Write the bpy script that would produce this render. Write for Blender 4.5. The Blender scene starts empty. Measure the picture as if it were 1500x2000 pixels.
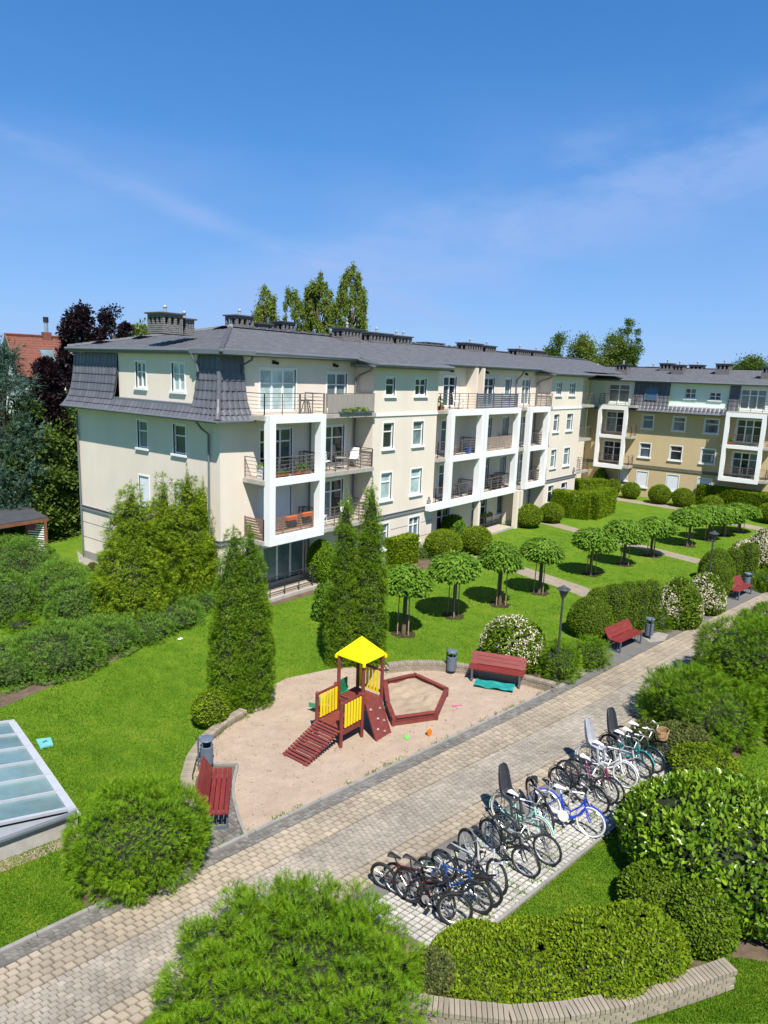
import bpy, math, random
import numpy as np
from mathutils import Vector, Matrix

S = bpy.context.scene
COL = S.collection
R = math.radians

# ------------------------------------------------------------------ camera
# world: X runs along the long cream facade, Y away from it towards the back, Z up, metres
V1 = np.array([-1048., 661.]) - [750., 1000.]
V2 = np.array([1849., 769.]) - [750., 1000.]
FOC = float(np.sqrt(-(V1 @ V2)))
d1 = np.array([*V1, FOC]); d1 /= np.linalg.norm(d1)
d2 = np.array([*V2, FOC]); d2 /= np.linalg.norm(d2)
d3 = np.cross(d2, d1); d3 = -d3 if d3[1] > 0 else d3
MAT = np.array([d2, d1, d3])
EYE = np.array([0., 0., 10.2])
cam = bpy.data.cameras.new('camera')
cam.sensor_fit = 'VERTICAL'; cam.sensor_height = 36.0
cam.lens = FOC * 36.0 / 2000.0
cam.clip_start = 0.1; cam.clip_end = 3000
camo = bpy.data.objects.new('camera', cam); COL.objects.link(camo)
mw = Matrix.Identity(4)
for i in range(3):
    mw[i][0] = MAT[i, 0]; mw[i][1] = -MAT[i, 1]; mw[i][2] = -MAT[i, 2]; mw[i][3] = EYE[i]
camo.matrix_world = mw
S.camera = camo

# ------------------------------------------------------------------ light
SUN_AZ, SUN_EL = 52.0, 56.0           # direction the shadows run, measured from +X, and the height of the sun
sun = bpy.data.lights.new('sun', 'SUN'); sun.energy = 4.6; sun.angle = R(0.53); sun.color = (1.0, 0.955, 0.87)
suno = bpy.data.objects.new('sun', sun); COL.objects.link(suno)
ld = Vector((math.cos(R(SUN_AZ)) * math.cos(R(SUN_EL)), math.sin(R(SUN_AZ)) * math.cos(R(SUN_EL)), -math.sin(R(SUN_EL))))
suno.rotation_euler = ld.to_track_quat('-Z', 'Y').to_euler()
suno.location = (0, 0, 60)

W = bpy.data.worlds.new('World'); S.world = W; W.use_nodes = True
nt = W.node_tree; nt.nodes.clear()
out = nt.nodes.new('ShaderNodeOutputWorld'); bg = nt.nodes.new('ShaderNodeBackground')
sky = nt.nodes.new('ShaderNodeTexSky'); sky.sky_type = 'NISHITA'; sky.sun_disc = False
sky.sun_elevation = R(SUN_EL); sky.sun_rotation = math.atan2(-ld.x, -ld.y)
sky.air_density = 1.0; sky.dust_density = 0.35; sky.ozone_density = 4.0; sky.altitude = 20
# the sky of the photograph is a deep even blue that pales only a little towards the horizon
tg = nt.nodes.new('ShaderNodeTexCoord'); sg_ = nt.nodes.new('ShaderNodeSeparateXYZ'); gr_ = nt.nodes.new('ShaderNodeValToRGB')
nt.links.new(tg.outputs['Generated'], sg_.inputs[0]); nt.links.new(sg_.outputs[2], gr_.inputs['Fac'])
SKYC = [(0.0, (1.50, 2.75, 4.9)), (0.10, (1.02, 2.28, 4.65)), (0.27, (0.38, 1.50, 3.85)), (0.44, (0.19, 1.05, 3.0)), (1.0, (0.12, 0.66, 2.1))]
e_ = gr_.color_ramp.elements; e_[0].color = (*[c / 5 for c in SKYC[0][1]], 1); e_[1].color = (*[c / 5 for c in SKYC[-1][1]], 1)
for p_, c_ in SKYC[1:-1]: x_ = e_.new(p_); x_.color = (*[c / 5 for c in c_], 1)
sc5 = nt.nodes.new('ShaderNodeVectorMath'); sc5.operation = 'SCALE'; sc5.inputs['Scale'].default_value = 5.0; nt.links.new(gr_.outputs['Color'], sc5.inputs[0])
hs = nt.nodes.new('ShaderNodeMix'); hs.data_type = 'RGBA'; hs.inputs[0].default_value = 0.88; nt.links.new(sc5.outputs[0], hs.inputs[7])
# thin cirrus: stretched noise on the direction, only above the horizon
tc = nt.nodes.new('ShaderNodeTexCoord')
mp = nt.nodes.new('ShaderNodeMapping'); mp.inputs['Rotation'].default_value = (0.2, 0.5, R(62)); mp.inputs['Scale'].default_value = (0.9, 1.6, 4.2)
mp.inputs['Location'].default_value = (1.9, 0.7, 0.4)
nz = nt.nodes.new('ShaderNodeTexNoise'); nz.inputs['Scale'].default_value = 1.5; nz.inputs['Detail'].default_value = 7; nz.inputs['Roughness'].default_value = 0.52; nz.inputs['Distortion'].default_value = 0.5
rp = nt.nodes.new('ShaderNodeValToRGB'); rp.color_ramp.elements[0].position = 0.42; rp.color_ramp.elements[1].position = 0.80
rp.color_ramp.elements[0].color = (0, 0, 0, 1); rp.color_ramp.elements[1].color = (0.45, 0.45, 0.45, 1)
mix = nt.nodes.new('ShaderNodeMix'); mix.data_type = 'RGBA'
mix.inputs[7].default_value = (1.9, 2.75, 4.7, 1)
L = nt.links.new
L(tc.outputs['Generated'], mp.inputs['Vector']); L(mp.outputs['Vector'], nz.inputs['Vector'])
el_ = nt.nodes.new('ShaderNodeMapRange'); el_.inputs[1].default_value = .36; el_.inputs[2].default_value = .16; L(sg_.outputs[2], el_.inputs[0])
ml_ = nt.nodes.new('ShaderNodeMath'); ml_.operation = 'MULTIPLY'; L(rp.outputs['Color'], ml_.inputs[0]); L(el_.outputs[0], ml_.inputs[1])
L(nz.outputs['Fac'], rp.inputs['Fac'])
# two long cirrus streaks that cross the sky as wide arcs, broken up by the same noise
def arc(a, b, w, gain):
    n = np.cross(MAT @ np.array([a[0] - 750., a[1] - 1000., FOC]), MAT @ np.array([b[0] - 750., b[1] - 1000., FOC])); n /= np.linalg.norm(n)
    d = nt.nodes.new('ShaderNodeVectorMath'); d.operation = 'DOT_PRODUCT'; d.inputs[1].default_value = n.tolist(); L(tg.outputs['Generated'], d.inputs[0])
    wv = nt.nodes.new('ShaderNodeMath'); wv.operation = 'MULTIPLY_ADD'; wv.inputs[1].default_value = w * 1.6; wv.inputs[2].default_value = -w * .8; L(nz.outputs['Fac'], wv.inputs[0])
    sm = nt.nodes.new('ShaderNodeMath'); sm.operation = 'ADD'; L(d.outputs['Value'], sm.inputs[0]); L(wv.outputs[0], sm.inputs[1])
    ab = nt.nodes.new('ShaderNodeMath'); ab.operation = 'ABSOLUTE'; L(sm.outputs[0], ab.inputs[0])
    m = nt.nodes.new('ShaderNodeMapRange'); m.interpolation_type = 'SMOOTHSTEP'; m.inputs[1].default_value = w; m.inputs[2].default_value = 0.0; m.inputs[4].default_value = gain; L(ab.outputs[0], m.inputs[0])
    k = nt.nodes.new('ShaderNodeMapRange'); k.inputs[1].default_value = .38; k.inputs[2].default_value = .62; L(nz2.outputs['Fac'], k.inputs[0])
    q = nt.nodes.new('ShaderNodeMath'); q.operation = 'MULTIPLY'; L(m.outputs[0], q.inputs[0]); L(k.outputs[0], q.inputs[1]); return q.outputs[0]
nz2 = nt.nodes.new('ShaderNodeTexNoise'); nz2.inputs['Scale'].default_value = 4.0; nz2.inputs['Detail'].default_value = 8; nz2.inputs['Roughness'].default_value = .6; L(mp.outputs['Vector'], nz2.inputs['Vector'])
tot = ml_.outputs[0]
for args in (((0, 265), (600, 505), .022, .45), ((700, 560), (1500, 300), .105, .50)):
    s_ = nt.nodes.new('ShaderNodeMath'); s_.operation = 'ADD'; L(tot, s_.inputs[0]); L(arc(*args), s_.inputs[1]); tot = s_.outputs[0]
cl_ = nt.nodes.new('ShaderNodeMath'); cl_.operation = 'MINIMUM'; cl_.inputs[1].default_value = .8; L(tot, cl_.inputs[0]); L(cl_.outputs[0], mix.inputs[0])
L(sky.outputs['Color'], hs.inputs[6]); L(hs.outputs[2], mix.inputs[6])
L(mix.outputs[2], bg.inputs['Color']); bg.inputs['Strength'].default_value = 0.115
L(bg.outputs['Background'], out.inputs['Surface'])
S.view_settings.view_transform = 'Standard'; S.view_settings.look = 'None'
S.view_settings.exposure = 0.75; S.view_settings.gamma = 1.0; S.view_settings.use_curve_mapping = False
S.cycles.max_bounces = 8; S.cycles.transparent_max_bounces = 8

# ------------------------------------------------------------------ helpers
def ray(x, y):
    return MAT @ np.array([x - 750., y - 1000., FOC])
def at(x, y, z=0.0):
    """the point of the horizontal plane at height z that lies behind a point of the photograph"""
    r = ray(x, y); t = (z - EYE[2]) / r[2]
    return Vector((EYE + t * r).tolist())
def scale_at(p):
    """photograph pixels per metre at a point"""
    return FOC / float(MAT[:, 2] @ (np.array(p[:3]) - EYE))
def height_for(p, ytop):
    lo, hi = 0.0, 40.0
    for _ in range(40):
        m = (lo + hi) / 2
        q = MAT.T @ (np.array([p[0], p[1], m]) - EYE)
        if 1000. + FOC * q[1] / q[2] > ytop: lo = m
        else: hi = m
    return lo

class G:
    """collects shapes and links them as one mesh object"""
    def __init__(s): s.v = []; s.f = []; s.n = 0
    def add(s, vs, fs):
        vs = [tuple(map(float, p)) for p in vs]
        b = s.n; s.v.extend(vs); s.n += len(vs)
        s.f.extend([tuple(int(i) + b for i in f) for f in fs]); return s
    def quad(s, *p): return s.add(p, [tuple(range(len(p)))])
    def box(s, x0, y0, z0, x1, y1, z1):
        v = [(x0,y0,z0),(x1,y0,z0),(x1,y1,z0),(x0,y1,z0),(x0,y0,z1),(x1,y0,z1),(x1,y1,z1),(x0,y1,z1)]
        return s.add(v, BOXF)
    def obox(s, c, ax, ay, az, sx, sy, sz):
        c = Vector(c); ax = Vector(ax) * sx / 2; ay = Vector(ay) * sy / 2; az = Vector(az) * sz / 2
        v = [c-ax-ay-az, c+ax-ay-az, c+ax+ay-az, c-ax+ay-az, c-ax-ay+az, c+ax-ay+az, c+ax+ay+az, c-ax+ay+az]
        return s.add(v, BOXF)
    def bar(s, p, q, w, h, up=(0, 0, 1)):
        p = Vector(p); q = Vector(q); a = q - p; l = a.length
        if l < 1e-6: return s
        a.normalize(); u = Vector(up)
        if abs(a.dot(u)) > 0.98: u = Vector((1, 0, 0)) if abs(a.x) < 0.9 else Vector((0, 1, 0))
        b = u.cross(a).normalized(); c = a.cross(b)
        return s.obox((p + q) / 2, a, b, c, l, w, h)
    def tube(s, pts, r, n=6, closed=False):
        pts = [Vector(p) for p in pts]; m = len(pts)
        rr = r if isinstance(r, (list, tuple)) else [r] * m
        vs = []; ref = Vector((0, 0, 1))
        for i in range(m):
            a = pts[(i + 1) % m] - pts[i - 1] if closed else pts[min(i + 1, m - 1)] - pts[max(i - 1, 0)]
            a.normalize()
            if abs(a.dot(ref)) > 0.95: ref = Vector((1, 0, 0)) if abs(a.x) < .9 else Vector((0, 1, 0))
            b = ref.cross(a).normalized(); c = a.cross(b); ref = c
            for k in range(n):
                t = 2 * math.pi * k / n
                vs.append(pts[i] + (b * math.cos(t) + c * math.sin(t)) * rr[i])
        fs = []
        for i in range(m if closed else m - 1):
            j = (i + 1) % m
            for k in range(n):
                k2 = (k + 1) % n
                fs.append((i*n+k, i*n+k2, j*n+k2, j*n+k))
        if not closed:
            fs.append(tuple(range(n - 1, -1, -1))); fs.append(tuple((m-1)*n + k for k in range(n)))
        return s.add(vs, fs)
    def cyl(s, p, q, r, r2=None, n=10): return s.tube([p, q], [r, r if r2 is None else r2], n)
    def lathe(s, prof, n=16, c=(0, 0, 0), sx=1, sy=1):
        vs = []; fs = []; m = len(prof)
        for (r, z) in prof:
            for k in range(n):
                t = 2 * math.pi * k / n
                vs.append((c[0] + r * sx * math.cos(t), c[1] + r * sy * math.sin(t), c[2] + z))
        for i in range(m - 1):
            for k in range(n):
                k2 = (k + 1) % n
                fs.append((i*n+k, i*n+k2, (i+1)*n+k2, (i+1)*n+k))
        fs.append(tuple(range(n - 1, -1, -1))); fs.append(tuple((m-1)*n + k for k in range(n)))
        return s.add(vs, fs)
    def prism(s, poly, z0, z1):
        n = len(poly)
        vs = [(p[0], p[1], z0) for p in poly] + [(p[0], p[1], z1) for p in poly]
        fs = [tuple(range(n - 1, -1, -1)), tuple(range(n, 2 * n))] + [(i, (i+1) % n, n + (i+1) % n, n + i) for i in range(n)]
        return s.add(vs, fs)
    def mesh(s, name, mat=None, smooth=False):
        me = bpy.data.meshes.new(name); me.from_pydata(s.v, [], s.f)
        if mat: me.materials.append(mat)
        if smooth: me.polygons.foreach_set('use_smooth', [True] * len(me.polygons))
        me.update(); return me
    def build(s, name, mat=None, parent=None, smooth=False, loc=(0, 0, 0)):
        return obj(name, s.mesh(name, mat, smooth), parent, loc)
BOXF = [(0,3,2,1),(4,5,6,7),(0,1,5,4),(1,2,6,5),(2,3,7,6),(3,0,4,7)]

def obj(name, me, parent=None, loc=(0, 0, 0), rot=None):
    o = bpy.data.objects.new(name, me); COL.objects.link(o); o.location = loc
    if rot: o.rotation_euler = rot
    if parent: o.parent = parent
    return o
def tag(o, label=None, cat=None, group=None, kind=None):
    if label: o['label'] = label
    if cat: o['category'] = cat
    if group: o['group'] = group
    if kind: o['kind'] = kind
    return o
def thing(name, label, cat, loc=(0, 0, 0), rz=0.0, group=None):
    o = bpy.data.objects.new(name, None); COL.objects.link(o); o.empty_display_size = 0.2
    o.location = loc; o.rotation_euler = (0, 0, rz)
    return tag(o, label, cat, group)
def kids(o): return [c for c in bpy.data.objects if c.parent == o]
def dup(root, loc, rz=0.0, label=None, scale=None):
    r = root.copy(); COL.objects.link(r); r.location = loc; r.rotation_euler = (0, 0, rz)
    if label: r['label'] = label
    if scale: r.scale = scale
    for ch in CH(root):
        c = ch.copy(); COL.objects.link(c); c.parent = r
        for g in CH(ch):
            d = g.copy(); COL.objects.link(d); d.parent = c
    return r
def CH(o): return list(o.children)

def bulk(name, V, F, mat, parent=None, loc=(0, 0, 0), smooth=False):
    """numpy vertices (N,3) and faces (M,k) of one size"""
    me = bpy.data.meshes.new(name)
    if not isinstance(F, list): F = [F]
    nv = len(V); me.vertices.add(nv); me.vertices.foreach_set('co', np.ascontiguousarray(V, dtype=np.float32).ravel())
    idx = np.concatenate([f.ravel() for f in F]).astype(np.int32)
    tot = np.concatenate([np.full(len(f), f.shape[1], np.int32) for f in F])
    st = np.concatenate([[0], np.cumsum(tot)[:-1]]).astype(np.int32)
    me.loops.add(len(idx)); me.loops.foreach_set('vertex_index', idx)
    me.polygons.add(len(tot)); me.polygons.foreach_set('loop_start', st)
    if smooth: me.polygons.foreach_set('use_smooth', np.ones(len(tot), dtype=bool))
    me.update(calc_edges=True)
    if mat: me.materials.append(mat)
    return obj(name, me, parent, loc)

# ------------------------------------------------------------------ materials
def newmat(name):
    m = bpy.data.materials.new(name); m.use_nodes = True
    n = m.node_tree; return m, n, n.nodes['Principled BSDF'], n.links.new
def M(name, col, rough=0.6, var=0.15, scale=4.0, bump=0.0, bscale=60.0, metal=0.0, spec=0.4, stretch=(1, 1, 1), island=0.0, coat=0.0, world=False):
    m, n, b, l = newmat(name)
    b.inputs['Roughness'].default_value = rough; b.inputs['Metallic'].default_value = metal
    b.inputs['Specular IOR Level'].default_value = spec; b.inputs['Coat Weight'].default_value = coat
    tc = n.nodes.new('ShaderNodeTexCoord'); mp = n.nodes.new('ShaderNodeMapping'); mp.inputs['Scale'].default_value = stretch
    wp = n.nodes.new('ShaderNodeNewGeometry') if world else None
    l(wp.outputs['Position'] if world else tc.outputs['Object'], mp.inputs['Vector'])
    nz = n.nodes.new('ShaderNodeTexNoise'); nz.inputs['Scale'].default_value = scale; nz.inputs['Detail'].default_value = 6; nz.inputs['Roughness'].default_value = 0.65
    l(mp.outputs['Vector'], nz.inputs['Vector'])
    mr = n.nodes.new('ShaderNodeMapRange'); mr.inputs[1].default_value = 0.3; mr.inputs[2].default_value = 0.7
    mr.inputs[3].default_value = 1 - var; mr.inputs[4].default_value = 1 + var
    l(nz.outputs['Fac'], mr.inputs[0])
    hv = n.nodes.new('ShaderNodeHueSaturation'); hv.inputs['Color'].default_value = (*col, 1)
    val = mr.outputs[0]
    if island:
        ge = n.nodes.new('ShaderNodeNewGeometry'); oi = n.nodes.new('ShaderNodeObjectInfo')
        ad = n.nodes.new('ShaderNodeMath'); ad.operation = 'ADD'; l(ge.outputs['Random Per Island'], ad.inputs[0]); l(oi.outputs['Random'], ad.inputs[1])
        fr = n.nodes.new('ShaderNodeMath'); fr.operation = 'FRACT'; l(ad.outputs[0], fr.inputs[0])
        m2 = n.nodes.new('ShaderNodeMapRange'); m2.inputs[3].default_value = 1 - island; m2.inputs[4].default_value = 1 + island
        l(fr.outputs[0], m2.inputs[0])
        mu = n.nodes.new('ShaderNodeMath'); mu.operation = 'MULTIPLY'; l(val, mu.inputs[0]); l(m2.outputs[0], mu.inputs[1]); val = mu.outputs[0]
    l(val, hv.inputs['Value']); l(hv.outputs['Color'], b.inputs['Base Color'])
    if bump:
        nb = n.nodes.new('ShaderNodeTexNoise'); nb.inputs['Scale'].default_value = bscale; nb.inputs['Detail'].default_value = 5
        l(mp.outputs['Vector'], nb.inputs['Vector'])
        bp = n.nodes.new('ShaderNodeBump'); bp.inputs['Strength'].default_value = bump; bp.inputs['Distance'].default_value = 0.02
        l(nb.outputs['Fac'], bp.inputs['Height']); l(bp.outputs['Normal'], b.inputs['Normal'])
    return m
def LEAF(name, dark, mid, light, rough=0.55, trans=0.2, spec=0.12, nscale=2.0, rw=.62, nw=.9, off=.26, stretch=(1, 1, 1)):
    """foliage: every leaf its own tint, drifting over the plant; thin leaves let light through"""
    m, n, b, l = newmat(name)
    ge = n.nodes.new('ShaderNodeNewGeometry'); tc = n.nodes.new('ShaderNodeTexCoord')
    nz = n.nodes.new('ShaderNodeTexNoise'); nz.inputs['Scale'].default_value = nscale; nz.inputs['Detail'].default_value = 3
    mp = n.nodes.new('ShaderNodeMapping'); mp.inputs['Scale'].default_value = stretch; l(tc.outputs['Object'], mp.inputs['Vector']); l(mp.outputs['Vector'], nz.inputs['Vector'])
    a = n.nodes.new('ShaderNodeMath'); a.operation = 'MULTIPLY'; a.inputs[1].default_value = rw; l(ge.outputs['Random Per Island'], a.inputs[0])
    c = n.nodes.new('ShaderNodeMath'); c.operation = 'MULTIPLY_ADD'; c.inputs[1].default_value = nw; l(nz.outputs['Fac'], c.inputs[0]); l(a.outputs[0], c.inputs[2])
    d = n.nodes.new('ShaderNodeMath'); d.operation = 'SUBTRACT'; d.inputs[1].default_value = off; l(c.outputs[0], d.inputs[0])
    r = n.nodes.new('ShaderNodeValToRGB'); e = r.color_ramp.elements
    e[0].color = (*dark, 1); e[1].color = (*light, 1); x = e.new(0.5); x.color = (*mid, 1)
    l(d.outputs[0], r.inputs['Fac']); l(r.outputs['Color'], b.inputs['Base Color'])
    b.inputs['Roughness'].default_value = rough; b.inputs['Specular IOR Level'].default_value = spec
    t = n.nodes.new('ShaderNodeBsdfTranslucent'); hs = n.nodes.new('ShaderNodeHueSaturation'); hs.inputs['Hue'].default_value = 0.49; hs.inputs['Value'].default_value = 1.25
    l(r.outputs['Color'], hs.inputs['Color']); l(hs.outputs['Color'], t.inputs['Color'])
    mx = n.nodes.new('ShaderNodeMixShader'); mx.inputs[0].default_value = trans
    l(b.outputs['BSDF'], mx.inputs[1]); l(t.outputs['BSDF'], mx.inputs[2])
    l(mx.outputs['Shader'], n.nodes['Material Output'].inputs['Surface'])
    return m
def WALL(name, col, dirt=0.16):
    """rendered wall: even paint, soft mottling and faint rain streaks"""
    m, n, b, l = newmat(name); b.inputs['Roughness'].default_value = 0.85; b.inputs['Specular IOR Level'].default_value = 0.2
    tc = n.nodes.new('ShaderNodeTexCoord')
    n1 = n.nodes.new('ShaderNodeTexNoise'); n1.inputs['Scale'].default_value = 0.45; n1.inputs['Detail'].default_value = 8; n1.inputs['Roughness'].default_value = 0.6
    l(tc.outputs['Object'], n1.inputs['Vector'])
    mp = n.nodes.new('ShaderNodeMapping'); mp.inputs['Scale'].default_value = (2.2, 2.2, 0.35); l(tc.outputs['Object'], mp.inputs['Vector'])
    n2 = n.nodes.new('ShaderNodeTexNoise'); n2.inputs['Scale'].default_value = 1.0; n2.inputs['Detail'].default_value = 5; l(mp.outputs['Vector'], n2.inputs['Vector'])
    m1 = n.nodes.new('ShaderNodeMapRange'); m1.inputs[1].default_value = .35; m1.inputs[2].default_value = .7; m1.inputs[3].default_value = 1 - dirt * .6; m1.inputs[4].default_value = 1.04; l(n1.outputs['Fac'], m1.inputs[0])
    m2 = n.nodes.new('ShaderNodeMapRange'); m2.inputs[1].default_value = .3; m2.inputs[2].default_value = .6; m2.inputs[3].default_value = 1 - dirt * .45; m2.inputs[4].default_value = 1.0; l(n2.outputs['Fac'], m2.inputs[0])
    mu = n.nodes.new('ShaderNodeMath'); mu.operation = 'MULTIPLY'; l(m1.outputs[0], mu.inputs[0]); l(m2.outputs[0], mu.inputs[1])
    hv = n.nodes.new('ShaderNodeHueSaturation'); hv.inputs['Color'].default_value = (*col, 1); l(mu.outputs[0], hv.inputs['Value']); l(hv.outputs['Color'], b.inputs['Base Color'])
    nb = n.nodes.new('ShaderNodeTexNoise'); nb.inputs['Scale'].default_value = 90; l(tc.outputs['Object'], nb.inputs['Vector'])
    bp = n.nodes.new('ShaderNodeBump'); bp.inputs['Strength'].default_value = 0.15; bp.inputs['Distance'].default_value = 0.01; l(nb.outputs['Fac'], bp.inputs['Height']); l(bp.outputs['Normal'], b.inputs['Normal'])
    return m
def BRICK(name, c1, c2, mortar, scale=1.0):
    m, n, b, l = newmat(name); b.inputs['Roughness'].default_value = 0.85
    tc = n.nodes.new('ShaderNodeTexCoord'); sx = n.nodes.new('ShaderNodeSeparateXYZ'); l(tc.outputs['Object'], sx.inputs[0])
    ad = n.nodes.new('ShaderNodeMath'); ad.operation = 'ADD'; l(sx.outputs[0], ad.inputs[0]); l(sx.outputs[1], ad.inputs[1])
    cb = n.nodes.new('ShaderNodeCombineXYZ'); l(ad.outputs[0], cb.inputs[0]); l(sx.outputs[2], cb.inputs[1])
    br = n.nodes.new('ShaderNodeTexBrick'); br.inputs['Scale'].default_value = scale
    br.inputs['Color1'].default_value = (*c1, 1); br.inputs['Color2'].default_value = (*c2, 1); br.inputs['Mortar'].default_value = (*mortar, 1)
    br.inputs['Brick Width'].default_value = 0.26; br.inputs['Row Height'].default_value = 0.085; br.inputs['Mortar Size'].default_value = 0.012
    l(cb.outputs[0], br.inputs['Vector']); l(br.outputs['Color'], b.inputs['Base Color'])
    bp = n.nodes.new('ShaderNodeBump'); bp.inputs['Strength'].default_value = 0.6; bp.inputs['Distance'].default_value = 0.01; bp.invert = True
    l(br.outputs['Fac'], bp.inputs['Height']); l(bp.outputs['Normal'], b.inputs['Normal'])
    return m

m_cream = WALL('cream_render', (0.735, 0.648, 0.552), 0.08)
m_tan = WALL('tan_render', (0.53, 0.42, 0.25), 0.08)
m_mint = WALL('pale_green_render', (0.66, 0.74, 0.66), 0.06)
m_trim = M('grey_trim', (0.20, 0.20, 0.21), 0.7, 0.1)
m_plinth = M('plinth_grey', (0.27, 0.255, 0.235), 0.9, 0.15, 2, 0.2)
m_white = WALL('white_render', (0.78, 0.78, 0.79), 0.06)
m_pvc = M('white_pvc', (0.78, 0.78, 0.78), 0.35, 0.03)
m_concrete = M('balcony_concrete', (0.36, 0.34, 0.31), 0.85, 0.18, 3, 0.2)
m_floor = M('balcony_tiles', (0.42, 0.36, 0.30), 0.7, 0.1)
m_rail = M('grey_brown_steel', (0.13, 0.115, 0.105), 0.5, 0.1, metal=0.0)
m_railblk = M('dark_steel', (0.035, 0.035, 0.04), 0.45, 0.1)
m_roof = M('anthracite_tiles', (0.105, 0.107, 0.120), 0.6, 0.25, 2.5, spec=0.35, island=0.0)
m_tile = M('glazed_anthracite_tile', (0.105, 0.106, 0.122), 0.42, 0.15, 6, spec=0.4, island=0.14)
m_gutter = M('zinc_grey', (0.125, 0.14, 0.16), 0.45, 0.1, 2, spec=0.5)
m_dkbrick = BRICK('dark_clinker', (0.12, 0.108, 0.108), (0.07, 0.065, 0.07), (0.24, 0.235, 0.23))
m_capm = M('dark_concrete_cap', (0.06, 0.06, 0.063), 0.8, 0.2)
m_black = M('opening_black', (0.012, 0.012, 0.013), 0.9, 0.1)  # for vent openings, their inner darkness put into the colour
m_pot = M('light_metal_pot', (0.42, 0.42, 0.43), 0.35, 0.1, metal=0.3)
m_screen = M('grey_willow_mat', (0.30, 0.27, 0.24), 0.9, 0.3, 1.0, 0.5, 30, stretch=(22, 22, 0.8))
m_woodslat = M('brown_slats', (0.20, 0.125, 0.09), 0.6, 0.25, 4)
m_darkslat = M('slate_slats', (0.085, 0.10, 0.125), 0.5, 0.1)
m_terra = M('terracotta', (0.50, 0.13, 0.05), 0.7, 0.1)
m_redbox = M('red_brown_plastic', (0.30, 0.07, 0.035), 0.5, 0.1)
def GLASS(name, col, rough=0.06):
    return M(name, col, rough, 0.5, 0.7, spec=0.55)
m_glass = GLASS('dark_glazing', (0.020, 0.026, 0.030))
m_glassb = GLASS('curtained_glazing', (0.14, 0.19, 0.20), 0.12)
m_glassw = GLASS('blind_glazing', (0.36, 0.46, 0.46), 0.15)
m_glassr = GLASS('sky_tinted_glazing', (0.06, 0.085, 0.11), 0.03)  # reflected sky put into the base colour as a bluish tint
m_shutter = M('white_shutter', (0.74, 0.76, 0.80), 0.5, 0.04)
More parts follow.
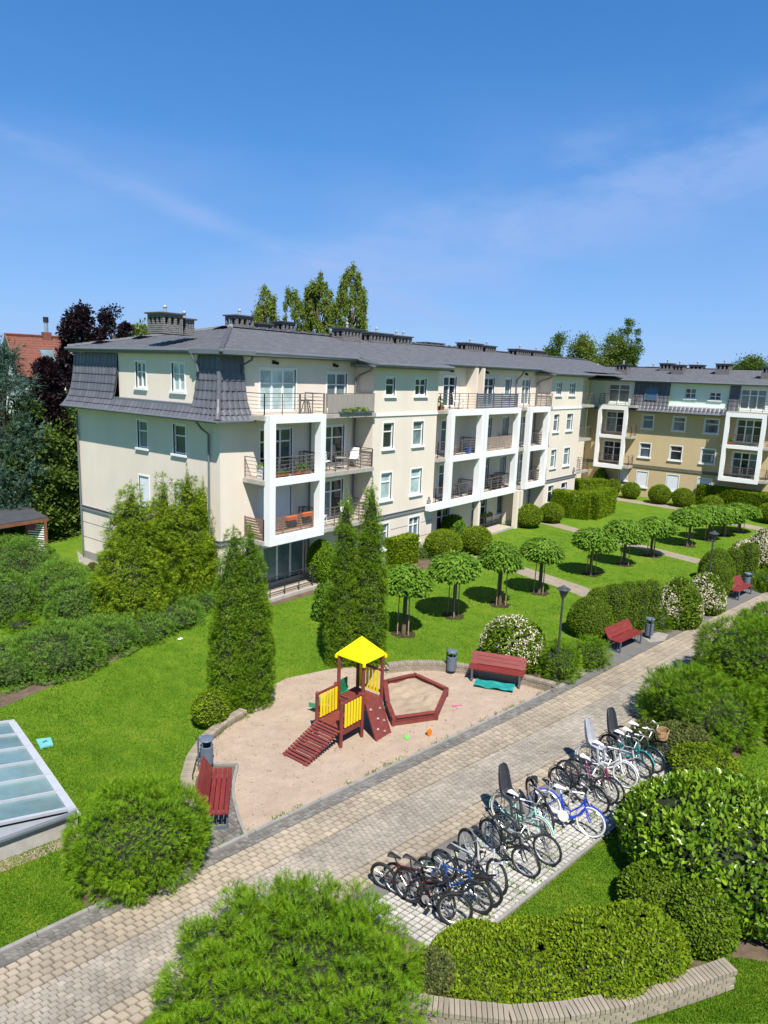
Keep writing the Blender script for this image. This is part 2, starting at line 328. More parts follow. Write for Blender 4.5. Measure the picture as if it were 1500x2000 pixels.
# ------------------------------------------------------------------ building kit
WRG = random.Random(17)
class Face:
    """a wall plane: a runs along u, z up, d outwards along n"""
    def __init__(s, o, u, n): s.o = Vector(o); s.u = Vector(u); s.n = Vector(n); s.holes = []
    def p(s, a, z, d=0.0): return s.o + s.u * a + Vector((0, 0, z)) + s.n * d
    def box(s, g, a0, a1, z0, z1, d0, d1):
        v = [s.p(a0,z0,d0), s.p(a1,z0,d0), s.p(a1,z0,d1), s.p(a0,z0,d1), s.p(a0,z1,d0), s.p(a1,z1,d0), s.p(a1,z1,d1), s.p(a0,z1,d1)]
        g.add(v, BOXF)
    def wall(s, g, a0, a1, z0, z1, depth=0.15):
        hs = [h for h in s.holes if h[0] >= a0 - .01 and h[1] <= a1 + .01 and h[2] >= z0 - .01 and h[3] <= z1 + .01]
        As = sorted({a0, a1, *[h[0] for h in hs], *[h[1] for h in hs]}); Zs = sorted({z0, z1, *[h[2] for h in hs], *[h[3] for h in hs]})
        for i in range(len(As) - 1):
            for j in range(len(Zs) - 1):
                ca = (As[i] + As[i+1]) / 2; cz = (Zs[j] + Zs[j+1]) / 2
                if any(h[0] < ca < h[1] and h[2] < cz < h[3] for h in hs): continue
                g.quad(s.p(As[i], Zs[j]), s.p(As[i+1], Zs[j]), s.p(As[i+1], Zs[j+1]), s.p(As[i], Zs[j+1]))
        for (h0, h1, k0, k1) in hs:
            for (p, q) in (((h0,k0),(h1,k0)), ((h1,k0),(h1,k1)), ((h1,k1),(h0,k1)), ((h0,k1),(h0,k0))):
                g.quad(s.p(*p), s.p(*q), s.p(*q, -depth), s.p(*p, -depth))
    def opening(s, root, a0, a1, z0, z1, cols=2, transom=0.68, pane=None, sill=True, name='window', shut=0.0, white=True, label=None):
        """a window or glazed door set 12 cm into the wall: frame, panes, sill"""
        s.holes.append((a0, a1, z0, z1))
        g = G(); w = 0.07
        for (x0, x1, y0, y1) in ((a0, a0 + w, z0, z1), (a1 - w, a1, z0, z1), (a0 + w, a1 - w, z0, z0 + w), (a0 + w, a1 - w, z1 - w, z1)):
            s.box(g, x0, x1, y0, y1, -.145, -.06)
        W_ = (a1 - a0 - 2 * w)
        for c in range(1, cols):
            x = a0 + w + W_ * c / cols; s.box(g, x - .045, x + .045, z0 + w, z1 - w, -.14, -.065)
        if transom:
            zt = z0 + (z1 - z0) * transom; s.box(g, a0 + w, a1 - w, zt - .03, zt + .03, -.138, -.07)
        if white:   # white painted surround
            for (x0, x1, y0, y1) in ((a0 - .07, a0, z0 - .0, z1 + .07), (a1, a1 + .07, z0, z1 + .07), (a0, a1, z1, z1 + .07)):
                s.box(g, x0, x1, y0, y1, -.06, .018)
        f = g.build(name, m_pvc, root)
        if label: f['label'] = label
        for c in range(cols):
            x0 = a0 + w + W_ * c / cols; x1 = a0 + w + W_ * (c + 1) / cols
            G().quad(s.p(x0, z0 + w, -.11), s.p(x1, z0 + w, -.11), s.p(x1, z1 - w, -.11), s.p(x0, z1 - w, -.11)).build('pane', pane[c % len(pane)] if isinstance(pane, list) else WRG.choice([pane, pane, pane, m_glassr, m_glassb]) if pane is m_glass else (pane or m_glass), f)
        if shut:
            g = G(); n = max(3, int((z1 - z0) * shut / .09)); zz = z1 - (z1 - z0) * shut
            for k in range(n):
                h = (z1 - zz) / n
                s.box(g, a0 + .02, a1 - .02, zz + k * h + .006, zz + (k + 1) * h, -.058, -.03)
            g.build('roller_shutter', m_shutter, f)
        if sill:
            g = G(); s.box(g, a0 - .12, a1 + .12, z0 - .10, z0, -.05, .10); g.build('sill', m_white, f)
        return f
def railing(parent, pts, z, h=0.92, nb=6, mat=None, post=0.9, name='railing'):
    g = G()
    for i in range(len(pts) - 1):
        p = Vector((*pts[i], 0)); q = Vector((*pts[i+1], 0)); l = (q - p).length
        for k in range(nb):
            zz = z + .12 + (h - .12) * k / (nb - 1); t = .035 if k == nb - 1 else .018
            g.bar(p + Vector((0,0,zz)), q + Vector((0,0,zz)), t, t)
        n = max(1, round(l / post))
        for k in range(n + 1):
            c = p.lerp(q, k / n); g.bar(c + Vector((0,0,z)), c + Vector((0,0,z+h)), .035, .035)
    return g.build(name, mat or m_rail, parent)
def slat_fence(parent, p, q, z, h=0.95, n=8, mat=None, gap=.35, name='slat_panel'):
    p = Vector((*p, z)); q = Vector((*q, z)); l = (q - p).length; m = max(1, round(l / 1.0)); last = None
    frame = G()
    for k in range(m + 1):
        c = p.lerp(q, k / m); frame.bar(c, c + Vector((0,0,h)), .05, .05)
    f = frame.build(name, mat, parent)
    for k in range(n):
        zz = h * (k + .7) / (n + .3); g = G()
        g.bar(p + Vector((0,0,zz)), q + Vector((0,0,zz)), .03, h / n * (1 - gap)); g.build('slat', mat, f)
    return f

def tile_field(name, mat, parent, o, u, w, nrm, rows, ua, ub, pitch=0.30, amp=0.028, step=0.03, spt=4):
    """rows of pantiles: wavy across, stepped up the slope. ua(t), ub(t) = ends of the row at height t in 0..1"""
    o, u, w, nrm = (np.array(k, float) for k in (o, u, w, nrm)); Vs = []; Fs = []; b = 0
    for r in range(rows):
        t0, t1 = r / rows, (r + 1) / rows
        a0, a1 = ua((t0 + t1) / 2), ub((t0 + t1) / 2)
        n = max(2, int((a1 - a0) / pitch * spt)); xs = np.linspace(a0, a1, n + 1)
        wave = amp * (np.abs(np.cos(np.pi * xs / pitch)) ** 0.8)
        lo = o + np.outer(xs, u) + w * t0 + np.outer(wave + step, nrm)
        hi = o + np.outer(xs, u) + w * (t1 + .15 / rows) + np.outer(wave, nrm)
        lp = o + np.outer(xs, u) + w * t0 + np.outer(wave * 0, nrm)
        Vs += [lp, lo, hi]; k = np.arange(n)
        for (p, q) in ((0, n + 1), (n + 1, 2 * (n + 1))):
            Fs.append(np.stack([b + p + k, b + p + k + 1, b + q + k + 1, b + q + k], 1))
        b += 3 * (n + 1)
    return tag(bulk(name, np.concatenate(Vs), np.concatenate(Fs), mat, parent), kind='stuff')

TILE = None
def tile_mesh(w, l, mat):
    """one pantile, 5 strips across, rolled, with a nose"""
    g = G(); xs = np.linspace(-w / 2, w / 2, 7); z = .034 * np.abs(np.cos(np.pi * (xs / w + .5))) ** .7
    v = [(x, 0, zz + .034) for x, zz in zip(xs, z)] + [(x, l * 1.06, zz) for x, zz in zip(xs, z)] + [(x, 0.005, zz - .0) for x, zz in zip(xs, z)]
    f = [(i, i + 1, 8 + i, 7 + i) for i in range(6)] + [(14 + i, 15 + i, i + 1, i) for i in range(6)]
    return g.add(v, f).mesh('tile', mat)
MANS = [(.62, 8.02), (.46, 8.24), (.33, 8.50), (.22, 8.84), (.14, 9.22), (.08, 9.64), (.03, 10.08), (-.01, 10.62)]
def mans_off(z):
    return float(np.interp(z, [p[1] for p in MANS], [p[0] for p in MANS]))
def mansard(parent, F, spans, tw=0.31, mitre=(None, None), dz=0.0):
    MANS = [(o, z + dz) for o, z in globals()['MANS']]
    """flared steep roof skirt in front of face F: backing sheet, then tile after tile"""
    g = G(); tiles = []
    l = .45; tm = tile_mesh(tw, l, m_tile)
    body = None
    for (a0, a1, r0, r1) in spans:
        for r in range(r0, r1):
            (oa, za), (ob, zb) = MANS[r], MANS[r + 1]
            x0 = a0 - (oa if mitre[0] is not None and abs(a0 - mitre[0]) < .01 else 0); x1 = a1 + (oa * .5 if mitre[1] is not None and abs(a1 - mitre[1]) < .01 else 0)
            y0 = a0 - (ob if mitre[0] is not None and abs(a0 - mitre[0]) < .01 else 0); y1 = a1 + (ob * .5 if mitre[1] is not None and abs(a1 - mitre[1]) < .01 else 0)
            g.quad(F.p(x0, za, oa - .02), F.p(x1, za, oa - .02), F.p(y1, zb, ob - .02), F.p(y0, zb, ob - .02))
            s0, s1 = max(x0, y0), min(x1, y1); n = max(1, round((s1 - s0) / tw)); sp = (s1 - s0) / n
            for k in range(n): tiles.append((s0 + sp * (k + .5), za, oa, zb, ob, sp))
    body = g.build('mansard_roof', m_roof, parent)
    for (a, za, oa, zb, ob, sp) in tiles:
        p = F.p(a, za, oa); q = F.p(a, zb, ob); y = (q - p); ln = y.length; y.normalize()
        x = F.u.copy(); z = x.cross(y)
        if z.dot(F.n) < 0: x = -x; z = x.cross(y)
        o = bpy.data.objects.new('tile', tm); COL.objects.link(o); o.parent = body
        m = Matrix((x, y, z)).transposed().to_4x4(); m.translation = p
        o.matrix_local = m @ Matrix.Diagonal((sp / tw * 1.0, ln / l, 1, 1))
    return body
def gutter(parent, pts, r=0.075):
    g = G(); g.tube(pts, r, 8); return g.build('gutter', m_gutter, parent)
def downpipe(parent, pts, r=.05): 
    return G().tube(pts, r, 8).build('downpipe', m_gutter, parent)
def chimney(parent, x, y, z0, z1, sx, sy, pots=1, rz=0):
    """clinker stack: solid shaft, open vents between corner piers, slab on top, pots"""
    g = G(); zt = z1 - .42
    g.box(x - sx/2, y - sy/2, z0, x + sx/2, y + sy/2, zt)
    for nx, L_, fixed in ((max(2, round(sx / .36)), sx, 'y'), (max(2, round(sy / .36)), sy, 'x')):
        for i in range(nx + 1):
            for s in (-1, 1):
                if fixed == 'y':
                    cx = x - sx/2 + .07 + (sx - .14) * i / nx; cy = y + s * (sy/2 - .07)
                elif 0 < i < nx:
                    cy = y - sy/2 + .07 + (sy - .14) * i / nx; cx = x + s * (sx/2 - .07)
                else: continue
                g.box(cx - .07, cy - .07, zt, cx + .07, cy + .07, z1 - .12)
    g.box(x - sx/2, y - sy/2, z1 - .12, x + sx/2, y + sy/2, z1)
    c = g.build('chimney', m_dkbrick, parent)
    G().box(x - sx/2 + .16, y - sy/2 + .16, zt + .003, x + sx/2 - .16, y + sy/2 - .16, z1 - .123).build('flue', m_black, c)  # black block behind the piers, darkness of the openings as colour
    G().box(x - sx/2 - .09, y - sy/2 - .09, z1 + .002, x + sx/2 + .09, y + sy/2 + .09, z1 + .07).build('cap', m_capm, c)
    for k in range(pots):
        px = x + sx * (k + .5) / pots - sx / 2
        G().lathe([(.07, 0), (.07, .22), (.10, .24), (.10, .28), (.05, .34)], 10, (px, y, z1 + .07)).build('pot', m_pot, c)
    return c

# ------------------------------------------------------------------ cream apartment building
XG, YA, YB = 18.93, 23.48, 22.33
A = thing('apartment_building', 'long cream apartment building with grey roof and white balcony frames', 'building', (XG, YA, 0))
def T(x, y, z): return (x - XG, y - YA, z)
fg = Face((0, -YA, 0), (0, 1, 0), (-1, 0, 0))                       # gable, a = y
f0 = Face((-XG, 0, 0), (1, 0, 0), (0, -1, 0))                      # recessed long wall, a = x
fb = Face((-XG, YB - YA, 0), (1, 0, 0), (0, -1, 0))                # projecting bays
YE = 26.2
fe = Face((-XG, YE - YA, 0), (1, 0, 0), (0, -1, 0))                # far end
# gable windows
GW = [m_glassw, m_glassw]
fg.opening(A, 28.66, 29.44, 9.12, 10.28, 2, .62, m_glassb); fg.opening(A, 25.80, 26.70, 9.08, 10.28, 2, .62, m_glassw)
fg.opening(A, 28.66, 29.44, 6.36, 7.62, 1, .62, m_glass); fg.opening(A, 25.80, 26.68, 6.34, 7.64, 1, .62, m_glass)
fg.opening(A, 28.66, 29.44, 3.70, 5.02, 1, 0, m_glassw, shut=1.0); fg.opening(A, 25.80, 26.68, 3.70, 5.02, 1, 0, m_glassw, shut=1.0)
fg.opening(A, 28.66, 29.44, 1.10, 2.25, 1, .62, m_glassb)
# bay windows
for x0, x1, c in ((28.54, 29.30, 1), (31.08, 32.12, 2)): fb.opening(A, x0, x1, 9.06, 9.97, c, .6, m_glass)
for x0, x1, c in ((28.46, 29.32, 1), (31.06, 32.02, 1)): fb.opening(A, x0, x1, 6.36, 7.68, c, .66, m_glass)
for x0, x1, c in ((28.42, 29.32, 1), (31.06, 32.06, 1)): fb.opening(A, x0, x1, 3.66, 5.08, c, .66, [m_glassw])
for x0, x1, c in ((28.42, 29.20, 1), (31.06, 32.06, 2)): fb.opening(A, x0, x1, .98, 2.36, c, .68, m_glassb)
for x0, x1 in ((48.65, 49.55), (50.95, 52.0)):
    fb.opening(A, x0, x1, 9.06, 9.97, 2, .6, m_glassb); fb.opening(A, x0, x1, 6.4, 7.66, 1, .66, m_glassb)
    fb.opening(A, x0, x1, 3.7, 5.05, 1, .66, m_glassb); fb.opening(A, x0, x1, 1.0, 2.34, 1, .66, m_glass)
# recess doors
KW = dict(sill=False, name='balcony_door')
f0.opening(A, 21.15, 23.30, 8.36, 10.18, 3, .66, m_glassw, **KW); f0.opening(A, 25.42, 26.85, 8.36, 10.10, 2, .68, m_glassb, **KW)
f0.opening(A, 21.15, 23.10, 5.62, 7.55, 3, .70, m_glass, **KW); f0.opening(A, 25.10, 26.75, 5.62, 7.55, 2, .70, m_glass, **KW)
f0.opening(A, 21.15, 23.10, 2.92, 4.85, 2, 0, m_glassw, shut=1.0, **KW); f0.opening(A, 25.10, 26.75, 2.92, 4.85, 2, .7, m_glass, **KW)
f0.opening(A, 21.35, 24.10, .16, 2.15, 3, .0, m_glassb, **KW)
for z0, z1, pn in ((8.36, 10.12, m_glass), (5.62, 7.55, m_glassb), (2.92, 4.85, m_glassb), (.16, 2.15, m_glass)):
    f0.opening(A, 35.55, 36.95, z0, z1, 2, .7, pn, **KW)
    f0.opening(A, 39.65, 41.60, z0, z1, 3, .7, m_glass if z0 > 8 else pn, **KW)
    f0.opening(A, 45.50, 46.75, z0, z1, 2, .7, m_glassb, **KW)
    f0.opening(A, 43.05, 43.95, z0 + .6, z1, 1, .0, m_glassb)
fe.opening(A, 57.2, 58.0, 9.0, 9.95, 1, .6, m_glass); fe.opening(A, 57.2, 58.0, 6.4, 7.6, 1, .66, m_glass); fe.opening(A, 57.2, 58.0, 3.7, 5.0, 1, .66, m_glass)
fe.opening(A, 54.4, 55.8, 8.36, 10.1, 2, .7, m_glassb, **KW); fe.opening(A, 54.4, 55.8, 5.62, 7.55, 2, .7, m_glass, **KW); fe.opening(A, 54.4, 55.8, 2.92, 4.85, 2, .7, m_glass, **KW)
# walls
g = G()
fg.wall(g, 23.48, 34.74, .34, 8.05); fg.wall(g, 24.86, 30.86, 8.05, 10.72)
f0.wall(g, 18.93, 27.6, 0.0, 8.05); f0.wall(g, 20.2, 27.6, 8.05, 10.78)
fb.wall(g, 27.6, 33.3, 0.0, 10.60); f0.wall(g, 33.3, 47.9, 0.0, 10.78); fb.wall(g, 47.9, 53.5, 0.0, 10.60); fe.wall(g, 53.5, 64.2, 0.0, 10.9)
for x, ya, yb_ in ((27.6, YB, YA), (33.3, YB, YA), (47.9, YB, YA), (53.5, YB, YE)):
    g.quad(T(x, ya, 0), T(x, yb_, 0), T(x, yb_, 10.75), T(x, ya, 10.60))
g.quad(T(XG, 34.74, 0), T(64.2, 34.74, 0), T(64.2, 34.74, 10.7), T(XG, 34.74, 10.7))
for y in (24.86, 30.86): g.quad(T(XG, y, 7.8), T(XG + 1.2, y, 7.8), T(XG + 1.2, y, 10.7), T(XG, y, 10.7))   # dormer cheeks
g.quad(T(20.2, YA, 7.8), T(20.2, YA + 1.2, 7.8), T(20.2, YA + 1.2, 10.7), T(20.2, YA, 10.7))
g.build('wall', m_cream, A)
# projecting pier between two terraces at the top, and columns under the balconies
g = G()
for x in (38.15, 38.95): G().box(x - .09 - XG, -0.75, 8.25, x + .09 - XG, -.003, 10.70).build('pier', m_cream, A)
for x in (38.0, 43.2): G().box(x - .14 - XG, 21.95 - YA, 0, x + .14 - XG, 22.25 - YA, 2.65).build('column', m_cream, A)
G().box(43.7 - XG, 22.0 - YA, 0, 44.0 - XG, 23.4 - YA, 2.6).build('pier', m_cream, A)
# bands
g = G()
for F, a0, a1 in ((fg, 23.42, 34.76), (f0, 18.93 - .06, 27.6), (fb, 27.6 - .07, 33.37), (fb, 47.83, 53.57)):
    F.box(g, a0, a1, 2.66, 2.74, .002, .07); F.box(g, a0, a1, 2.765, 2.845, .002, .045)
    F.box(g, a0, a1, 2.845, 2.87, .002, .08)
g.build('string_course', m_trim, A)
g = G()
for F, a0, a1 in ((fb, 27.6 - .05, 33.35), (fb, 47.85, 53.55)): F.box(g, a0, a1, 8.03, 8.15, .003, .05)
g.build('band', m_white, A)
g = G()
for F, a0, a1 in ((fg, 23.40, 34.76), (f0, 18.93 - .06, 27.6), (fb, 27.55, 33.35), (f0, 33.36, 47.84), (fb, 47.85, 53.55)): F.box(g, a0, a1, 0, .42, .003, .06)
g.build('plinth', m_plinth, A)
g = G()     # rustication joints of the ground storey
for F, a0, a1 in ((fg, 23.50, 28.5), (fg, 29.6, 34.7), (f0, 18.95, 21.2), (fb, 29.4, 30.95), (fb, 32.2, 33.28), (fb, 27.62, 28.3)):
    for z in (1.15, 1.95): F.box(g, a0, a1, z, z + .03, .001, .006)
g.build('joint', m_trim, A)
# mansard skirts
mansard(A, fg, [(23.48, 24.86, 0, 7), (24.86, 30.86, 0, 2), (30.86, 34.74, 0, 7)], mitre=(23.48, 34.74))
mansard(A, f0, [(18.93, 20.2, 0, 7)], mitre=(18.93, None))
g = G()
for k in range(7):
    (oa, za), (ob, zb) = MANS[k], MANS[k + 1]
    g.tube([T(XG - oa - .0, YA - oa - .0, za + .03), T(XG - ob, YA - ob, zb + .05)], [.115, .105], 10)
g.build('hip_ridge', m_tile, A)
g = G(); g.tube([T(XG - o_ - .0, 34.74 + o_ * .5, z + .02) for o_, z in MANS], .06, 8); g.build('verge', m_tile, A)
g = G(); fg.box(g, 24.84, 30.88, 8.44, 8.62, .005, .34); g.build('dormer_flashing', m_gutter, A)
# soffit of the skirt and gutter
g = G()
fg.box(g, 23.48 - .62, 34.74 + .31, 7.93, 8.005, -.02, .61); f0.box(g, 18.93 - .61, 20.25, 7.932, 8.007, -.02, .61)
g.build('soffit', m_gutter, A)
gutter(A, [T(XG - .68, 35.08, 8.0), T(XG - .68, YA - .68, 8.0), T(20.25, YA - .68, 8.0)], .065)
# upper roof
ZE, YR, ZR, YF = 10.86, 29.1, 12.15, 22.95
sl = (ZR - ZE) / (YR - YF)
nrm = Vector((0, -sl, 1)).normalized(); HX = 24.2
tile_field('roof', m_roof, A, T(0, YF, ZE), (1, 0, 0), (0, YR - YF, ZR - ZE), nrm, 18, lambda t: 18.62 + t * (HX - 18.62), lambda t: 64.0 + 6 * t)
XE = 18.62; gs = (ZR - ZE) / (HX - XE); ng = Vector((-gs, 0, 1)).normalized()
tile_field('roof', m_roof, A, T(XE, 0, ZE), (0, 1, 0), (HX - XE, 0, ZR - ZE), ng, 17, lambda t: 22.95 + t * 6.15, lambda t: 34.80 - t * 5.70)
tile_field('roof', m_roof, A, T(0, 34.80, ZE), (1, 0, 0), (0, YR - 34.80, ZR - ZE), Vector((0, sl, 1)).normalized(), 4, lambda t: 18.62 + t * (HX - 18.62), lambda t: 70, spt=2)
for x0, x1 in ((27.05, 33.85), (47.35, 54.05)):
    dy = YF - 21.80
    tile_field('roof', m_roof, A, T(0, 21.80, ZE - sl * dy), (1, 0, 0), (0, dy, sl * dy), nrm, 3, lambda t: x0, lambda t: x1)
g = G()
rid = [T(HX, YR, ZR + .03), T(70, YR, ZR + .03)]
n = 120
for k in range(n):
    p = Vector(rid[0]).lerp(Vector(rid[1]), k / n); q = Vector(rid[0]).lerp(Vector(rid[1]), (k + 1.08) / n); g.tube([p, q], [.12, .10], 8)
for a, b in (((XE, 22.95, ZE), (HX, YR, ZR)), ((XE, 34.80, ZE), (HX, YR, ZR))):
    p0 = Vector(T(*a)) + Vector((0, 0, .04)); p1 = Vector(T(*b)) + Vector((0, 0, .04))
    for k in range(22): g.tube([p0.lerp(p1, k / 22), p0.lerp(p1, (k + 1.1) / 22)], [.12, .10], 8)
tag(g.build('ridge_tiles', m_roof, A), kind='stuff')
G().tube([T(HX - .28, YR - .3, ZR + .02), T(HX + .12, YR + .1, ZR + .08)], .13, 10).build('ridge_end', m_pot, A)
# eaves boards
g = G()
g.box(*T(18.66, 23.00, ZE - .20), *T(27.0, 23.60, ZE - .10)); g.box(*T(33.9, 23.00, ZE - .20), *T(47.3, 23.60, ZE - .10)); g.box(*T(54.1, 23.0, ZE - .2), *T(64.2, 24.8, ZE - .1))
g.box(*T(18.66, 23.61, ZE - .20), *T(19.1, 34.9, ZE - .10))
for x0, x1 in ((27.10, 33.80), (47.40, 54.0)): g.box(*T(x0, 21.85, ZE - .44), *T(x1, 23.45, ZE - .30))
g.build('eaves', m_trim, A)
ze2 = ZE - sl * (YF - 21.8) - .03
gutter(A, [T(18.57, 34.98, ZE - .04), T(18.57, 22.88, ZE - .04), T(27.0, 22.88, ZE - .04)])
gutter(A, [T(27.0, 22.95, ZE - .06), T(27.0, 21.73, ze2), T(33.9, 21.73, ze2), T(33.9, 22.95, ZE - .06)])
gutter(A, [T(33.9, 22.88, ZE - .04), T(47.3, 22.88, ZE - .04)])
gutter(A, [T(47.3, 22.95, ZE - .06), T(47.3, 21.73, ze2), T(54.1, 21.73, ze2), T(54.1, 22.95, ZE - .06)])
# hanging gutter boxes at the mansard corner
g = G(); g.box(*T(18.50, 23.0, ZE - .16), *T(18.61, 24.9, ZE + .02)); g.box(*T(18.62, 22.80, ZE - .16), *T(20.3, 22.94, ZE + .02)); g.build('fascia', m_gutter, A)
downpipe(A, [T(18.52, 24.75, ZE - .1), T(18.56, 24.72, ZE - .35), T(18.70, 24.65, ZE - .55), T(18.72, 24.6, ZE - .9)])
downpipe(A, [T(20.25, 22.85, ZE - .1), T(20.22, 23.0, ZE - .35), T(20.1, 23.35, ZE - .55), T(20.1, 23.38, ZE - .9)])
downpipe(A, [T(18.28, 24.2, 7.95), T(18.5, 24.15, 7.65), T(18.83, 24.1, 7.4), T(18.83, 24.1, .3)])
downpipe(A, [T(18.28, 34.7, 7.95), T(18.5, 34.68, 7.65), T(18.83, 34.66, 7.4), T(18.83, 34.66, .2)])
downpipe(A, [T(27.2, 22.0, ze2), T(27.25, 22.3, ze2 - .3), T(27.4, 23.1, ze2 - .55), T(27.4, 23.36, ze2 - .75), T(27.4, 23.36, .1)])
for x in (24.2, 44.75): downpipe(A, [T(x, 23.37, 8.1), T(x, 23.37, .1)])
downpipe(A, [T(47.5, 22.0, ze2), T(47.55, 22.3, ze2 - .3), T(47.7, 23.1, ze2 - .55), T(47.7, 23.36, ze2 - .75), T(47.7, 23.36, .1)])
downpipe(A, [T(44.7, 22.9, ZE - .1), T(44.6, 23.1, ZE - .5), T(44.5, 23.37, ZE - .8), T(44.5, 23.37, 8.3)])
# wall lamps under the eaves and small vents
for x in (22.0, 25.95, 36.3, 40.5, 46.0):
    g = G(); f0.box(g, x - .16, x - .03, 10.40, 10.55, .0, .10); g.build('vent', m_black, A); g = G(); f0.box(g, x + .05, x + .16, 10.38, 10.50, .0, .10); g.build('vent', m_black, A)
for F, x, z in ((fb, 32.85, 3.2), (fb, 53.0, 3.25)):
    g = G(); F.box(g, x - .05, x + .05, z, z + .16, 0, .10); F.box(g, x - .16, x + .12, z - .2, z - .03, 0, .12); g.build('wall_lamp', m_trim, A)
# chimneys
def roofz(y): return ZE + sl * ((y - YF) if y < YR else (2 * YR - YF - y))
for px0, px1, ytop, y, sy, pots in ((297, 347, 611, 27.6, 1.1, 1), (349, 371, 622, 27.6, .8, 1), (446, 489, 616, 30.2, .9, 1), (490, 524, 631, 31.0, .9, 0), (539, 570, 628, 31.0, .9, 0), (655, 700, 641, 28.2, .9, 1), (708, 761, 650, 28.6, .9, 1), (763, 798, 656, 28.8, .9, 2), (821, 861, 669, 30.2, .9, 0), (898, 937, 670, 28.6, .9, 1), (939, 962, 675, 28.8, .9, 1), (999, 1031, 682, 28.5, .9, 1), (1032, 1062, 685, 28.8, .9, 1)):
    def onY(px, py): r = ray(px, py); return EYE + r * (y / r[1])
    a = onY(px0, ytop); b = onY(px1, ytop); 
    chimney(A, (a[0] + b[0]) / 2 - XG, y - YA, roofz(y) - .3, (a[2] + b[2]) / 2 - .08, (b[0] - a[0]) * .80, sy, pots)
# snow guards on the ridge
g = G()
for k in range(34):
    x = 25.5 + k * .75; g.obox(T(x, YR - .2, ZR + .13), (1, 0, 0), (0, 1, 0), (0, 0, 1), .42, .03, .09)
tag(g.build('snow_guards', m_roof, A), kind='stuff')

# balconies: slabs, railings, white frames
def slab(x0, x1, y0, y1, z, root=A, base=(XG, YA), mat=None):
    g = G(); g.box(x0 - base[0], y0 - base[1], z - .20, x1 - base[0], y1 - base[1], z - .012)
    b = g.build('balcony', m_concrete, root)
    G().box(x0 + .06 - base[0], y0 + .06 - base[1], z - .012, x1 - .06 - base[0], y1 - .02 - base[1], z).build('floor_tiles', m_floor, b)
    return b
def r2(pts): return [(p[0] - XG, p[1] - YA) for p in pts]
YS = 22.15
for z in (2.87, 5.52):
    b = slab(20.15, 23.72, YS, YA - .003, z)
    if z > 5:
        railing(b, r2([(20.25, 23.44), (20.25, 22.22), (23.6, 22.22), (23.6, 23.44)]), z)
    else:
        slat_fence(b, *r2([(20.25, 23.44), (20.25, 22.22)]), z, mat=m_woodslat); slat_fence(b, *r2([(20.25, 22.22), (23.6, 22.22)]), z, mat=m_woodslat); railing(b, r2([(23.6, 22.22), (23.6, 23.44)]), z)
    b = slab(23.76, 27.58, YS, YA - .003, z)
    railing(b, r2([(23.85, 23.44), (23.85, 22.22), (27.5, 22.22), (27.5, 23.44)]), z)
b = slab(20.15, 27.58, YS - .03, YA - .003, 8.25)
railing(b, r2([(20.25, 23.44), (20.25, 22.22), (22.3, 22.22)]), 8.25); railing(b, r2([(22.36, 22.22), (23.9, 22.22)]), 8.25); railing(b, r2([(23.85, 22.22), (23.85, 23.40)]), 8.25, name='divider')
railing(b, r2([(24.02, 22.22), (27.5, 22.22), (27.5, 23.44)]), 8.25)
g = G(); g.box(24.1 - XG, 22.17 - YA, 8.30, 27.48 - XG, 22.19 - YA, 9.14); g.box(27.45 - XG, 22.28 - YA, 8.32, 27.47 - XG, 23.4 - YA, 9.14); g.build('privacy_mat', m_screen, b)
for z in (2.87, 5.52):
    for x0, x1 in ((33.32, 37.85), (37.95, 42.5), (42.55, 47.88)):
        b = slab(x0, x1, YS, YA - .003, z)
        if z > 5 and x0 == 37.95: slat_fence(b, *r2([(38.3, 22.22), (42.3, 22.22)]), z, mat=M('pale_brown_slats', (.30, .235, .19), .7, .2))
        else: railing(b, r2([(x0 + .1, 22.22), (x1 - .1, 22.22), (x1 - .1, 23.44)]), z)
        railing(b, r2([(x0 + .1, 22.22), (x0 + .1, 23.44)]), z, name='side_railing')
b = slab(33.32, 47.88, YS - .03, YA - .003, 8.25)
railing(b, r2([(33.4, 23.44), (33.4, 22.22), (37.35, 22.22)]), 8.25)
for x0, x1 in ((37.4, 39.4), (39.45, 42.5)): slat_fence(b, *r2([(x0, 22.22), (x1, 22.22)]), 8.25, mat=m_darkslat, gap=.2, n=7)
railing(b, r2([(42.6, 22.22), (47.8, 22.22), (47.8, 23.44)]), 8.25)
for z in (2.87, 5.52, 8.25):
    b = slab(53.52, 57.0, 22.7, YE - .003, z); railing(b, r2([(53.6, 22.78), (56.9, 22.78), (56.9, 26.1)]), z)
def frame(F, a0, a1, z0, z1, zm, w=.34, root=A, dep=.36, tail=None, mat=None):
    g = G(); d0 = 0
    F.box(g, a0, a0 + w, z0, z1, -dep, d0); F.box(g, a1 - w, a1, z0, z1, -dep, d0)
    for (k0, k1) in ((z0, z0 + .34), (zm - .14, zm + .14), (z1 - .34, z1)): F.box(g, a0 + w, a1 - w, k0, k1, -dep + .002, d0 - .002)
    if tail: F.box(g, tail, a0, z0, z0 + .34, -dep + .002, d0 - .002)
    return g.build('balcony_frame', mat or m_white, root)
ff = Face((-XG, 21.86 - YA, 0), (1, 0, 0), (0, -1, 0))
frame(ff, 20.24, 23.66, 2.68, 8.28, 5.42)
frame(ff, 34.16, 37.86, 2.62, 8.26, 5.42, tail=32.4)
frame(ff, 37.96, 42.54, 2.62, 8.26, 5.42); frame(ff, 43.92, 47.0, 2.66, 8.26, 5.42)
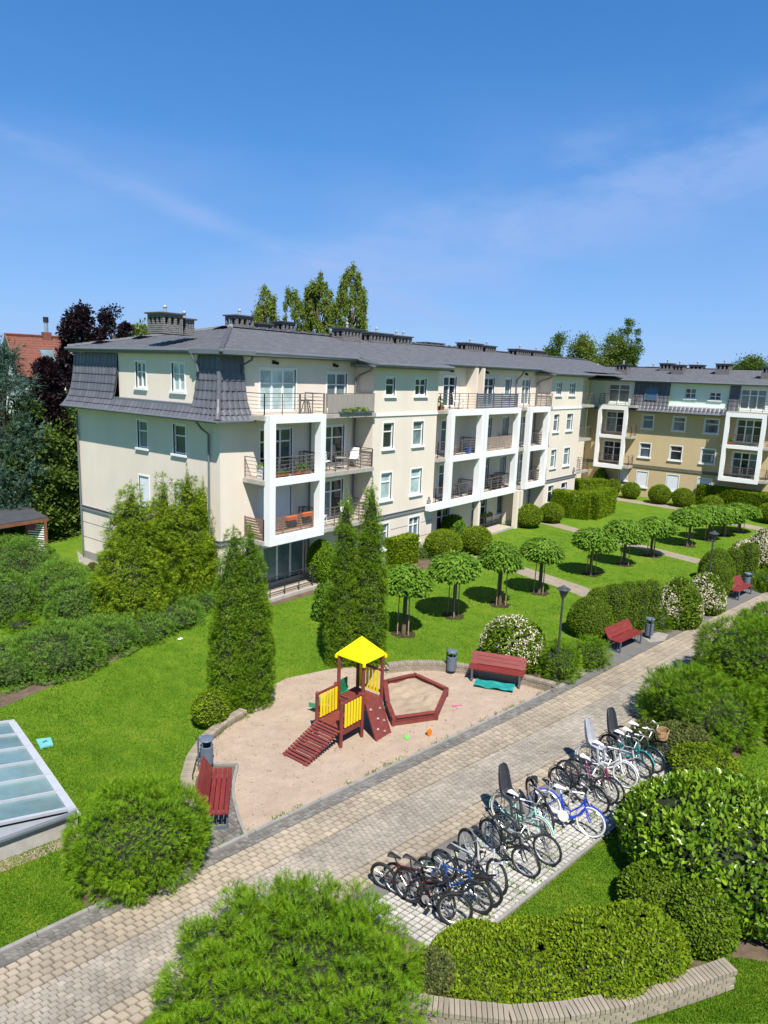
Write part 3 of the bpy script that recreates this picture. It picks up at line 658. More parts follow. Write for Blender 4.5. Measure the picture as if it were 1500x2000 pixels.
# ground floor terraces
b = slab(20.6, 24.9, 22.2, YA - .07, .16); railing(b, r2([(20.7, 22.3), (24.3, 22.3), (24.3, 23.3)]), .16, h=.95, nb=8, mat=m_railblk)
b = slab(33.6, 43.0, 22.1, YA - .07, .14)
railing(b, r2([(39.5, 23.2), (42.0, 23.2)]), .16, h=.9, nb=8, mat=m_railblk)

# ------------------------------------------------------------------ tan building across the end of the garden
XB = 64.3
B = thing('apartment_building', 'tan apartment building with pale green dormers at the far end of the garden', 'building', (XB, 14.0, 0))
fB = Face((0, -14.0, 0), (0, 1, 0), (-1, 0, 0))
YLO, YHI = 2.0, 26.2
for y0, y1 in ((20.05, 21.0), (17.35, 18.35), (14.65, 15.75)):
    fB.opening(B, y0, y1, 6.18, 7.38, 1, .64, m_glass); fB.opening(B, y0, y1, 3.6, 4.85, 1, .64, m_glassb if y0 < 15 else m_glass)
    fB.opening(B, y0, y1, .9, 2.3, 1, 0, m_glassw, shut=1.0)
fB.opening(B, 21.9, 22.6, 1.3, 2.3, 1, 0, m_glassw, shut=1.0)
fB.opening(B, 16.75, 17.65, 9.0, 9.85, 2, .5, m_glass); fB.opening(B, 14.75, 15.65, 8.95, 9.6, 2, .5, m_glass, shut=.0)
for c in (23.4, 12.3):
    for z0, z1 in ((8.36, 9.95), (5.62, 7.5), (2.92, 4.8)): fB.opening(B, c - .95, c + .95, z0, z1, 2 if c > 20 else 3, .7, m_glass if z0 < 8 else m_glassb, **KW)
for z0, z1 in ((6.18, 7.38), (3.6, 4.85)):
    for y0 in (8.2, 5.4): fB.opening(B, y0, y0 + 1, z0, z1, 1, .64, m_glass)
g = G(); fB.wall(g, YLO, YHI, 0, 7.80); g.quad(fB.p(YLO, 0), fB.p(YLO, 0, -11), fB.p(YLO, 10.3, -11), fB.p(YLO, 10.3)); g.build('wall', m_tan, B)
for y0, y1 in ((14.1, 18.9), (22.0, 26.1), (9.5, 13.3)):
    g = G(); fB.wall(g, y0, y1, 7.8, 10.4)
    for y in (y0, y1): g.quad(fB.p(y, 7.8), fB.p(y, 7.8, -1), fB.p(y, 10.4, -1), fB.p(y, 10.4))
    g.build('dormer_wall', m_mint, B)
mb = mansard(B, fB, [(18.9, 22.0, 0, 7), (14.1, 18.9, 0, 2), (13.3, 14.1, 0, 7)], tw=.34, dz=-.28)
g = G(); fB.box(g, YLO, YHI, 7.64, 7.74, -.02, .74); g.build('soffit', m_gutter, B)
gutter(B, [fB.p(13.3, 7.74, .8), fB.p(22.0, 7.74, .8)], .07)
g = G(); fB.box(g, YLO, YHI, 2.66, 2.80, .003, .07); fB.box(g, YLO, YHI, 2.82, 2.92, .003, .05); g.build('string_course', M('olive_trim', (.15, .14, .10), .8), B)
g = G(); fB.box(g, 14.02, 18.98, 8.24, 8.36, .004, .26); g.build('dormer_flashing', m_mint, B)
# roof window in the mansard
sk = G(); pz = [(8.75, mans_off(9.03) + .08), (9.75, mans_off(10.03) + .08)]
sk.add([fB.p(19.95, pz[0][0], pz[0][1]), fB.p(20.9, pz[0][0], pz[0][1]), fB.p(20.9, pz[1][0], pz[1][1]), fB.p(19.95, pz[1][0], pz[1][1])], [(0, 1, 2, 3)])
w_ = sk.build('roof_window', M('sky_pane', (.05, .09, .16), .05, .1, spec=.8), B)
g = G(); c4 = [fB.p(19.9, pz[0][0] - .04, pz[0][1] + .01), fB.p(20.95, pz[0][0] - .04, pz[0][1] + .01), fB.p(20.95, pz[1][0] + .04, pz[1][1] + .01), fB.p(19.9, pz[1][0] + .04, pz[1][1] + .01)]
for i in range(4): g.bar(c4[i], c4[(i + 1) % 4], .09, .07)
g.build('frame', m_gutter, w_)
tile_field('roof', m_roof, B, (-.55, 0, 10.36), (0, 1, 0), (6.6, 0, 1.25), Vector((-.19, 0, 1)).normalized(), 18, lambda t: YLO - 14, lambda t: YHI - 14 + 4.0 * t + .3, spt=3)
tile_field('roof', m_roof, B, (12.6, 0, 10.36), (0, 1, 0), (-6.6, 0, 1.25), Vector((.19, 0, 1)).normalized(), 4, lambda t: YLO - 14, lambda t: 16, spt=2)
g = G(); fB.box(g, YLO, YHI, 10.22, 10.34, .0, .52); g.build('eaves', m_trim, B)
gutter(B, [fB.p(YLO, 10.33, .6), fB.p(24.69, 10.33, .6)])
fBf = Face((63.0 - XB, -14.0, 0), (0, 1, 0), (-1, 0, 0))
for y0, y1 in ((22.0, 24.66), (10.9, 13.9)):
    frame(fBf, y0, y1, 2.45, 8.05, 5.3, root=B, w=.3)
    for z in (2.75, 5.42, 8.16):
        b = slab(63.05, XB - .003, y0 - .55 if z < 8 else y0 - .7, y1 + (.1 if z < 8 else 0), z, B, (XB, 14.0))
        q = lambda pts: [(p[0] - XB, p[1] - 14.0) for p in pts]
        railing(b, q([(64.25, y0 - .5), (63.1, y0 - .5), (63.1, y1), (64.25, y1)]), z)
for px0, px1, ytop, X in ((1152, 1182, 719, 66.), (1204, 1232, 713, 66.5), (1266, 1286, 718, 71.), (1290, 1318, 711, 69.), (1314, 1341, 714, 67.5), (1347, 1378, 714, 70.5), (1399, 1431, 712, 68.), (1489, 1512, 718, 66.5)):
    def onX(px, py): r = ray(px, py); return EYE + r * (X / r[0])
    a = onX(px0, ytop); b = onX(px1, ytop); zr = 10.36 + .19 * (X - 63.75) if X < 70.3 else 11.4
    chimney(B, X - XB, (a[1] + b[1]) / 2 - 14.0, zr - .3, (a[2] + b[2]) / 2, 1.0, abs(a[1] - b[1]) * .85, 1)
# ------------------------------------------------------------------ ground, path, sand
def LAWN(name):
    m, n, b, l = newmat(name); b.inputs['Roughness'].default_value = 0.9; b.inputs['Specular IOR Level'].default_value = 0.1
    tc = n.nodes.new('ShaderNodeTexCoord')
    def noise(s, d, st=(1, 1, 1)):
        mp = n.nodes.new('ShaderNodeMapping'); mp.inputs['Scale'].default_value = st; l(tc.outputs['Object'], mp.inputs['Vector'])
        x = n.nodes.new('ShaderNodeTexNoise'); x.inputs['Scale'].default_value = s; x.inputs['Detail'].default_value = d; x.inputs['Roughness'].default_value = .65
        l(mp.outputs['Vector'], x.inputs['Vector']); return x
    big = noise(.35, 4); mid = noise(2.2, 5, (1, .6, 1)); fine = noise(26, 6)
    r1 = n.nodes.new('ShaderNodeValToRGB'); e = r1.color_ramp.elements
    e[0].position = .32; e[0].color = (.055, .135, .008, 1); e[1].position = .72; e[1].color = (.180, .235, .024, 1); x = e.new(.5); x.color = (.105, .195, .012, 1)
    a = n.nodes.new('ShaderNodeMath'); a.operation = 'MULTIPLY_ADD'; a.inputs[1].default_value = .55; l(mid.outputs['Fac'], a.inputs[0])
    c = n.nodes.new('ShaderNodeMath'); c.operation = 'MULTIPLY'; c.inputs[1].default_value = .45; l(big.outputs['Fac'], c.inputs[0]); l(c.outputs[0], a.inputs[2])
    l(a.outputs[0], r1.inputs['Fac'])
    mr = n.nodes.new('ShaderNodeMapRange'); mr.inputs[1].default_value = .3; mr.inputs[2].default_value = .7; mr.inputs[3].default_value = .62; mr.inputs[4].default_value = 1.3; l(fine.outputs['Fac'], mr.inputs[0])
    hv = n.nodes.new('ShaderNodeHueSaturation'); l(r1.outputs['Color'], hv.inputs['Color']); l(mr.outputs[0], hv.inputs['Value']); l(hv.outputs['Color'], b.inputs['Base Color'])
    bp = n.nodes.new('ShaderNodeBump'); bp.inputs['Strength'].default_value = .8; bp.inputs['Distance'].default_value = .05; l(fine.outputs['Fac'], bp.inputs['Height']); l(bp.outputs['Normal'], b.inputs['Normal'])
    return m
def SANDM(name, c0, c1, s=1.0):
    m, n, b, l = newmat(name); b.inputs['Roughness'].default_value = .95; b.inputs['Specular IOR Level'].default_value = .1
    tc = n.nodes.new('ShaderNodeTexCoord')
    x = n.nodes.new('ShaderNodeTexNoise'); x.inputs['Scale'].default_value = 1.1 * s; x.inputs['Detail'].default_value = 8; x.inputs['Roughness'].default_value = .7; l(tc.outputs['Object'], x.inputs['Vector'])
    y = n.nodes.new('ShaderNodeTexNoise'); y.inputs['Scale'].default_value = 45 * s; y.inputs['Detail'].default_value = 4; l(tc.outputs['Object'], y.inputs['Vector'])
    r = n.nodes.new('ShaderNodeValToRGB'); e = r.color_ramp.elements; e[0].position = .3; e[0].color = (*c0, 1); e[1].position = .7; e[1].color = (*c1, 1); l(x.outputs['Fac'], r.inputs['Fac'])
    mr = n.nodes.new('ShaderNodeMapRange'); mr.inputs[1].default_value = .3; mr.inputs[2].default_value = .7; mr.inputs[3].default_value = .8; mr.inputs[4].default_value = 1.18; l(y.outputs['Fac'], mr.inputs[0])
    hv = n.nodes.new('ShaderNodeHueSaturation'); l(r.outputs['Color'], hv.inputs['Color']); l(mr.outputs[0], hv.inputs['Value']); l(hv.outputs['Color'], b.inputs['Base Color'])
    ad = n.nodes.new('ShaderNodeMath'); ad.operation = 'ADD'; l(x.outputs['Fac'], ad.inputs[0]); l(y.outputs['Fac'], ad.inputs[1])
    bp = n.nodes.new('ShaderNodeBump'); v = n.nodes.new('ShaderNodeTexVoronoi'); v.inputs['Scale'].default_value = 3.2 * s; v.inputs['Randomness'].default_value = 1; l(tc.outputs['Object'], v.inputs['Vector']); ad2 = n.nodes.new('ShaderNodeMath'); ad2.operation = 'ADD'; l(ad.outputs[0], ad2.inputs[0]); l(v.outputs['Distance'], ad2.inputs[1])
    bp.inputs['Strength'].default_value = .55; bp.inputs['Distance'].default_value = .06; l(ad2.outputs[0], bp.inputs['Height']); l(bp.outputs['Normal'], b.inputs['Normal'])
    return m
m_lawn = LAWN('mown_lawn'); m_sand = SANDM('pink_beige_sand', (.345, .262, .198), (.44, .345, .265)); m_sand2 = SANDM('heaped_sand', (.33, .25, .175), (.46, .36, .265), 2)
m_soil = SANDM('bare_soil', (.10, .072, .050), (.19, .14, .10), 2); m_dsoil = SANDM('dark_soil', (.035, .026, .018), (.075, .055, .04), 3); m_gravelm = SANDM('fine_pale_gravel', (.24, .22, .19), (.42, .39, .34), 3)
m_lawnpath = SANDM('sandy_path', (.26, .215, .165), (.34, .29, .225), 1.5)
m_joint = SANDM('joint_grit', (.12, .10, .075), (.19, .16, .12), 3)
m_joint2 = SANDM('mossy_joint', (.11, .105, .075), (.17, .16, .12), 3)
m_paver = M('beige_paver', (.308, .258, .192), .85, .26, .55, .25, 80, island=.13, world=True)
m_cobble = M('grey_cobble', (.285, .250, .205), .85, .28, .6, .3, 70, island=.13, world=True)
m_dcobble = M('dark_cobble', (.155, .145, .132), .85, .2, .8, .3, 70, island=.28, world=True)
m_wcobble = M('white_block', (.42, .405, .37), .85, .25, .8, .3, 70, island=.15, world=True)
m_kerb = M('weathered_kerb', (.24, .23, .21), .9, .2, 3, .3)
m_slabm = M('dark_asphalt_pad', (.135, .130, .122), .9, .15, 2.5, .4, 90)
m_wbrick = M('sand_brick', (.27, .228, .172), .9, .2, 2.5, .35, 60, island=.14)
m_mortar = M('mortar', (.24, .21, .17), .95, .2)

def sheet(name, poly, z, mat, kind='structure', parent=None):
    o = G().add([(p[0], p[1], z) for p in poly], [tuple(range(len(poly)))]).build(name, mat, parent)
    return tag(o, kind=kind)
def AT(*pts): return [at(x, y)[:2] for x, y in pts]
tag(G().quad((-600, -600, 0), (1500, -600, 0), (1500, 1500, 0), (-600, 1500, 0)).build('ground', m_lawn), kind='structure')

# --- the paved way: bands follow one gently bending line
PX = [-4, 4.2, 10.6, 15.8, 21, 29, 40, 62]; PY = [12.55, 11.2, 10.15, 9.32, 8.48, 7.35, 5.55, 1.6]
def yb(x): return float(np.interp(x, PX, PY))
def ybs(x): return (yb(x - 1.5) + yb(x) * 2 + yb(x + 1.5)) / 4
def wb(x): return float(np.interp(x, [4, 12, 21, 40], [.80, .84, 1.05, 1.05]))
def wg(x): return float(np.interp(x, [4, 12, 21, 40], [1.15, 1.25, 1.35, 1.3]))
def band(name, off0, off1, x0, x1, z, mat, n=60):
    xs = np.linspace(x0, x1, n); V = []; F = []
    for i, x in enumerate(xs):
        V += [(x, ybs(x) - off0(x), z), (x, ybs(x) - off1(x), z)]
        if i: F.append((2*i-2, 2*i-1, 2*i+1, 2*i))
    return tag(G().add(V, F).build(name, mat), kind='structure')
c_ = lambda v: (lambda x: v)
path = band('path', c_(-.42), lambda x: wb(x) + wg(x) + .56, -4, 62, .008, m_joint)

def stones(parent, name, cells, mat, h, limit=300, order=None, taper=.012):
    """cells = list of 4-corner quads on the ground; the nearest become one object each, the rest one mesh"""
    cs = np.array([[sum(p[0] for p in c) / 4, sum(p[1] for p in c) / 4] for c in cells])
    inview = []
    for i, p in enumerate(cs):
        q = MAT.T @ (np.array([p[0], p[1], 0.02]) - EYE)
        x = 750 + FOC * q[0] / q[2]; y = 1000 + FOC * q[1] / q[2]
        inview.append(q[2] > 0 and -25 < x < 1525 and -25 < y < 2025)
    dist = [(0 if inview[i] else 1000) + math.hypot(*cs[i]) for i in range(len(cells))]
    od = np.argsort(dist); rng = random.Random(len(cells)); big = G(); k = 0
    for i in od:
        if not inview[i]: continue
        c = cells[i]; cx, cy = cs[i]; zz = h + rng.uniform(-.006, .006); tl = [rng.uniform(-.004, .004) for _ in range(4)]
        lo = [(p[0] - cx, p[1] - cy, 0) for p in c]
        hi = [(v[0] * (1 - taper * 6), v[1] * (1 - taper * 6), zz + tl[j]) for j, v in enumerate(lo)]
        f = [(4,5,6,7), (0,1,5,4), (1,2,6,5), (2,3,7,6), (3,0,4,7)]
        if k < limit:
            G().add(lo + hi, f).build(name, mat, parent, loc=(cx, cy, .009))
        else: big.add([(v[0] + cx, v[1] + cy, v[2] + .009) for v in lo + hi], f)
        k += 1
    if big.n: tag(big.build(name + '_field', mat, parent), kind='stuff')
def grid_cells(x0, x1, o0, o1, dx, rows, gap, stagger=True, jit=.0, seed=1):
    rng = random.Random(seed); cells = []
    for r in range(rows):
        n = int((x1 - x0) / dx)
        for k in range(n):
            xa = x0 + (k + (.5 if stagger and r % 2 else 0)) * dx; xb = xa + dx
            def pt(x, t):
                a, b = o0(x), o1(x); return (x + t * .10, ybs(x) - (a + (b - a) * t))
            g2 = gap / 2; t0, t1 = r / rows, (r + 1) / rows; gt = gap / 2 / max(.05, abs(o1(xa) - o0(xa)))
            j = lambda: rng.uniform(-jit, jit)
            q = [pt(xa + g2, t0 + gt), pt(xb - g2, t0 + gt), pt(xb - g2, t1 - gt), pt(xa + g2, t1 - gt)]
            cells.append([(p[0] + j(), p[1] + j()) for p in reversed(q)])
    return cells
stones(path, 'paver', grid_cells(2, 46, c_(0), wb, .178, 5, .026, jit=.006, seed=2) + grid_cells(2, 46, lambda x: wb(x) + wg(x), lambda x: wb(x) + wg(x) + .56, .178, 3, .030, jit=.006, seed=3), m_paver, .030)
stones(path, 'cobble', grid_cells(2, 40, wb, lambda x: wb(x) + wg(x), .125, 10, .012, jit=.010, seed=4), m_cobble, .024)
edge = band('path_edge', c_(-.40), c_(-.002), -4, 21.6, .012, m_joint2)
stones(edge, 'cobble', grid_cells(2, 21.5, c_(-.30), c_(-.004), .10, 3, .012, jit=.010, seed=5), m_dcobble, .020, limit=300)
g = G()
xs = np.arange(-4, 21.6, .9)
for i in range(len(xs) - 1): g.bar((xs[i], ybs(xs[i]) + .36, .03), (xs[i+1] - .015, ybs(xs[i+1]) + .36, .03), .09, .10)
tag(g.build('kerb', m_kerb), kind='structure')
# dark paved pads of the benches beyond the playground
tag(G().add([(p[0], p[1], .014) for p in [(21.3, 8.95), (21.3, 8.50), (25, 7.95), (29.2, 7.38), (34, 6.55), (40, 5.6), (48, 4.2), (48, 4.9), (41, 6.35), (38.5, 6.95), (35.6, 7.0), (34.6, 6.95), (33.2, 6.95), (31.5, 7.25), (29.4, 7.55), (28.6, 8.7), (25.2, 9.2), (24.3, 8.45)]], [tuple(range(18))]).build('pavement', m_slabm), kind='structure')
# asphalt strip and bike stand paving
def o_a(x): return wb(x) + wg(x) + .56
band('tarmac_strip', o_a, lambda x: o_a(x) + .36, 6, 22, .012, m_slabm)
bikepad = band('bike_stand_paving', lambda x: o_a(x) + .36, lambda x: np.interp(x, [9, 11, 14, 20], [5.2, 4.85, 4.55, 4.6]) * 0 + (ybs(x) - float(np.interp(x, [9, 10.1, 12, 14.2, 20], [5.52, 5.34, 5.05, 4.72, 3.85]))), 9.2, 20.2, .010, m_joint2)
stones(bikepad, 'block', grid_cells(9.3, 20, lambda x: o_a(x) + .37, lambda x: ybs(x) - float(np.interp(x, [9, 10.1, 12, 14.2, 20], [5.54, 5.36, 5.07, 4.74, 3.87])), .125, 14, .026, stagger=False, jit=.006, seed=6), m_wcobble, .022)
g = G()
for i in range(12):
    xa, xb = 9.6 + i * .9, 10.49 + i * .9; f = lambda x: float(np.interp(x, [9, 10.1, 12, 14.2, 20], [5.54, 5.36, 5.07, 4.74, 3.87])) - .04
    g.bar((xa, f(xa), .02), (xb, f(xb), .02), .06, .10)
tag(g.build('kerb', m_kerb), kind='structure')

# --- playground sand
arcL = AT((482,1640)) + [(9.05, 11.6), (9.02, 12.2)] + AT((375,1570), (362,1530), (372,1490), (405,1440), (440,1408), (475,1390), (520,1345), (560,1325), (640,1308))
arcR = AT((700,1300), (750,1300), (820,1298), (900,1303), (960,1312), (1030,1325), (1085,1345))
sand_poly = [(8.9, ybs(8.9) + .40)] + [tuple(p) for p in arcL[1:]] + [tuple(p) for p in arcR] + [(21.1, ybs(21.1) + .40)] + [(x, ybs(x) + .40) for x in np.linspace(20, 10, 12)]
sheet('sand_area', sand_poly, .006, m_sand)
# stone pad of the bench at the left end, with a bent kerb
padL = AT((482,1640), (462,1590), (455,1545), (462,1498), (400,1494), (383,1520), (372,1580), (378,1625), (400,1690))
bp_ = sheet('bench_paving', [tuple(p) for p in padL] + [(8.2, ybs(8.2) + .40), (9.0, ybs(9.0) + .40)], .011, m_joint2)
cl = []
rng = random.Random(3)
for i in range(26):
    for j in range(16):
        x = 8.1 + i * .115; y = 10.85 + j * .115
        cl.append([(x, y), (x + .1, y), (x + .1, y + .1), (x, y + .1)])
def inside(p, poly):
    r = False; n = len(poly)
    for i in range(n):
        a, b = poly[i], poly[i - 1]
        if (a[1] > p[1]) != (b[1] > p[1]) and p[0] < (b[0] - a[0]) * (p[1] - a[1]) / (b[1] - a[1]) + a[0]: r = not r
    return r
padp = [tuple(p) for p in padL] + [(8.2, ybs(8.2) + .42), (9.0, ybs(9.0) + .42)]
stones(bp_, 'cobble', [c for c in cl if inside((c[0][0] + .05, c[0][1] + .05), padp)], m_dcobble, .018)
kp = AT((482,1640), (466,1600), (456,1560), (456,1530), (464,1496), (405,1494)); g = G()
for i in range(len(kp) - 1): g.bar((*kp[i], .02), (*kp[i+1], .02), .07, .09)
tag(g.build('kerb', m_kerb), kind='structure')

def brick_wall(name, label, pts, h, w, cope=True, bl=.20, bh=.075):
    """low curved garden wall: core, courses of stretchers, soldier coping; every brick its own"""
    t = thing(name, label, 'low wall', (*pts[0], 0)); o = Vector((*pts[0], 0))
    P_ = [Vector((*p, 0)) for p in pts]; seg = [(P_[i+1] - P_[i]).length for i in range(len(P_) - 1)]; Ltot = sum(seg)
    def along(s):
        s = max(0, min(Ltot - 1e-4, s)); i = 0
        while s > seg[i]: s -= seg[i]; i += 1
        d = (P_[i+1] - P_[i]).normalized(); return P_[i] + d * s, d
    core = G(); m = max(6, int(Ltot / .3))
    for i in range(m):
        a, _ = along(Ltot * i / m); b, _ = along(Ltot * (i + 1) / m); core.bar(a + Vector((0,0,h/2 - .03)) - o, b + Vector((0,0,h/2 - .03)) - o, w - .035, h - .06)
    core.build('core', m_mortar, t)
    rows = max(1, int((h - .07) / bh)); n = 0; rest = G(); rg = random.Random(int(Ltot * 100))
    def put(c, ax, sx, sy, sz):
        nonlocal n
        az = Vector((0, 0, 1)); ay = az.cross(ax)
        g = G().obox((0,0,0), ax, ay, az, sx, sy, sz)
        if n < 298: g.build('brick', m_wbrick, t, loc=c - o)
        else: rest.obox(c - o, ax, ay, az, sx, sy, sz)
        n += 1
    cw = .085; k = int(Ltot / cw)
    for i in range(k):
        p, d = along((i + .5) * Ltot / k); put(p + Vector((0, 0, h - .045 + rg.uniform(-.004, .004))), d, Ltot / k - .012, w + .03, .085)
    for r in range(rows):
        z = h - .09 - bh * (r + .5)
        if z < .03: break
        k = int(Ltot / bl)
        for i in range(k):
            s = (i + (.5 if r % 2 else .05)) * Ltot / k
            p, d = along(s); put(p + Vector((0, 0, z)), d, Ltot / k - .014, w, bh - .012)
    if rest.n: tag(rest.build('brick_courses', m_wbrick, t), kind='stuff')
    return t
wl = AT((383,1640), (372,1600), (365,1560), (364,1530), (374,1492), (400,1452), (438,1420), (476,1398))
brick_wall('brick_wall', 'low curved brick edging beside the lawn, behind the end-on red bench', [tuple(p) for p in wl], .22, .24)
wr = [at(x, y, .0) for x, y in ((757, 1313), (800,1308), (850,1308), (905,1314), (960,1324), (1030,1338), (1083,1352))]
brick_wall('brick_wall', 'low curved brick wall behind the long bench by the sandpit', [tuple(p[:2]) for p in wr], .32, .22)
wb_ = [at(x, y, .42)[:2] for x, y in ((783,1948), (876,1964), (999,1977), (1105,1970), (1212,1950), (1313,1920), (1375,1900), (1428,1882))]
brick_wall('brick_wall', 'curved brick planter wall in front of the rounded yellow-green hedge', [tuple(p) for p in wb_], .42, .26)

# narrow sandy paths across the lawn
def ribbon(name, pts, w, z, mat):
    V = []; F = []; P_ = [Vector((*p, 0)) for p in pts]
    for i, p in enumerate(P_):
        d = (P_[min(i+1, len(P_)-1)] - P_[max(i-1, 0)]).normalized(); s = Vector((-d.y, d.x, 0)) * w / 2
        V += [p + s + Vector((0,0,z)), p - s + Vector((0,0,z))]
        if i: F.append((2*i-2, 2*i-1, 2*i+1, 2*i))
    return tag(G().add(V, F).build(name, mat), kind='structure')
ribbon('lawn_path', AT((895,1070), (940,1085), (990,1105), (1060,1128), (1120,1148), (1160,1164)), 1.3, .006, m_lawnpath)
ribbon('lawn_path', AT((1040,1012), (1065,1020), (1110,1032), (1190,1053), (1290,1078), (1370,1098)), 1.2, .006, m_lawnpath)
ribbon('lawn_path', AT((1160,960), (1200,974), (1260,983), (1330,994), (1400,1010), (1440,1024), (1500,1036)), 1.6, .010, m_lawnpath)
# soil beds
sheet('soil_strip', AT((0,1352), (100,1315), (200,1278), (268,1262), (262,1275), (180,1308), (90,1345), (0,1384)), .005, m_soil)
sheet('planting_bed', AT((118,1668), (150,1740), (180,1790), (300,1745), (420,1680), (405,1640), (250,1600), (140,1630)), .004, m_soil)
sheet('planting_bed', AT((1090,1345), (1160,1312), (1195,1285), (1190,1250), (1110,1256), (1060,1290), (1000,1300), (990,1318)), .005, m_soil)
sheet('planting_bed', AT((1245,1262), (1300,1245), (1410,1190), (1470,1150), (1500,1120), (1500,1100), (1430,1140), (1370,1180), (1280,1215), (1195,1240)), .005, m_soil)
sheet('gravel_patch', AT((1090,1345), (1118,1332), (1150,1312), (1140,1290), (1112,1300)), .016, m_gravelm)
sheet('gravel_patch', AT((1255,1245), (1285,1235), (1305,1240), (1298,1252), (1270,1256)), .018, m_gravelm)
sheet('planting_bed', [(19.5, 5.6), (24, 5.0), (34, 3.6), (34, 1.5), (24, 2.2), (20, 3.2), (18.2, 3.6), (17.2, 4.3), (19.6, 4.2)], .005, m_soil)
sheet('planting_bed', AT((880,1800), (960,1880), (1200,1800), (1220,1720), (1500,1700), (1500,1880), (1430,1870), (1300,1905), (1100,1955), (900,1960), (780,1940), (760,1880)), .005, m_soil)
sheet('planting_bed', AT((560,1790), (740,1745), (860,1810), (880,1960), (780,1990), (700,2060), (430,2060), (430,1900)), .0075, m_soil)
sheet('planting_bed', [(19.2, 22.2), (33.2, 22.2), (33.2, 20.2), (28, 20.6), (24.6, 21.6), (19.2, 21.9)], .005, m_soil)
sheet('planting_bed', AT((165,1088), (150,1075), (155,1100), (190,1110), (230,1100)), .005, m_gravelm)
sheet('bare_earth', AT((90,1050), (155,1040), (150,1020), (95,1024)), .005, m_soil)

# blades of grass over the lawn, thinner and wider with distance
def on_hard(x, y):
    yy = np.interp(x, PX, PY)
    return (y < yy + .42) & (y > yy - 4.9) & (x > -4) & (y > 3.2)
rs = np.random.RandomState(7)
N = 420000
px_ = rs.uniform(-30, 1530, N); py_ = 1040 + 960 * rs.uniform(0, 1, N) ** .85
rr = np.stack([px_ - 750, py_ - 1000, np.full(N, FOC)], 1) @ MAT.T
tt = -EYE[2] / rr[:, 2]; gp = EYE + rr * tt[:, None]
ok = ~on_hard(gp[:, 0], gp[:, 1]) & (gp[:, 1] < 22.1) & (tt > 0)
def pip(P_, poly):
    r = np.zeros(len(P_), bool); n = len(poly)
    for i in range(n):
        a, b = poly[i], poly[i - 1]
        if a[1] == b[1]: continue
        c = ((a[1] > P_[:, 1]) != (b[1] > P_[:, 1])) & (P_[:, 0] < (b[0] - a[0]) * (P_[:, 1] - a[1]) / (b[1] - a[1]) + a[0]); r ^= c
    return r
ok &= ~pip(gp, sand_poly) & ~pip(gp, padp)
for o in list(bpy.data.objects):
    if o.name.split('.')[0] in ('planting_bed', 'soil_strip', 'lawn_path', 'bare_earth', 'pavement', 'gravel_patch', 'bike_stand_paving', 'tarmac_strip'):
        me = o.data
        for pl in me.polygons: ok &= ~pip(gp, [tuple(me.vertices[i].co[:2]) for i in pl.vertices])
gp = gp[ok]; n = len(gp); dist = np.linalg.norm(gp - EYE, axis=1)
ang = rs.uniform(0, 2 * np.pi, n); hgt_ = rs.uniform(.025, .06, n); wd = .0035 + .00042 * dist
sd = np.stack([np.cos(ang), np.sin(ang), np.zeros(n)], 1) * wd[:, None]
tip = np.stack([rs.normal(0, .022, n), rs.normal(0, .022, n), hgt_], 1)
gp[:, 2] = .002
V = np.stack([gp - sd, gp + sd, gp + tip], 1).reshape(-1, 3)
m_grass = LEAF('grass_blades', (.055, .140, .006), (.120, .230, .012), (.26, .32, .035), .6, .35, .1, .9, rw=.40, nw=2.0, off=.72, stretch=(1.5, .5, 1))
gr = bulk('grass', V, np.arange(3 * n).reshape(-1, 3), m_grass)
tag(gr, 'short mown grass blades covering the lawn', 'grass', kind='stuff')

# weeds in the joints of the bike stand and along the kerbs, fallen leaves on the sand
def weeds(name, label, pts, mat, seed, hh=(.03, .09), n=14, spread=.06):
    rs = np.random.RandomState(seed); P_ = np.repeat(np.array(pts), n, 0); m = len(P_); P_ = P_ + np.concatenate([rs.normal(0, spread, (m, 2)), np.zeros((m, 1))], 1)
    a = rs.uniform(0, 6.283, m); s = .012; d = np.stack([np.cos(a), np.sin(a), np.zeros(m)], 1) * s
    tip = np.stack([rs.normal(0, .04, m), rs.normal(0, .04, m), rs.uniform(*hh, m)], 1); V = np.stack([P_ - d, P_ + d, P_ + tip], 1).reshape(-1, 3)
    return tag(bulk(name, V, np.arange(3 * m).reshape(-1, 3), mat), label, 'weeds', kind='stuff')
rg = random.Random(12); pts = []
for i in range(150):
    x = rg.uniform(10.2, 19.5); pts.append((x, ybs(x) - rg.uniform(3.2, 4.9), .02))
for i in range(90):
    x = rg.uniform(10.2, 19.5); pts.append((x, ybs(x) - o_a(x) - .36 - abs(rg.gauss(0, .12)), .02))
weeds('weeds', 'green weeds growing in the joints of the white bike stand paving', pts, m_grass, 3)
pts = []
for i in range(70):
    x = rg.uniform(-2, 21); pts.append((x, ybs(x) + .42 + abs(rg.gauss(0, .02)), .01))
for q in (wl, arcR):
    for i in range(len(q) - 1):
        for k in range(10): t = rg.random(); pts.append((q[i][0] * (1-t) + q[i+1][0] * t + rg.gauss(0, .10), q[i][1] * (1-t) + q[i+1][1] * t + rg.gauss(0, .10), .008))
weeds('grass_tufts', 'ragged grass tufts along the kerb and the sand edge', pts, m_grass, 4, (.04, .11), 16, .07)
rs = np.random.RandomState(9); n = 900; xy = np.stack([rs.uniform(9, 21, n), rs.uniform(9, 16, n)], 1); xy = xy[pip(np.c_[xy, np.zeros(len(xy))], sand_poly)]; n = len(xy)
a = rs.uniform(0, 6.28, n); l_ = rs.uniform(.015, .04, n); d = np.stack([np.cos(a), np.sin(a), np.zeros(n)], 1); e = np.stack([-np.sin(a), np.cos(a), np.zeros(n)], 1); c = np.c_[xy, np.full(n, .011)]
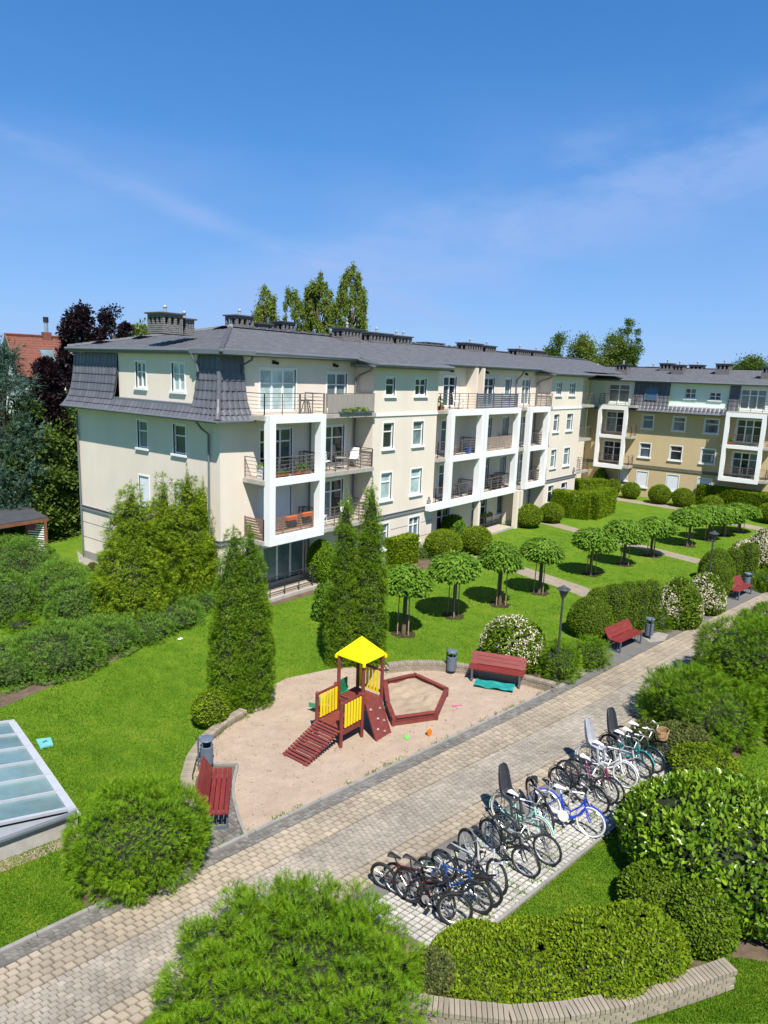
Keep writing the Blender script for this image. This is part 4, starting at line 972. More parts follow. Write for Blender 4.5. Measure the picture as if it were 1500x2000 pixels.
V = np.stack([c - d * l_[:, None], c + e * l_[:, None] * .45 + [0, 0, .006], c + d * l_[:, None], c - e * l_[:, None] * .45 + [0, 0, .004]], 1).reshape(-1, 3)
tag(bulk('fallen_leaves', V, np.arange(4 * n).reshape(-1, 4), M('dry_leaf', (.16, .11, .06), .9, .3, 5, island=.4)), 'small dry leaves scattered over the sand', 'leaves', kind='stuff')
# ------------------------------------------------------------------ plants
def nrmz(a): return a / np.maximum(np.linalg.norm(a, axis=-1, keepdims=True), 1e-9)
class Lump:
    def __init__(s, seed, f):
        r = np.random.RandomState(seed); s.k = r.normal(0, f, (9, 3)); s.p = r.uniform(0, 6.28, 9)
    def __call__(s, P_): return np.sin(P_ @ s.k.T + s.p).mean(1) * 1.6
def ball_R(t): return np.sqrt(np.clip(1 - (2 * t - 1) ** 2, 0, 1))
def dome_R(t): return np.where(t < .3, .80 + .20 * np.sin(np.pi / 2 * t / .3), np.sqrt(np.clip(1 - ((t - .3) / .7) ** 2, 0, 1)))
def cone_R(t): return np.clip(np.where(t < .14, .80 + .20 * t / .14, 1 - np.clip((t - .14) / .86, 0, 1) ** 2.0), 0, 1)
def mop_R(t): return np.where(t < .22, .45 + .55 * np.sin(np.pi / 2 * t / .22), np.sqrt(np.clip(1 - ((t - .22) / .78) ** 2, 0, 1)))
def col_R(t): return np.where(t < .1, .8 + 2 * t, np.where(t < .8, 1 - .0 * t, np.sqrt(np.clip(1 - ((t - .8) / .2) ** 2, 0, 1))))
def conif_R(t): return np.clip(np.where(t < .2, .8 + t, 1 - np.clip((t - .2) / .8, 0, 1) ** 1.45), 0, 1)
TPL = {
 'leaf': (np.array([(0,0,0),(.5,.30,.07),(1,0,0),(.5,-.30,.07)]), np.array([(0,1,2),(0,2,3)])),
 'oval': (np.array([(0,0,0),(.32,.26,.07),(.7,.20,.05),(1,0,-.08),(.7,-.20,.05),(.32,-.26,.07),(.5,0,0)]), np.array([(0,6,1),(1,6,2),(2,6,3),(3,6,4),(4,6,5),(5,6,0)])),
 'spray': (np.array([(0,.03,0),(0,-.03,0),(1,0,0), (.15,.02,.01),(.25,0,0),(.62,.30,-.03), (.15,-.02,.01),(.25,0,0),(.62,-.30,-.03), (.42,.02,.01),(.50,0,0),(.85,.20,-.02), (.42,-.02,.01),(.50,0,0),(.85,-.20,-.02)]), np.arange(15).reshape(5, 3)),
 'fan': (np.array([(0,.05,0),(0,-.05,0),(1,.03,0), (0,.04,.02),(.1,0,0),(.80,.42,.05), (0,-.04,.02),(.1,0,0),(.80,-.42,.05)]), np.arange(9).reshape(3, 3)),
 'needle': (np.array([(0,.02,0),(0,-.02,0),(1,0,0),(.1,.02,0),(.15,-.02,.02),(.75,.24,.06),(.1,.02,0),(.15,-.02,.02),(.75,-.22,-.05)]), np.arange(9).reshape(3, 3)),
}
def place_leaves(tpl, P_, A_, N_, s):
    tv, tf = TPL[tpl]; A_ = nrmz(A_); B_ = nrmz(np.cross(N_, A_)); C_ = np.cross(A_, B_)
    V = P_[:, None] + s[:, None, None] * (A_[:, None] * tv[None, :, 0:1] + B_[:, None] * tv[None, :, 1:2] + C_[:, None] * tv[None, :, 2:3])
    F = (np.arange(len(P_))[:, None, None] * len(tv) + tf[None]); return V.reshape(-1, 3), F.reshape(-1, tf.shape[1])
def surf(n, Rf, rx, ry, h, rs, lump=None, amt=.1):
    t = np.linspace(0, 1, 400); r = Rf(t); w = r * np.hypot(np.gradient(r, t) * (rx + ry) / 2, h) + .002
    c = np.cumsum(w); c /= c[-1]; tt = np.interp(rs.uniform(0, 1, n), c, t); u = rs.uniform(0, 2 * np.pi, n)
    rr = Rf(tt); dr = np.interp(tt, t, np.gradient(r, t))
    P_ = np.stack([rx * rr * np.cos(u), ry * rr * np.sin(u), h * tt], 1)
    N_ = nrmz(np.stack([np.cos(u) / rx, np.sin(u) / ry, -dr / h], 1))
    if lump is not None:
        f = 1 + amt * lump(P_); c0 = np.array([0, 0, h * .4]); P_ = c0 + (P_ - c0) * f[:, None]
    return P_, N_
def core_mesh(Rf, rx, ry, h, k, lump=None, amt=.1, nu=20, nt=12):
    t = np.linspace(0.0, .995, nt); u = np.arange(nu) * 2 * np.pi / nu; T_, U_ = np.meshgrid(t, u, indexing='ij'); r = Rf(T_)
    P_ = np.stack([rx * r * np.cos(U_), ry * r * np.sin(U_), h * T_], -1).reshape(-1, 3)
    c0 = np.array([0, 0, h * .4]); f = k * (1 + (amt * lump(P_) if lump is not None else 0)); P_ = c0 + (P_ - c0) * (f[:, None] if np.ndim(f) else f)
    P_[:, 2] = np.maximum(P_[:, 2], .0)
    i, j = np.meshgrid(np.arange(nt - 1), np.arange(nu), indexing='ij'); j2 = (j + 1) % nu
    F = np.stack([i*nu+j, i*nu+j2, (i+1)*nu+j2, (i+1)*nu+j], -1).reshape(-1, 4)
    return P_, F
def join(parts):
    V = []; T3 = []; b = 0; Q = []
    for v, f in parts:
        V.append(v); (T3 if f.shape[1] == 3 else Q).append(f + b); b += len(v)
    F = ([np.concatenate(T3)] if T3 else []) + ([np.concatenate(Q)] if Q else [])
    return np.concatenate(V), F
def foliage_shell(Rf, rx, ry, h, n, size, tpl, seed, lump=.08, lf=1.6, cn=.6, cu=.3, cr=.6, depth=.08, core=.88, flat=.5, gap=None):
    rs = np.random.RandomState(seed); lm = Lump(seed, lf / max(.3, (rx + ry) / 2))
    P_, N_ = surf(n, Rf, rx, ry, h, rs, lm, lump)
    if gap:
        g2 = Lump(seed + 50, gap[0]); keep = g2(P_) > rs.uniform(gap[1] - .35, gap[1] + .1, n); P_, N_ = P_[keep], N_[keep]
    m = len(P_)
    P_ = P_ - N_ * (rs.uniform(0, 1, (m, 1)) ** 1.5) * depth
    A_ = N_ * cn + np.array([0, 0, cu]) + rs.normal(0, cr, (m, 3)); NN = nrmz(N_ + np.array([0, 0, .4]) + rs.normal(0, flat, (m, 3)))
    s = size * rs.uniform(.6, 1.25, m)
    P_[:, 2] = np.maximum(P_[:, 2], .02)
    CORES.append(core_mesh(Rf, rx, ry, h, core, lm, lump) if core else None)
    return place_leaves(tpl, P_, A_, NN, s)
def foliage_plumes(Rf, rx, ry, h, nb, per, blen, size, seed, up=.45, lump=.14, lf=1.5, core=.8, droop=0.0, spread=.22, tpl='spray', inner=.35):
    """boughs that stick out of the body, each clothed in sprays: the shaggy look of juniper"""
    rs = np.random.RandomState(seed); lm = Lump(seed, lf / max(.3, (rx + ry) / 2))
    P_, N_ = surf(nb, Rf, rx * .86, ry * .86, h * .9, rs, lm, lump)
    D_ = nrmz(N_ + np.array([0, 0, up]) + rs.normal(0, .25, (nb, 3)))
    bl = blen * rs.uniform(.55, 1.3, nb)
    s = rs.uniform(-.45, 1, (nb, per)); base = P_[:, None] + D_[:, None] * (bl[:, None] * s)[..., None]
    base = base + rs.normal(0, 1, (nb, per, 3)) * (spread * bl[:, None] * (1 - .75 * np.clip(s, 0, 1)))[..., None] * .6
    base[..., 2] -= droop * (np.clip(s, 0, 1) ** 2) * bl[:, None]
    A_ = D_[:, None] + rs.normal(0, .38, (nb, per, 3)); A_[..., 2] += .1
    NN = nrmz(N_[:, None] + np.array([0, 0, .8]) + rs.normal(0, .45, (nb, per, 3)))
    base = base.reshape(-1, 3); base[:, 2] = np.maximum(base[:, 2], .02)
    sz = (size * rs.uniform(.6, 1.2, (nb, per)) * (1.1 - .35 * np.clip(s, 0, 1))).ravel()
    CORES.append(core_mesh(Rf, rx * .86, ry * .86, h * .9, core, lm, lump) if core else None)
    ni = int(nb * per * inner); Pi, Ni = surf(ni, Rf, rx * .86, ry * .86, h * .9, rs, lm, lump); c0 = np.array([0, 0, h * .36]); Pi = c0 + (Pi - c0) * rs.uniform(core, core + .12, (ni, 1)); Pi[:, 2] = np.maximum(Pi[:, 2], .02)
    return join([place_leaves(tpl, base, A_.reshape(-1, 3), NN.reshape(-1, 3), sz), place_leaves(tpl, Pi, Ni * .5 + rs.normal(0, .6, (ni, 3)), nrmz(Ni + rs.normal(0, .4, (ni, 3))), size * rs.uniform(.9, 1.4, ni))])
def box_R(t): return np.where(t < .5, .84 + .16 * np.sin(np.pi / 2 * t / .5), np.clip(1 - np.clip((t - .5) / .5, 0, 1) ** 2.4, 0, 1) ** .62)
def foliage_tufts(Rf, rx, ry, h, spacing, rad, bump, per, size, seed, up=.2, lump=.12, lf=1.6, core=.86, tpl='spray', flatten=1.0, droop=0.0, jit=.3, fill=.5):
    """the body is built of bough tips: each a small dome of sprays, with dark clefts between"""
    rs = np.random.RandomState(seed); lm = Lump(seed, lf / max(.3, (rx + ry) / 2))
    area = math.pi * (rx + ry) * h * .8 + math.pi * rx * ry * .7; nb = int(area / spacing ** 2)
    C_, N_ = surf(nb, Rf, rx * .92, ry * .92, h * .94, rs, lm, lump); D_ = nrmz(N_ + np.array([0, 0, up]) + rs.normal(0, .18, (nb, 3)))
    T1 = nrmz(np.cross(D_, np.array([0, 0, 1.]) + 1e-3)); T2 = np.cross(D_, T1)
    rj = rad * rs.uniform(.65, 1.35, nb); u = np.sqrt(rs.uniform(0, 1, (nb, per))); a = rs.uniform(0, 6.283, (nb, per))
    ox, oz = u * np.cos(a), u * np.sin(a) * flatten; hh = bump * (rj / rad)[:, None] * (1 - u ** 2) * rs.uniform(.6, 1.1, (nb, per))
    off = T1[:, None] * (ox * rj[:, None])[..., None] + T2[:, None] * (oz * rj[:, None])[..., None]
    P_ = C_[:, None] + off + D_[:, None] * hh[..., None]; P_[..., 2] -= droop * rad * u ** 2
    A_ = D_[:, None] * .75 + off / rad * .8 + rs.normal(0, jit, (nb, per, 3)); A_[..., 2] -= droop * .4
    NN = nrmz(N_[:, None] * .4 + np.array([0, 0, .8]) + rs.normal(0, .4, (nb, per, 3)))
    P_ = P_.reshape(-1, 3); P_[:, 2] = np.maximum(P_[:, 2], .02); sz = size * rs.uniform(.6, 1.25, nb * per)
    CORES.append(core_mesh(Rf, rx * .92, ry * .92, h * .94, core, lm, lump))
    ni = int(nb * per * fill); Pi, Ni = surf(ni, Rf, rx * .92, ry * .92, h * .94, rs, lm, lump); c0 = np.array([0, 0, h * .376]); Pi = c0 + (Pi - c0) * rs.uniform(core, .97, (ni, 1)); Pi[:, 2] = np.maximum(Pi[:, 2], .02)
    return join([place_leaves(tpl, P_, A_.reshape(-1, 3), NN.reshape(-1, 3), sz), place_leaves(tpl, Pi, Ni * .4 + rs.normal(0, .6, (ni, 3)), nrmz(Ni + rs.normal(0, .5, (ni, 3))), size * rs.uniform(.7, 1.2, ni))])
CORES = []
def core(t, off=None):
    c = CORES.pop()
    if c is not None: bulk('twigs', c[0] if off is None else c[0] + off, c[1], m_core, t, smooth=True)

m_core = M('shaded_twigs', (.018, .024, .009), .95, .4, 9)  # inner core of the plants; shade between the leaves put into its near-black colour
m_box = LEAF('boxwood', (0.045, 0.095, 0.006), (0.105, 0.180, 0.010), (0.200, 0.285, 0.020), .45, .25)
m_boxy = LEAF('yellow_green_box', (0.060, 0.120, 0.006), (0.150, 0.230, 0.009), (0.280, 0.370, 0.020), .45, .3)
m_thuja = LEAF('thuja', (0.038, 0.100, 0.006), (0.120, 0.225, 0.010), (0.240, 0.360, 0.020), .55, .2)
m_gthuja = LEAF('golden_cypress', (0.050, 0.105, 0.006), (0.155, 0.250, 0.011), (0.340, 0.430, 0.024), .55, .2, nscale=1.2)
m_juni = LEAF('juniper', (0.040, 0.110, 0.004), (0.115, 0.225, 0.007), (0.235, 0.365, 0.014), .55, .22, nscale=1.4)
m_jund = LEAF('dark_juniper', (0.036, 0.100, 0.004), (0.105, 0.210, 0.007), (0.215, 0.335, 0.013), .55, .22)
m_spread = LEAF('grey_green_shrub', (0.050, 0.125, 0.014), (0.120, 0.240, 0.028), (0.220, 0.350, 0.050), .5, .25)
m_laurel = LEAF('cherry_laurel', (0.044, 0.109, 0.007), (0.132, 0.241, 0.011), (0.299, 0.425, 0.028), .28, .25, spec=.5)
m_catalpa = LEAF('catalpa_leaf', (0.055, 0.130, 0.012), (0.130, 0.250, 0.022), (0.230, 0.370, 0.050), .5, .35)
m_ivy = LEAF('small_dark_leaf', (0.046, 0.063, 0.014), (0.102, 0.126, 0.029), (0.180, 0.198, 0.048), .5, .2)
m_birch = LEAF('birch_leaf', (0.066, 0.104, 0.017), (0.144, 0.201, 0.032), (0.241, 0.305, 0.055), .5, .3)
m_far = LEAF('far_leaf', (0.037, 0.074, 0.014), (0.085, 0.143, 0.023), (0.156, 0.215, 0.036), .55, .25)
m_purple = LEAF('copper_beech_leaf', (0.008, 0.006, 0.007), (0.022, 0.013, 0.017), (0.055, 0.032, 0.036), .45, .15)
m_spruce = LEAF('blue_spruce', (.022, .05, .035), (.055, .105, .075), (.13, .20, .155), .6, .1)
m_flower = M('cream_blossom', (.72, .62, .48), .7, .15, 8, island=.15)
m_bark = M('brown_bark', (.13, .095, .065), .9, .3, 6, .7, 25, stretch=(3, 3, .6))
m_birchbark = M('pale_bark', (.42, .39, .34), .9, .5, 8, .4)
m_stake = M('pale_stake', (.33, .24, .15), .85, .2, 4)

def base_of(x0, x1, yb_, k=.8, squash=1.0):
    """centre, radius of a rounded plant whose front foot shows at yb_ between x0 and x1"""
    p = at((x0 + x1) / 2, yb_); r = (x1 - x0) / 2 / scale_at((p.x, p.y, .3)); d = Vector((p.x, p.y, 0)).normalized()
    c = p + d * r * k * squash; r = (x1 - x0) / 2 / scale_at((c.x, c.y, .5)); return c, r
def stems(parent, h, r, n=4, seed=0, mat=None):
    g = G(); rg = random.Random(seed)
    for i in range(n):
        a = rg.uniform(0, 6.28); q = r * rg.uniform(.2, .5)
        g.tube([(math.cos(a) * .06, math.sin(a) * .06, 0), (math.cos(a) * q * .5, math.sin(a) * q * .5, h * .45), (math.cos(a) * q, math.sin(a) * q, h * .8)], [.035, .025, .01], 5)
    return g.build('stem', mat or m_bark, parent)
BALLS = {'ball', 'yball', 'bigball', 'egg'}
def fit(box, kind):
    """centre, radius and height of a plant whose outline fills the box of the photograph"""
    x0, x1, yt, yb_ = box; xc = (x0 + x1) / 2; b = 0
    for _ in range(4):
        c = at(xc, yb_ - b); s_ = scale_at((c.x, c.y, .4)); r = (x1 - x0) / 2 / s_; E = (yb_ - yt) / s_
        th = math.atan2(EYE[2], math.hypot(c.x, c.y)); sn, cs = math.sin(th), math.cos(th)
        if kind in BALLS:
            h = 2 * math.sqrt(max((E / 2) ** 2 - (r * sn) ** 2, (.3 * r) ** 2)) / cs; bm = math.hypot(.5 * h * cs, r * sn) - .5 * h * cs
        else:
            bm = .8 * r * sn; lo, hi = .2, 8.
            for _k in range(30):
                h = (lo + hi) / 2
                if bm + .3 * h * cs + math.hypot(.7 * h * cs, r * sn) < E: lo = h
                else: hi = h
        b = bm * s_
    return Vector((c.x, c.y, 0)), r, h
def shrub(name, label, cat, box, kind, seed, group=None, h=None, squash=1.0, k=.8):
    c, r, hh = fit(box, kind); hh = h or max(hh, .35 * r); t = thing(name, label, cat, c, 0, group)
    q_ = .86 if kind == 'col' else .97; KINDS[kind](t, r * q_, r * q_, hh, seed); stems(t, hh * .9, r, 4, seed); return t
def K_ball(m, size=.085, dens=1000, fl=1.0, Rf=ball_R, lump=.035):
    def f(t, rx, ry, h, seed):
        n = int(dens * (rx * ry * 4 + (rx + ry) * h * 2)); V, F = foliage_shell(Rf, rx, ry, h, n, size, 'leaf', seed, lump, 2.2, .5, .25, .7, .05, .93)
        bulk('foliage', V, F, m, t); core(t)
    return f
def K_jun(m, nb=260, per=40, blen=.42, size=.17, up=.5, Rf=dome_R, cor=.86, lump=.14, scale=True, spread=.2, tpl='spray'):
    def f(t, rx, ry, h, seed):
        k = (rx * ry * 3 + (rx + ry) * h) if scale else 1
        V, F = foliage_plumes(Rf, rx, ry, h, int(nb * k), per, blen, size, seed, up, lump, core=cor, spread=spread, tpl=tpl); bulk('foliage', V, F, m, t); core(t)
    return f
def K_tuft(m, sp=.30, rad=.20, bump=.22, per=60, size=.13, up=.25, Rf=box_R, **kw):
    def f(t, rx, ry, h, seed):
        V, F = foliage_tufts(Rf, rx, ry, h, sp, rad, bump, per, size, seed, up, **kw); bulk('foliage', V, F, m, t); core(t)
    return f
def K_flower(t, rx, ry, h, seed):
    V, F = foliage_shell(dome_R, rx, ry, h, int(900 * (rx * ry * 3 + (rx + ry) * h)), .11, 'leaf', seed, .10, 1.6, .5, .2, .7, .12, .86)
    bulk('foliage', V, F, m_box, t); core(t)
    rs = np.random.RandomState(seed); lm = Lump(seed, 1.6 / max(.3, (rx + ry) / 2)); n = int(330 * (rx * ry * 3 + (rx + ry) * h))
    P_, N_ = surf(n, dome_R, rx * 1.02, ry * 1.02, h * 1.01, rs, lm, .10); g2 = Lump(seed + 9, 2.2); keep = (g2(P_) + rs.uniform(-.6, .6, n) > .1) & (P_[:, 2] > h * .25); P_, N_ = P_[keep], N_[keep]
    m = len(P_); k = 6; PP = np.repeat(P_, k, 0) + rs.normal(0, .028, (m * k, 3)); NN = np.repeat(N_, k, 0) + rs.normal(0, .3, (m * k, 3))
    V, F = place_leaves('leaf', PP, rs.normal(0, 1, (m * k, 3)), nrmz(NN), rs.uniform(.035, .062, m * k)); tag(bulk('blossom', V, F, m_flower, t), kind='stuff')
KINDS = {
 'ball': K_ball(m_box), 'yball': K_ball(m_boxy), 'bigball': K_ball(m_boxy, .075, 1300), 'cloud': K_ball(m_box, .06, 1700, Rf=dome_R, lump=.05),
 'col': K_ball(m_box, .06, 1700, Rf=col_R, lump=.04), 'ivy': K_ball(m_ivy, .06, 1900, Rf=dome_R, lump=.12), 'mound': K_ball(m_boxy, .07, 1700, Rf=dome_R, lump=.05),
 'dbox': K_ball(m_ivy, .07, 1300, Rf=dome_R), 'loaf': K_ball(m_box, .07, 1700, Rf=dome_R, lump=.05), 'egg': K_ball(m_thuja, .10, 1100, Rf=ball_R, lump=.03),
 'jun': K_tuft(m_juni, .27, .19, .30, 52, .145, .35, lump=.13, lf=2.2), 'junbl': K_tuft(m_juni, .25, .18, .22, 50, .125, .35, lump=.06, lf=2.2), 'jund': K_tuft(m_jund, .34, .25, .26, 46, .18, .12, lump=.11, flatten=.75),
 'low': K_tuft(m_juni, .26, .18, .18, 36, .14, .3, Rf=dome_R), 'spread': K_tuft(m_spread, .30, .22, .22, 46, .13, .35, Rf=dome_R), 'leafy': K_ball(m_catalpa, .16, 420, Rf=dome_R, lump=.12), 'flower': K_flower,
}
def leaders(t, spots, m, seed):
    rs = np.random.RandomState(seed); parts = []
    for (x, y, z, l) in spots:
        n = 70; s = rs.uniform(0, 1, n); P_ = np.stack([x + rs.normal(0, .05, n) * (1.2 - s), y + rs.normal(0, .05, n) * (1.2 - s), z + s * l], 1)
        parts.append(place_leaves('spray', P_, rs.normal(0, .35, (n, 3)) + np.array([0, 0, 1.0]), nrmz(rs.normal(0, 1, (n, 3))), .16 * (1.15 - .5 * s)))
    V, F = join(parts); bulk('leader_shoots', V, F, m, t)
# --- foreground junipers
shrub('juniper_bush', 'huge shaggy light green juniper filling the bottom edge in front of the path', 'bush', (300, 832, 1745, 2130), 'jun', 11, k=.82)
shrub('juniper_bush', 'round green juniper between the glass skylight and the end-on bench', 'bush', (140, 402, 1540, 1752), 'junbl', 12, k=.85)
shrub('juniper_bush', 'flat-topped green juniper above the far end of the bicycle row', 'bush', (1246, 1474, 1312, 1462), 'jund', 13, k=.8)
shrub('juniper_bush', 'broad green juniper behind the flat-topped one, beside the way', 'bush', (1360, 1590, 1212, 1385), 'jund', 14, k=.8)
shrub('juniper_bush', 'dark green juniper at the right edge above the other two', 'bush', (1440, 1680, 1185, 1310), 'jund', 15, k=.8)
_j = [o for o in bpy.data.objects if o.name == 'juniper_bush'][0]
_r = [c for c in _j.children if c.name.startswith('foliage')][0].dimensions
_V = np.array([v.co for v in [c for c in _j.children if c.name.startswith('twigs')][0].data.vertices])
def shoot_spots(n, seed):
    rg = random.Random(seed); vd = np.array([_j.location.x, _j.location.y]); vd /= np.linalg.norm(vd); top = _V[:, 2].max(); out = []
    c = [v for v in _V if v[2] > top * .80 and (v[:2] @ vd) > .25]
    for v in rg.sample(c, min(n, len(c))): out.append((v[0] * 1.05, v[1] * 1.05, v[2] + .02, rg.uniform(.3, .62)))
    return out
leaders(_j, shoot_spots(11, 4), m_juni, 5)

shrub('juniper_bush', 'dark juniper at the right edge beside the flat-topped one, in front of the broad one', 'bush', (1465, 1640, 1335, 1470), 'jund', 16)

# --- lower right bed
def laurel():
    c, r, h = fit((1206, 1610, 1515, 1800), 'dome')
    t = thing('laurel_bush', 'large glossy laurel with upright yellow-green leaves at the right edge', 'bush', c)
    rs = np.random.RandomState(21); lm = Lump(21, 1.3); n = 13000
    P_, N_ = surf(n, dome_R, r, r, h, rs, lm, .10); g2 = Lump(77, 3.0); keep = g2(P_) > rs.uniform(-1.1, -.1, n); P_, N_ = P_[keep], N_[keep]; n = len(P_)
    P_ = P_ - N_ * (rs.uniform(0, 1, (n, 1)) ** 1.6) * .28
    A_ = N_ * .45 + np.array([0, 0, .55]) + rs.normal(0, .5, (n, 3)); NN = nrmz(N_ + rs.normal(0, .5, (n, 3)) + np.array([0, 0, .5])); s = rs.uniform(.09, .17, n)
    dcam = np.linalg.norm(P_ + np.array([c.x, c.y, 0]) - EYE, axis=1) + 4 * (((P_ * (EYE - np.array([c.x, c.y, 0]))).sum(1)) < 0)
    near = np.argsort(dcam / s)[:6000]; pick = near[rs.permutation(6000)[:290]]
    rest = np.setdiff1d(np.arange(n), pick)
    V, F = place_leaves('oval', P_[rest], A_[rest], NN[rest], s[rest]); CORES.append(core_mesh(dome_R, r, r, h, .84, lm, .10)); core(t)
    tag(bulk('foliage', V, F, m_laurel, t), kind='stuff')
    tv, tf = TPL['oval']; me = bpy.data.meshes.new('leaf'); me.from_pydata(tv.tolist(), [], tf.tolist()); me.materials.append(m_laurel)
    for i in pick:
        a = nrmz(A_[i]); b = nrmz(np.cross(NN[i], a)); c2 = np.cross(a, b)
        o = bpy.data.objects.new('leaf', me); COL.objects.link(o); o.parent = t
        mm = Matrix([[a[q] * s[i], b[q] * s[i], c2[q] * s[i], P_[i][q]] for q in range(3)] + [[0, 0, 0, 1]]); o.matrix_local = mm
    stems(t, h, r, 7, 3)
laurel()
for i, (bx, lb) in enumerate((((836, 1050, 1806, 1948), 'leftmost mound of the yellow-green hedge behind the planter wall'), ((935, 1172, 1800, 1962), 'second mound from the left of the yellow-green hedge, widest and nearest the wall'), ((1058, 1276, 1788, 1958), 'third mound from the left of the yellow-green hedge behind the planter wall'), ((1150, 1338, 1775, 1932), 'rightmost and tallest mound of the yellow-green hedge behind the planter wall'))):
    shrub('boxwood_mound', lb, 'bush', bx, 'mound', 30 + i, 'yellow-green mounds of the planter hedge', k=.7)
shrub('boxwood_mound', 'clipped loaf-shaped green hedge mound under the laurel, left half', 'bush', (1205, 1350, 1690, 1812), 'loaf', 36, 'loaf-shaped mound under the laurel', k=.7)
shrub('boxwood_mound', 'clipped loaf-shaped green hedge mound under the laurel, right half', 'bush', (1290, 1432, 1728, 1868), 'loaf', 37, 'loaf-shaped mound under the laurel', k=.7)
shrub('creeping_shrub', 'small-leaved dark creeper hanging over the left end of the planter wall', 'bush', (790, 886, 1815, 1950), 'ivy', 38, h=.62)
shrub('boxwood_mound', 'olive clipped low mound beside the last bicycles', 'bush', (1272, 1388, 1410, 1492), 'dbox', 39)
shrub('boxwood_mound', 'small olive mound at the top end of the bicycle row', 'bush', (1230, 1290, 1408, 1462), 'dbox', 40)
shrub('boxwood_mound', 'yellow-green low mound between the bicycles and the lawn on the right', 'bush', (1308, 1440, 1455, 1535), 'yball', 41)
# --- ball at the left thuja
shrub('boxwood_ball', 'yellow-green boxwood ball at the foot of the left thuja pair', 'bush', (376, 446, 1350, 1420), 'bigball', 42)
# --- tall thujas
def thuja(label, cols, seed, y_base, group=None, m=m_thuja):
    (x0, x1) = min(c[0] for c in cols), max(c[1] for c in cols); c, r = base_of(x0, x1, y_base, .75); c.z = 0
    t = thing('thuja', label, 'tree', c, 0, group)
    right = Vector((MAT[0, 0], MAT[1, 0], 0)).normalized()
    parts = []
    for i, (a0, a1, yt) in enumerate(cols):
        s = scale_at((c.x, c.y, 1.0)); off = right * (((a0 + a1) / 2 - (x0 + x1) / 2) / s); rr = (a1 - a0) / 2 / s; hh = height_for((c.x + off.x, c.y + off.y, 0), yt)
        V, F = foliage_tufts(cone_R, rr, rr, hh * 1.06, .22, .15, .15, 44, .10, seed + i, .55, .05, 4.2, .93, tpl='fan', fill=.4)
        V = V + np.array([off.x, off.y, 0]); core(t, np.array([off.x, off.y, 0]))
        G().tube([(off.x, off.y, 0), (off.x, off.y, hh * .8)], [.09, .03], 6).build('trunk', m_bark, t)
        bulk('crown', V, F, m, t); leaders(t, [(off.x, off.y, hh * .86, hh * .15), (off.x + .08, off.y, hh * .82, hh * .12)], m, seed + i)
thuja('twin-topped dark columnar thuja at the left edge of the sand', [(410, 506, 1028), (444, 534, 1024)], 51, 1395)
thuja('taller columnar thuja pair behind the yellow-roofed play tower', [(636, 698, 955), (680, 750, 936)], 55, 1312)
# --- golden cypresses before the gable
def cypress(label, box, seed):
    x0, x1, yt, yb_ = box; c, r = base_of(x0, x1, yb_, .7); c.z = 0; hh = height_for(c, yt); t = thing('cypress', label, 'tree', c, 0, 'golden cypresses in front of the gable')
    V, F = foliage_tufts(conif_R, r, r, hh * 1.03, .40, .27, .34, 70, .16, seed, .2, .08, 3.0, .88, tpl='fan', droop=.35, fill=.4); bulk('crown', V, F, m_gthuja, t); core(t)
    leaders(t, [(0, 0, hh * .84, hh * .17), (.15, .1, hh * .8, hh * .12), (-.2, 0, hh * .76, hh * .13)], m_gthuja, seed); G().tube([(0, 0, 0), (0, 0, hh * .85)], [.14, .03], 8).build('trunk', m_bark, t)
cypress('broad yellow-green cypress on the left of the group before the gable', (195, 335, 940, 1225), 61)
cypress('slender middle cypress of the group before the gable', (282, 368, 925, 1200), 62)
cypress('tallest yellow-green cypress of the group before the gable', (325, 415, 908, 1190), 63)
cypress('narrow cypress of the group closest to the near building corner', (366, 432, 932, 1180), 64)
# --- shrubs on the left
for i, (bx, k, lb) in enumerate((((-40, 120, 1045, 1175), 'spread', 'green spreading shrub below the dark-roofed shed'), ((50, 200, 1095, 1200), 'spread', 'grey-green shrub next to the bare lawn gap'), ((95, 232, 1125, 1225), 'spread', 'grey-green shrub touching the golden cypresses'), ((-60, 75, 1120, 1225), 'spread', 'green shrub at the left edge under the shed shrub'),
      ((-80, 115, 1245, 1345), 'spread', 'shrub of the lower left hedge row at the picture edge'), ((20, 195, 1218, 1330), 'spread', 'middle shrub of the lower left hedge row'), ((108, 282, 1204, 1290), 'spread', 'shrub of the lower left hedge row in front of the cypresses'), ((215, 338, 1200, 1262), 'spread', 'low shrub at the lawn end of the hedge under the cypresses'), ((268, 400, 1172, 1235), 'spread', 'middle low shrub of the hedge running to the building corner'), ((330, 440, 1144, 1202), 'spread', 'low shrub of that hedge closest to the building corner'))):
    shrub('spreading_shrub', lb, 'bush', bx, k, 70 + i, k=.7)
shrub('barberry_bush', 'small reddish bush by the foot of the gable wall', 'bush', (172, 192, 1098, 1116), 'ivy', 83)
shrub('clipped_pine', 'small cushion-shaped plant in the shade under the left shrubs', 'bush', (15, 65, 1205, 1235), 'jund', 84)
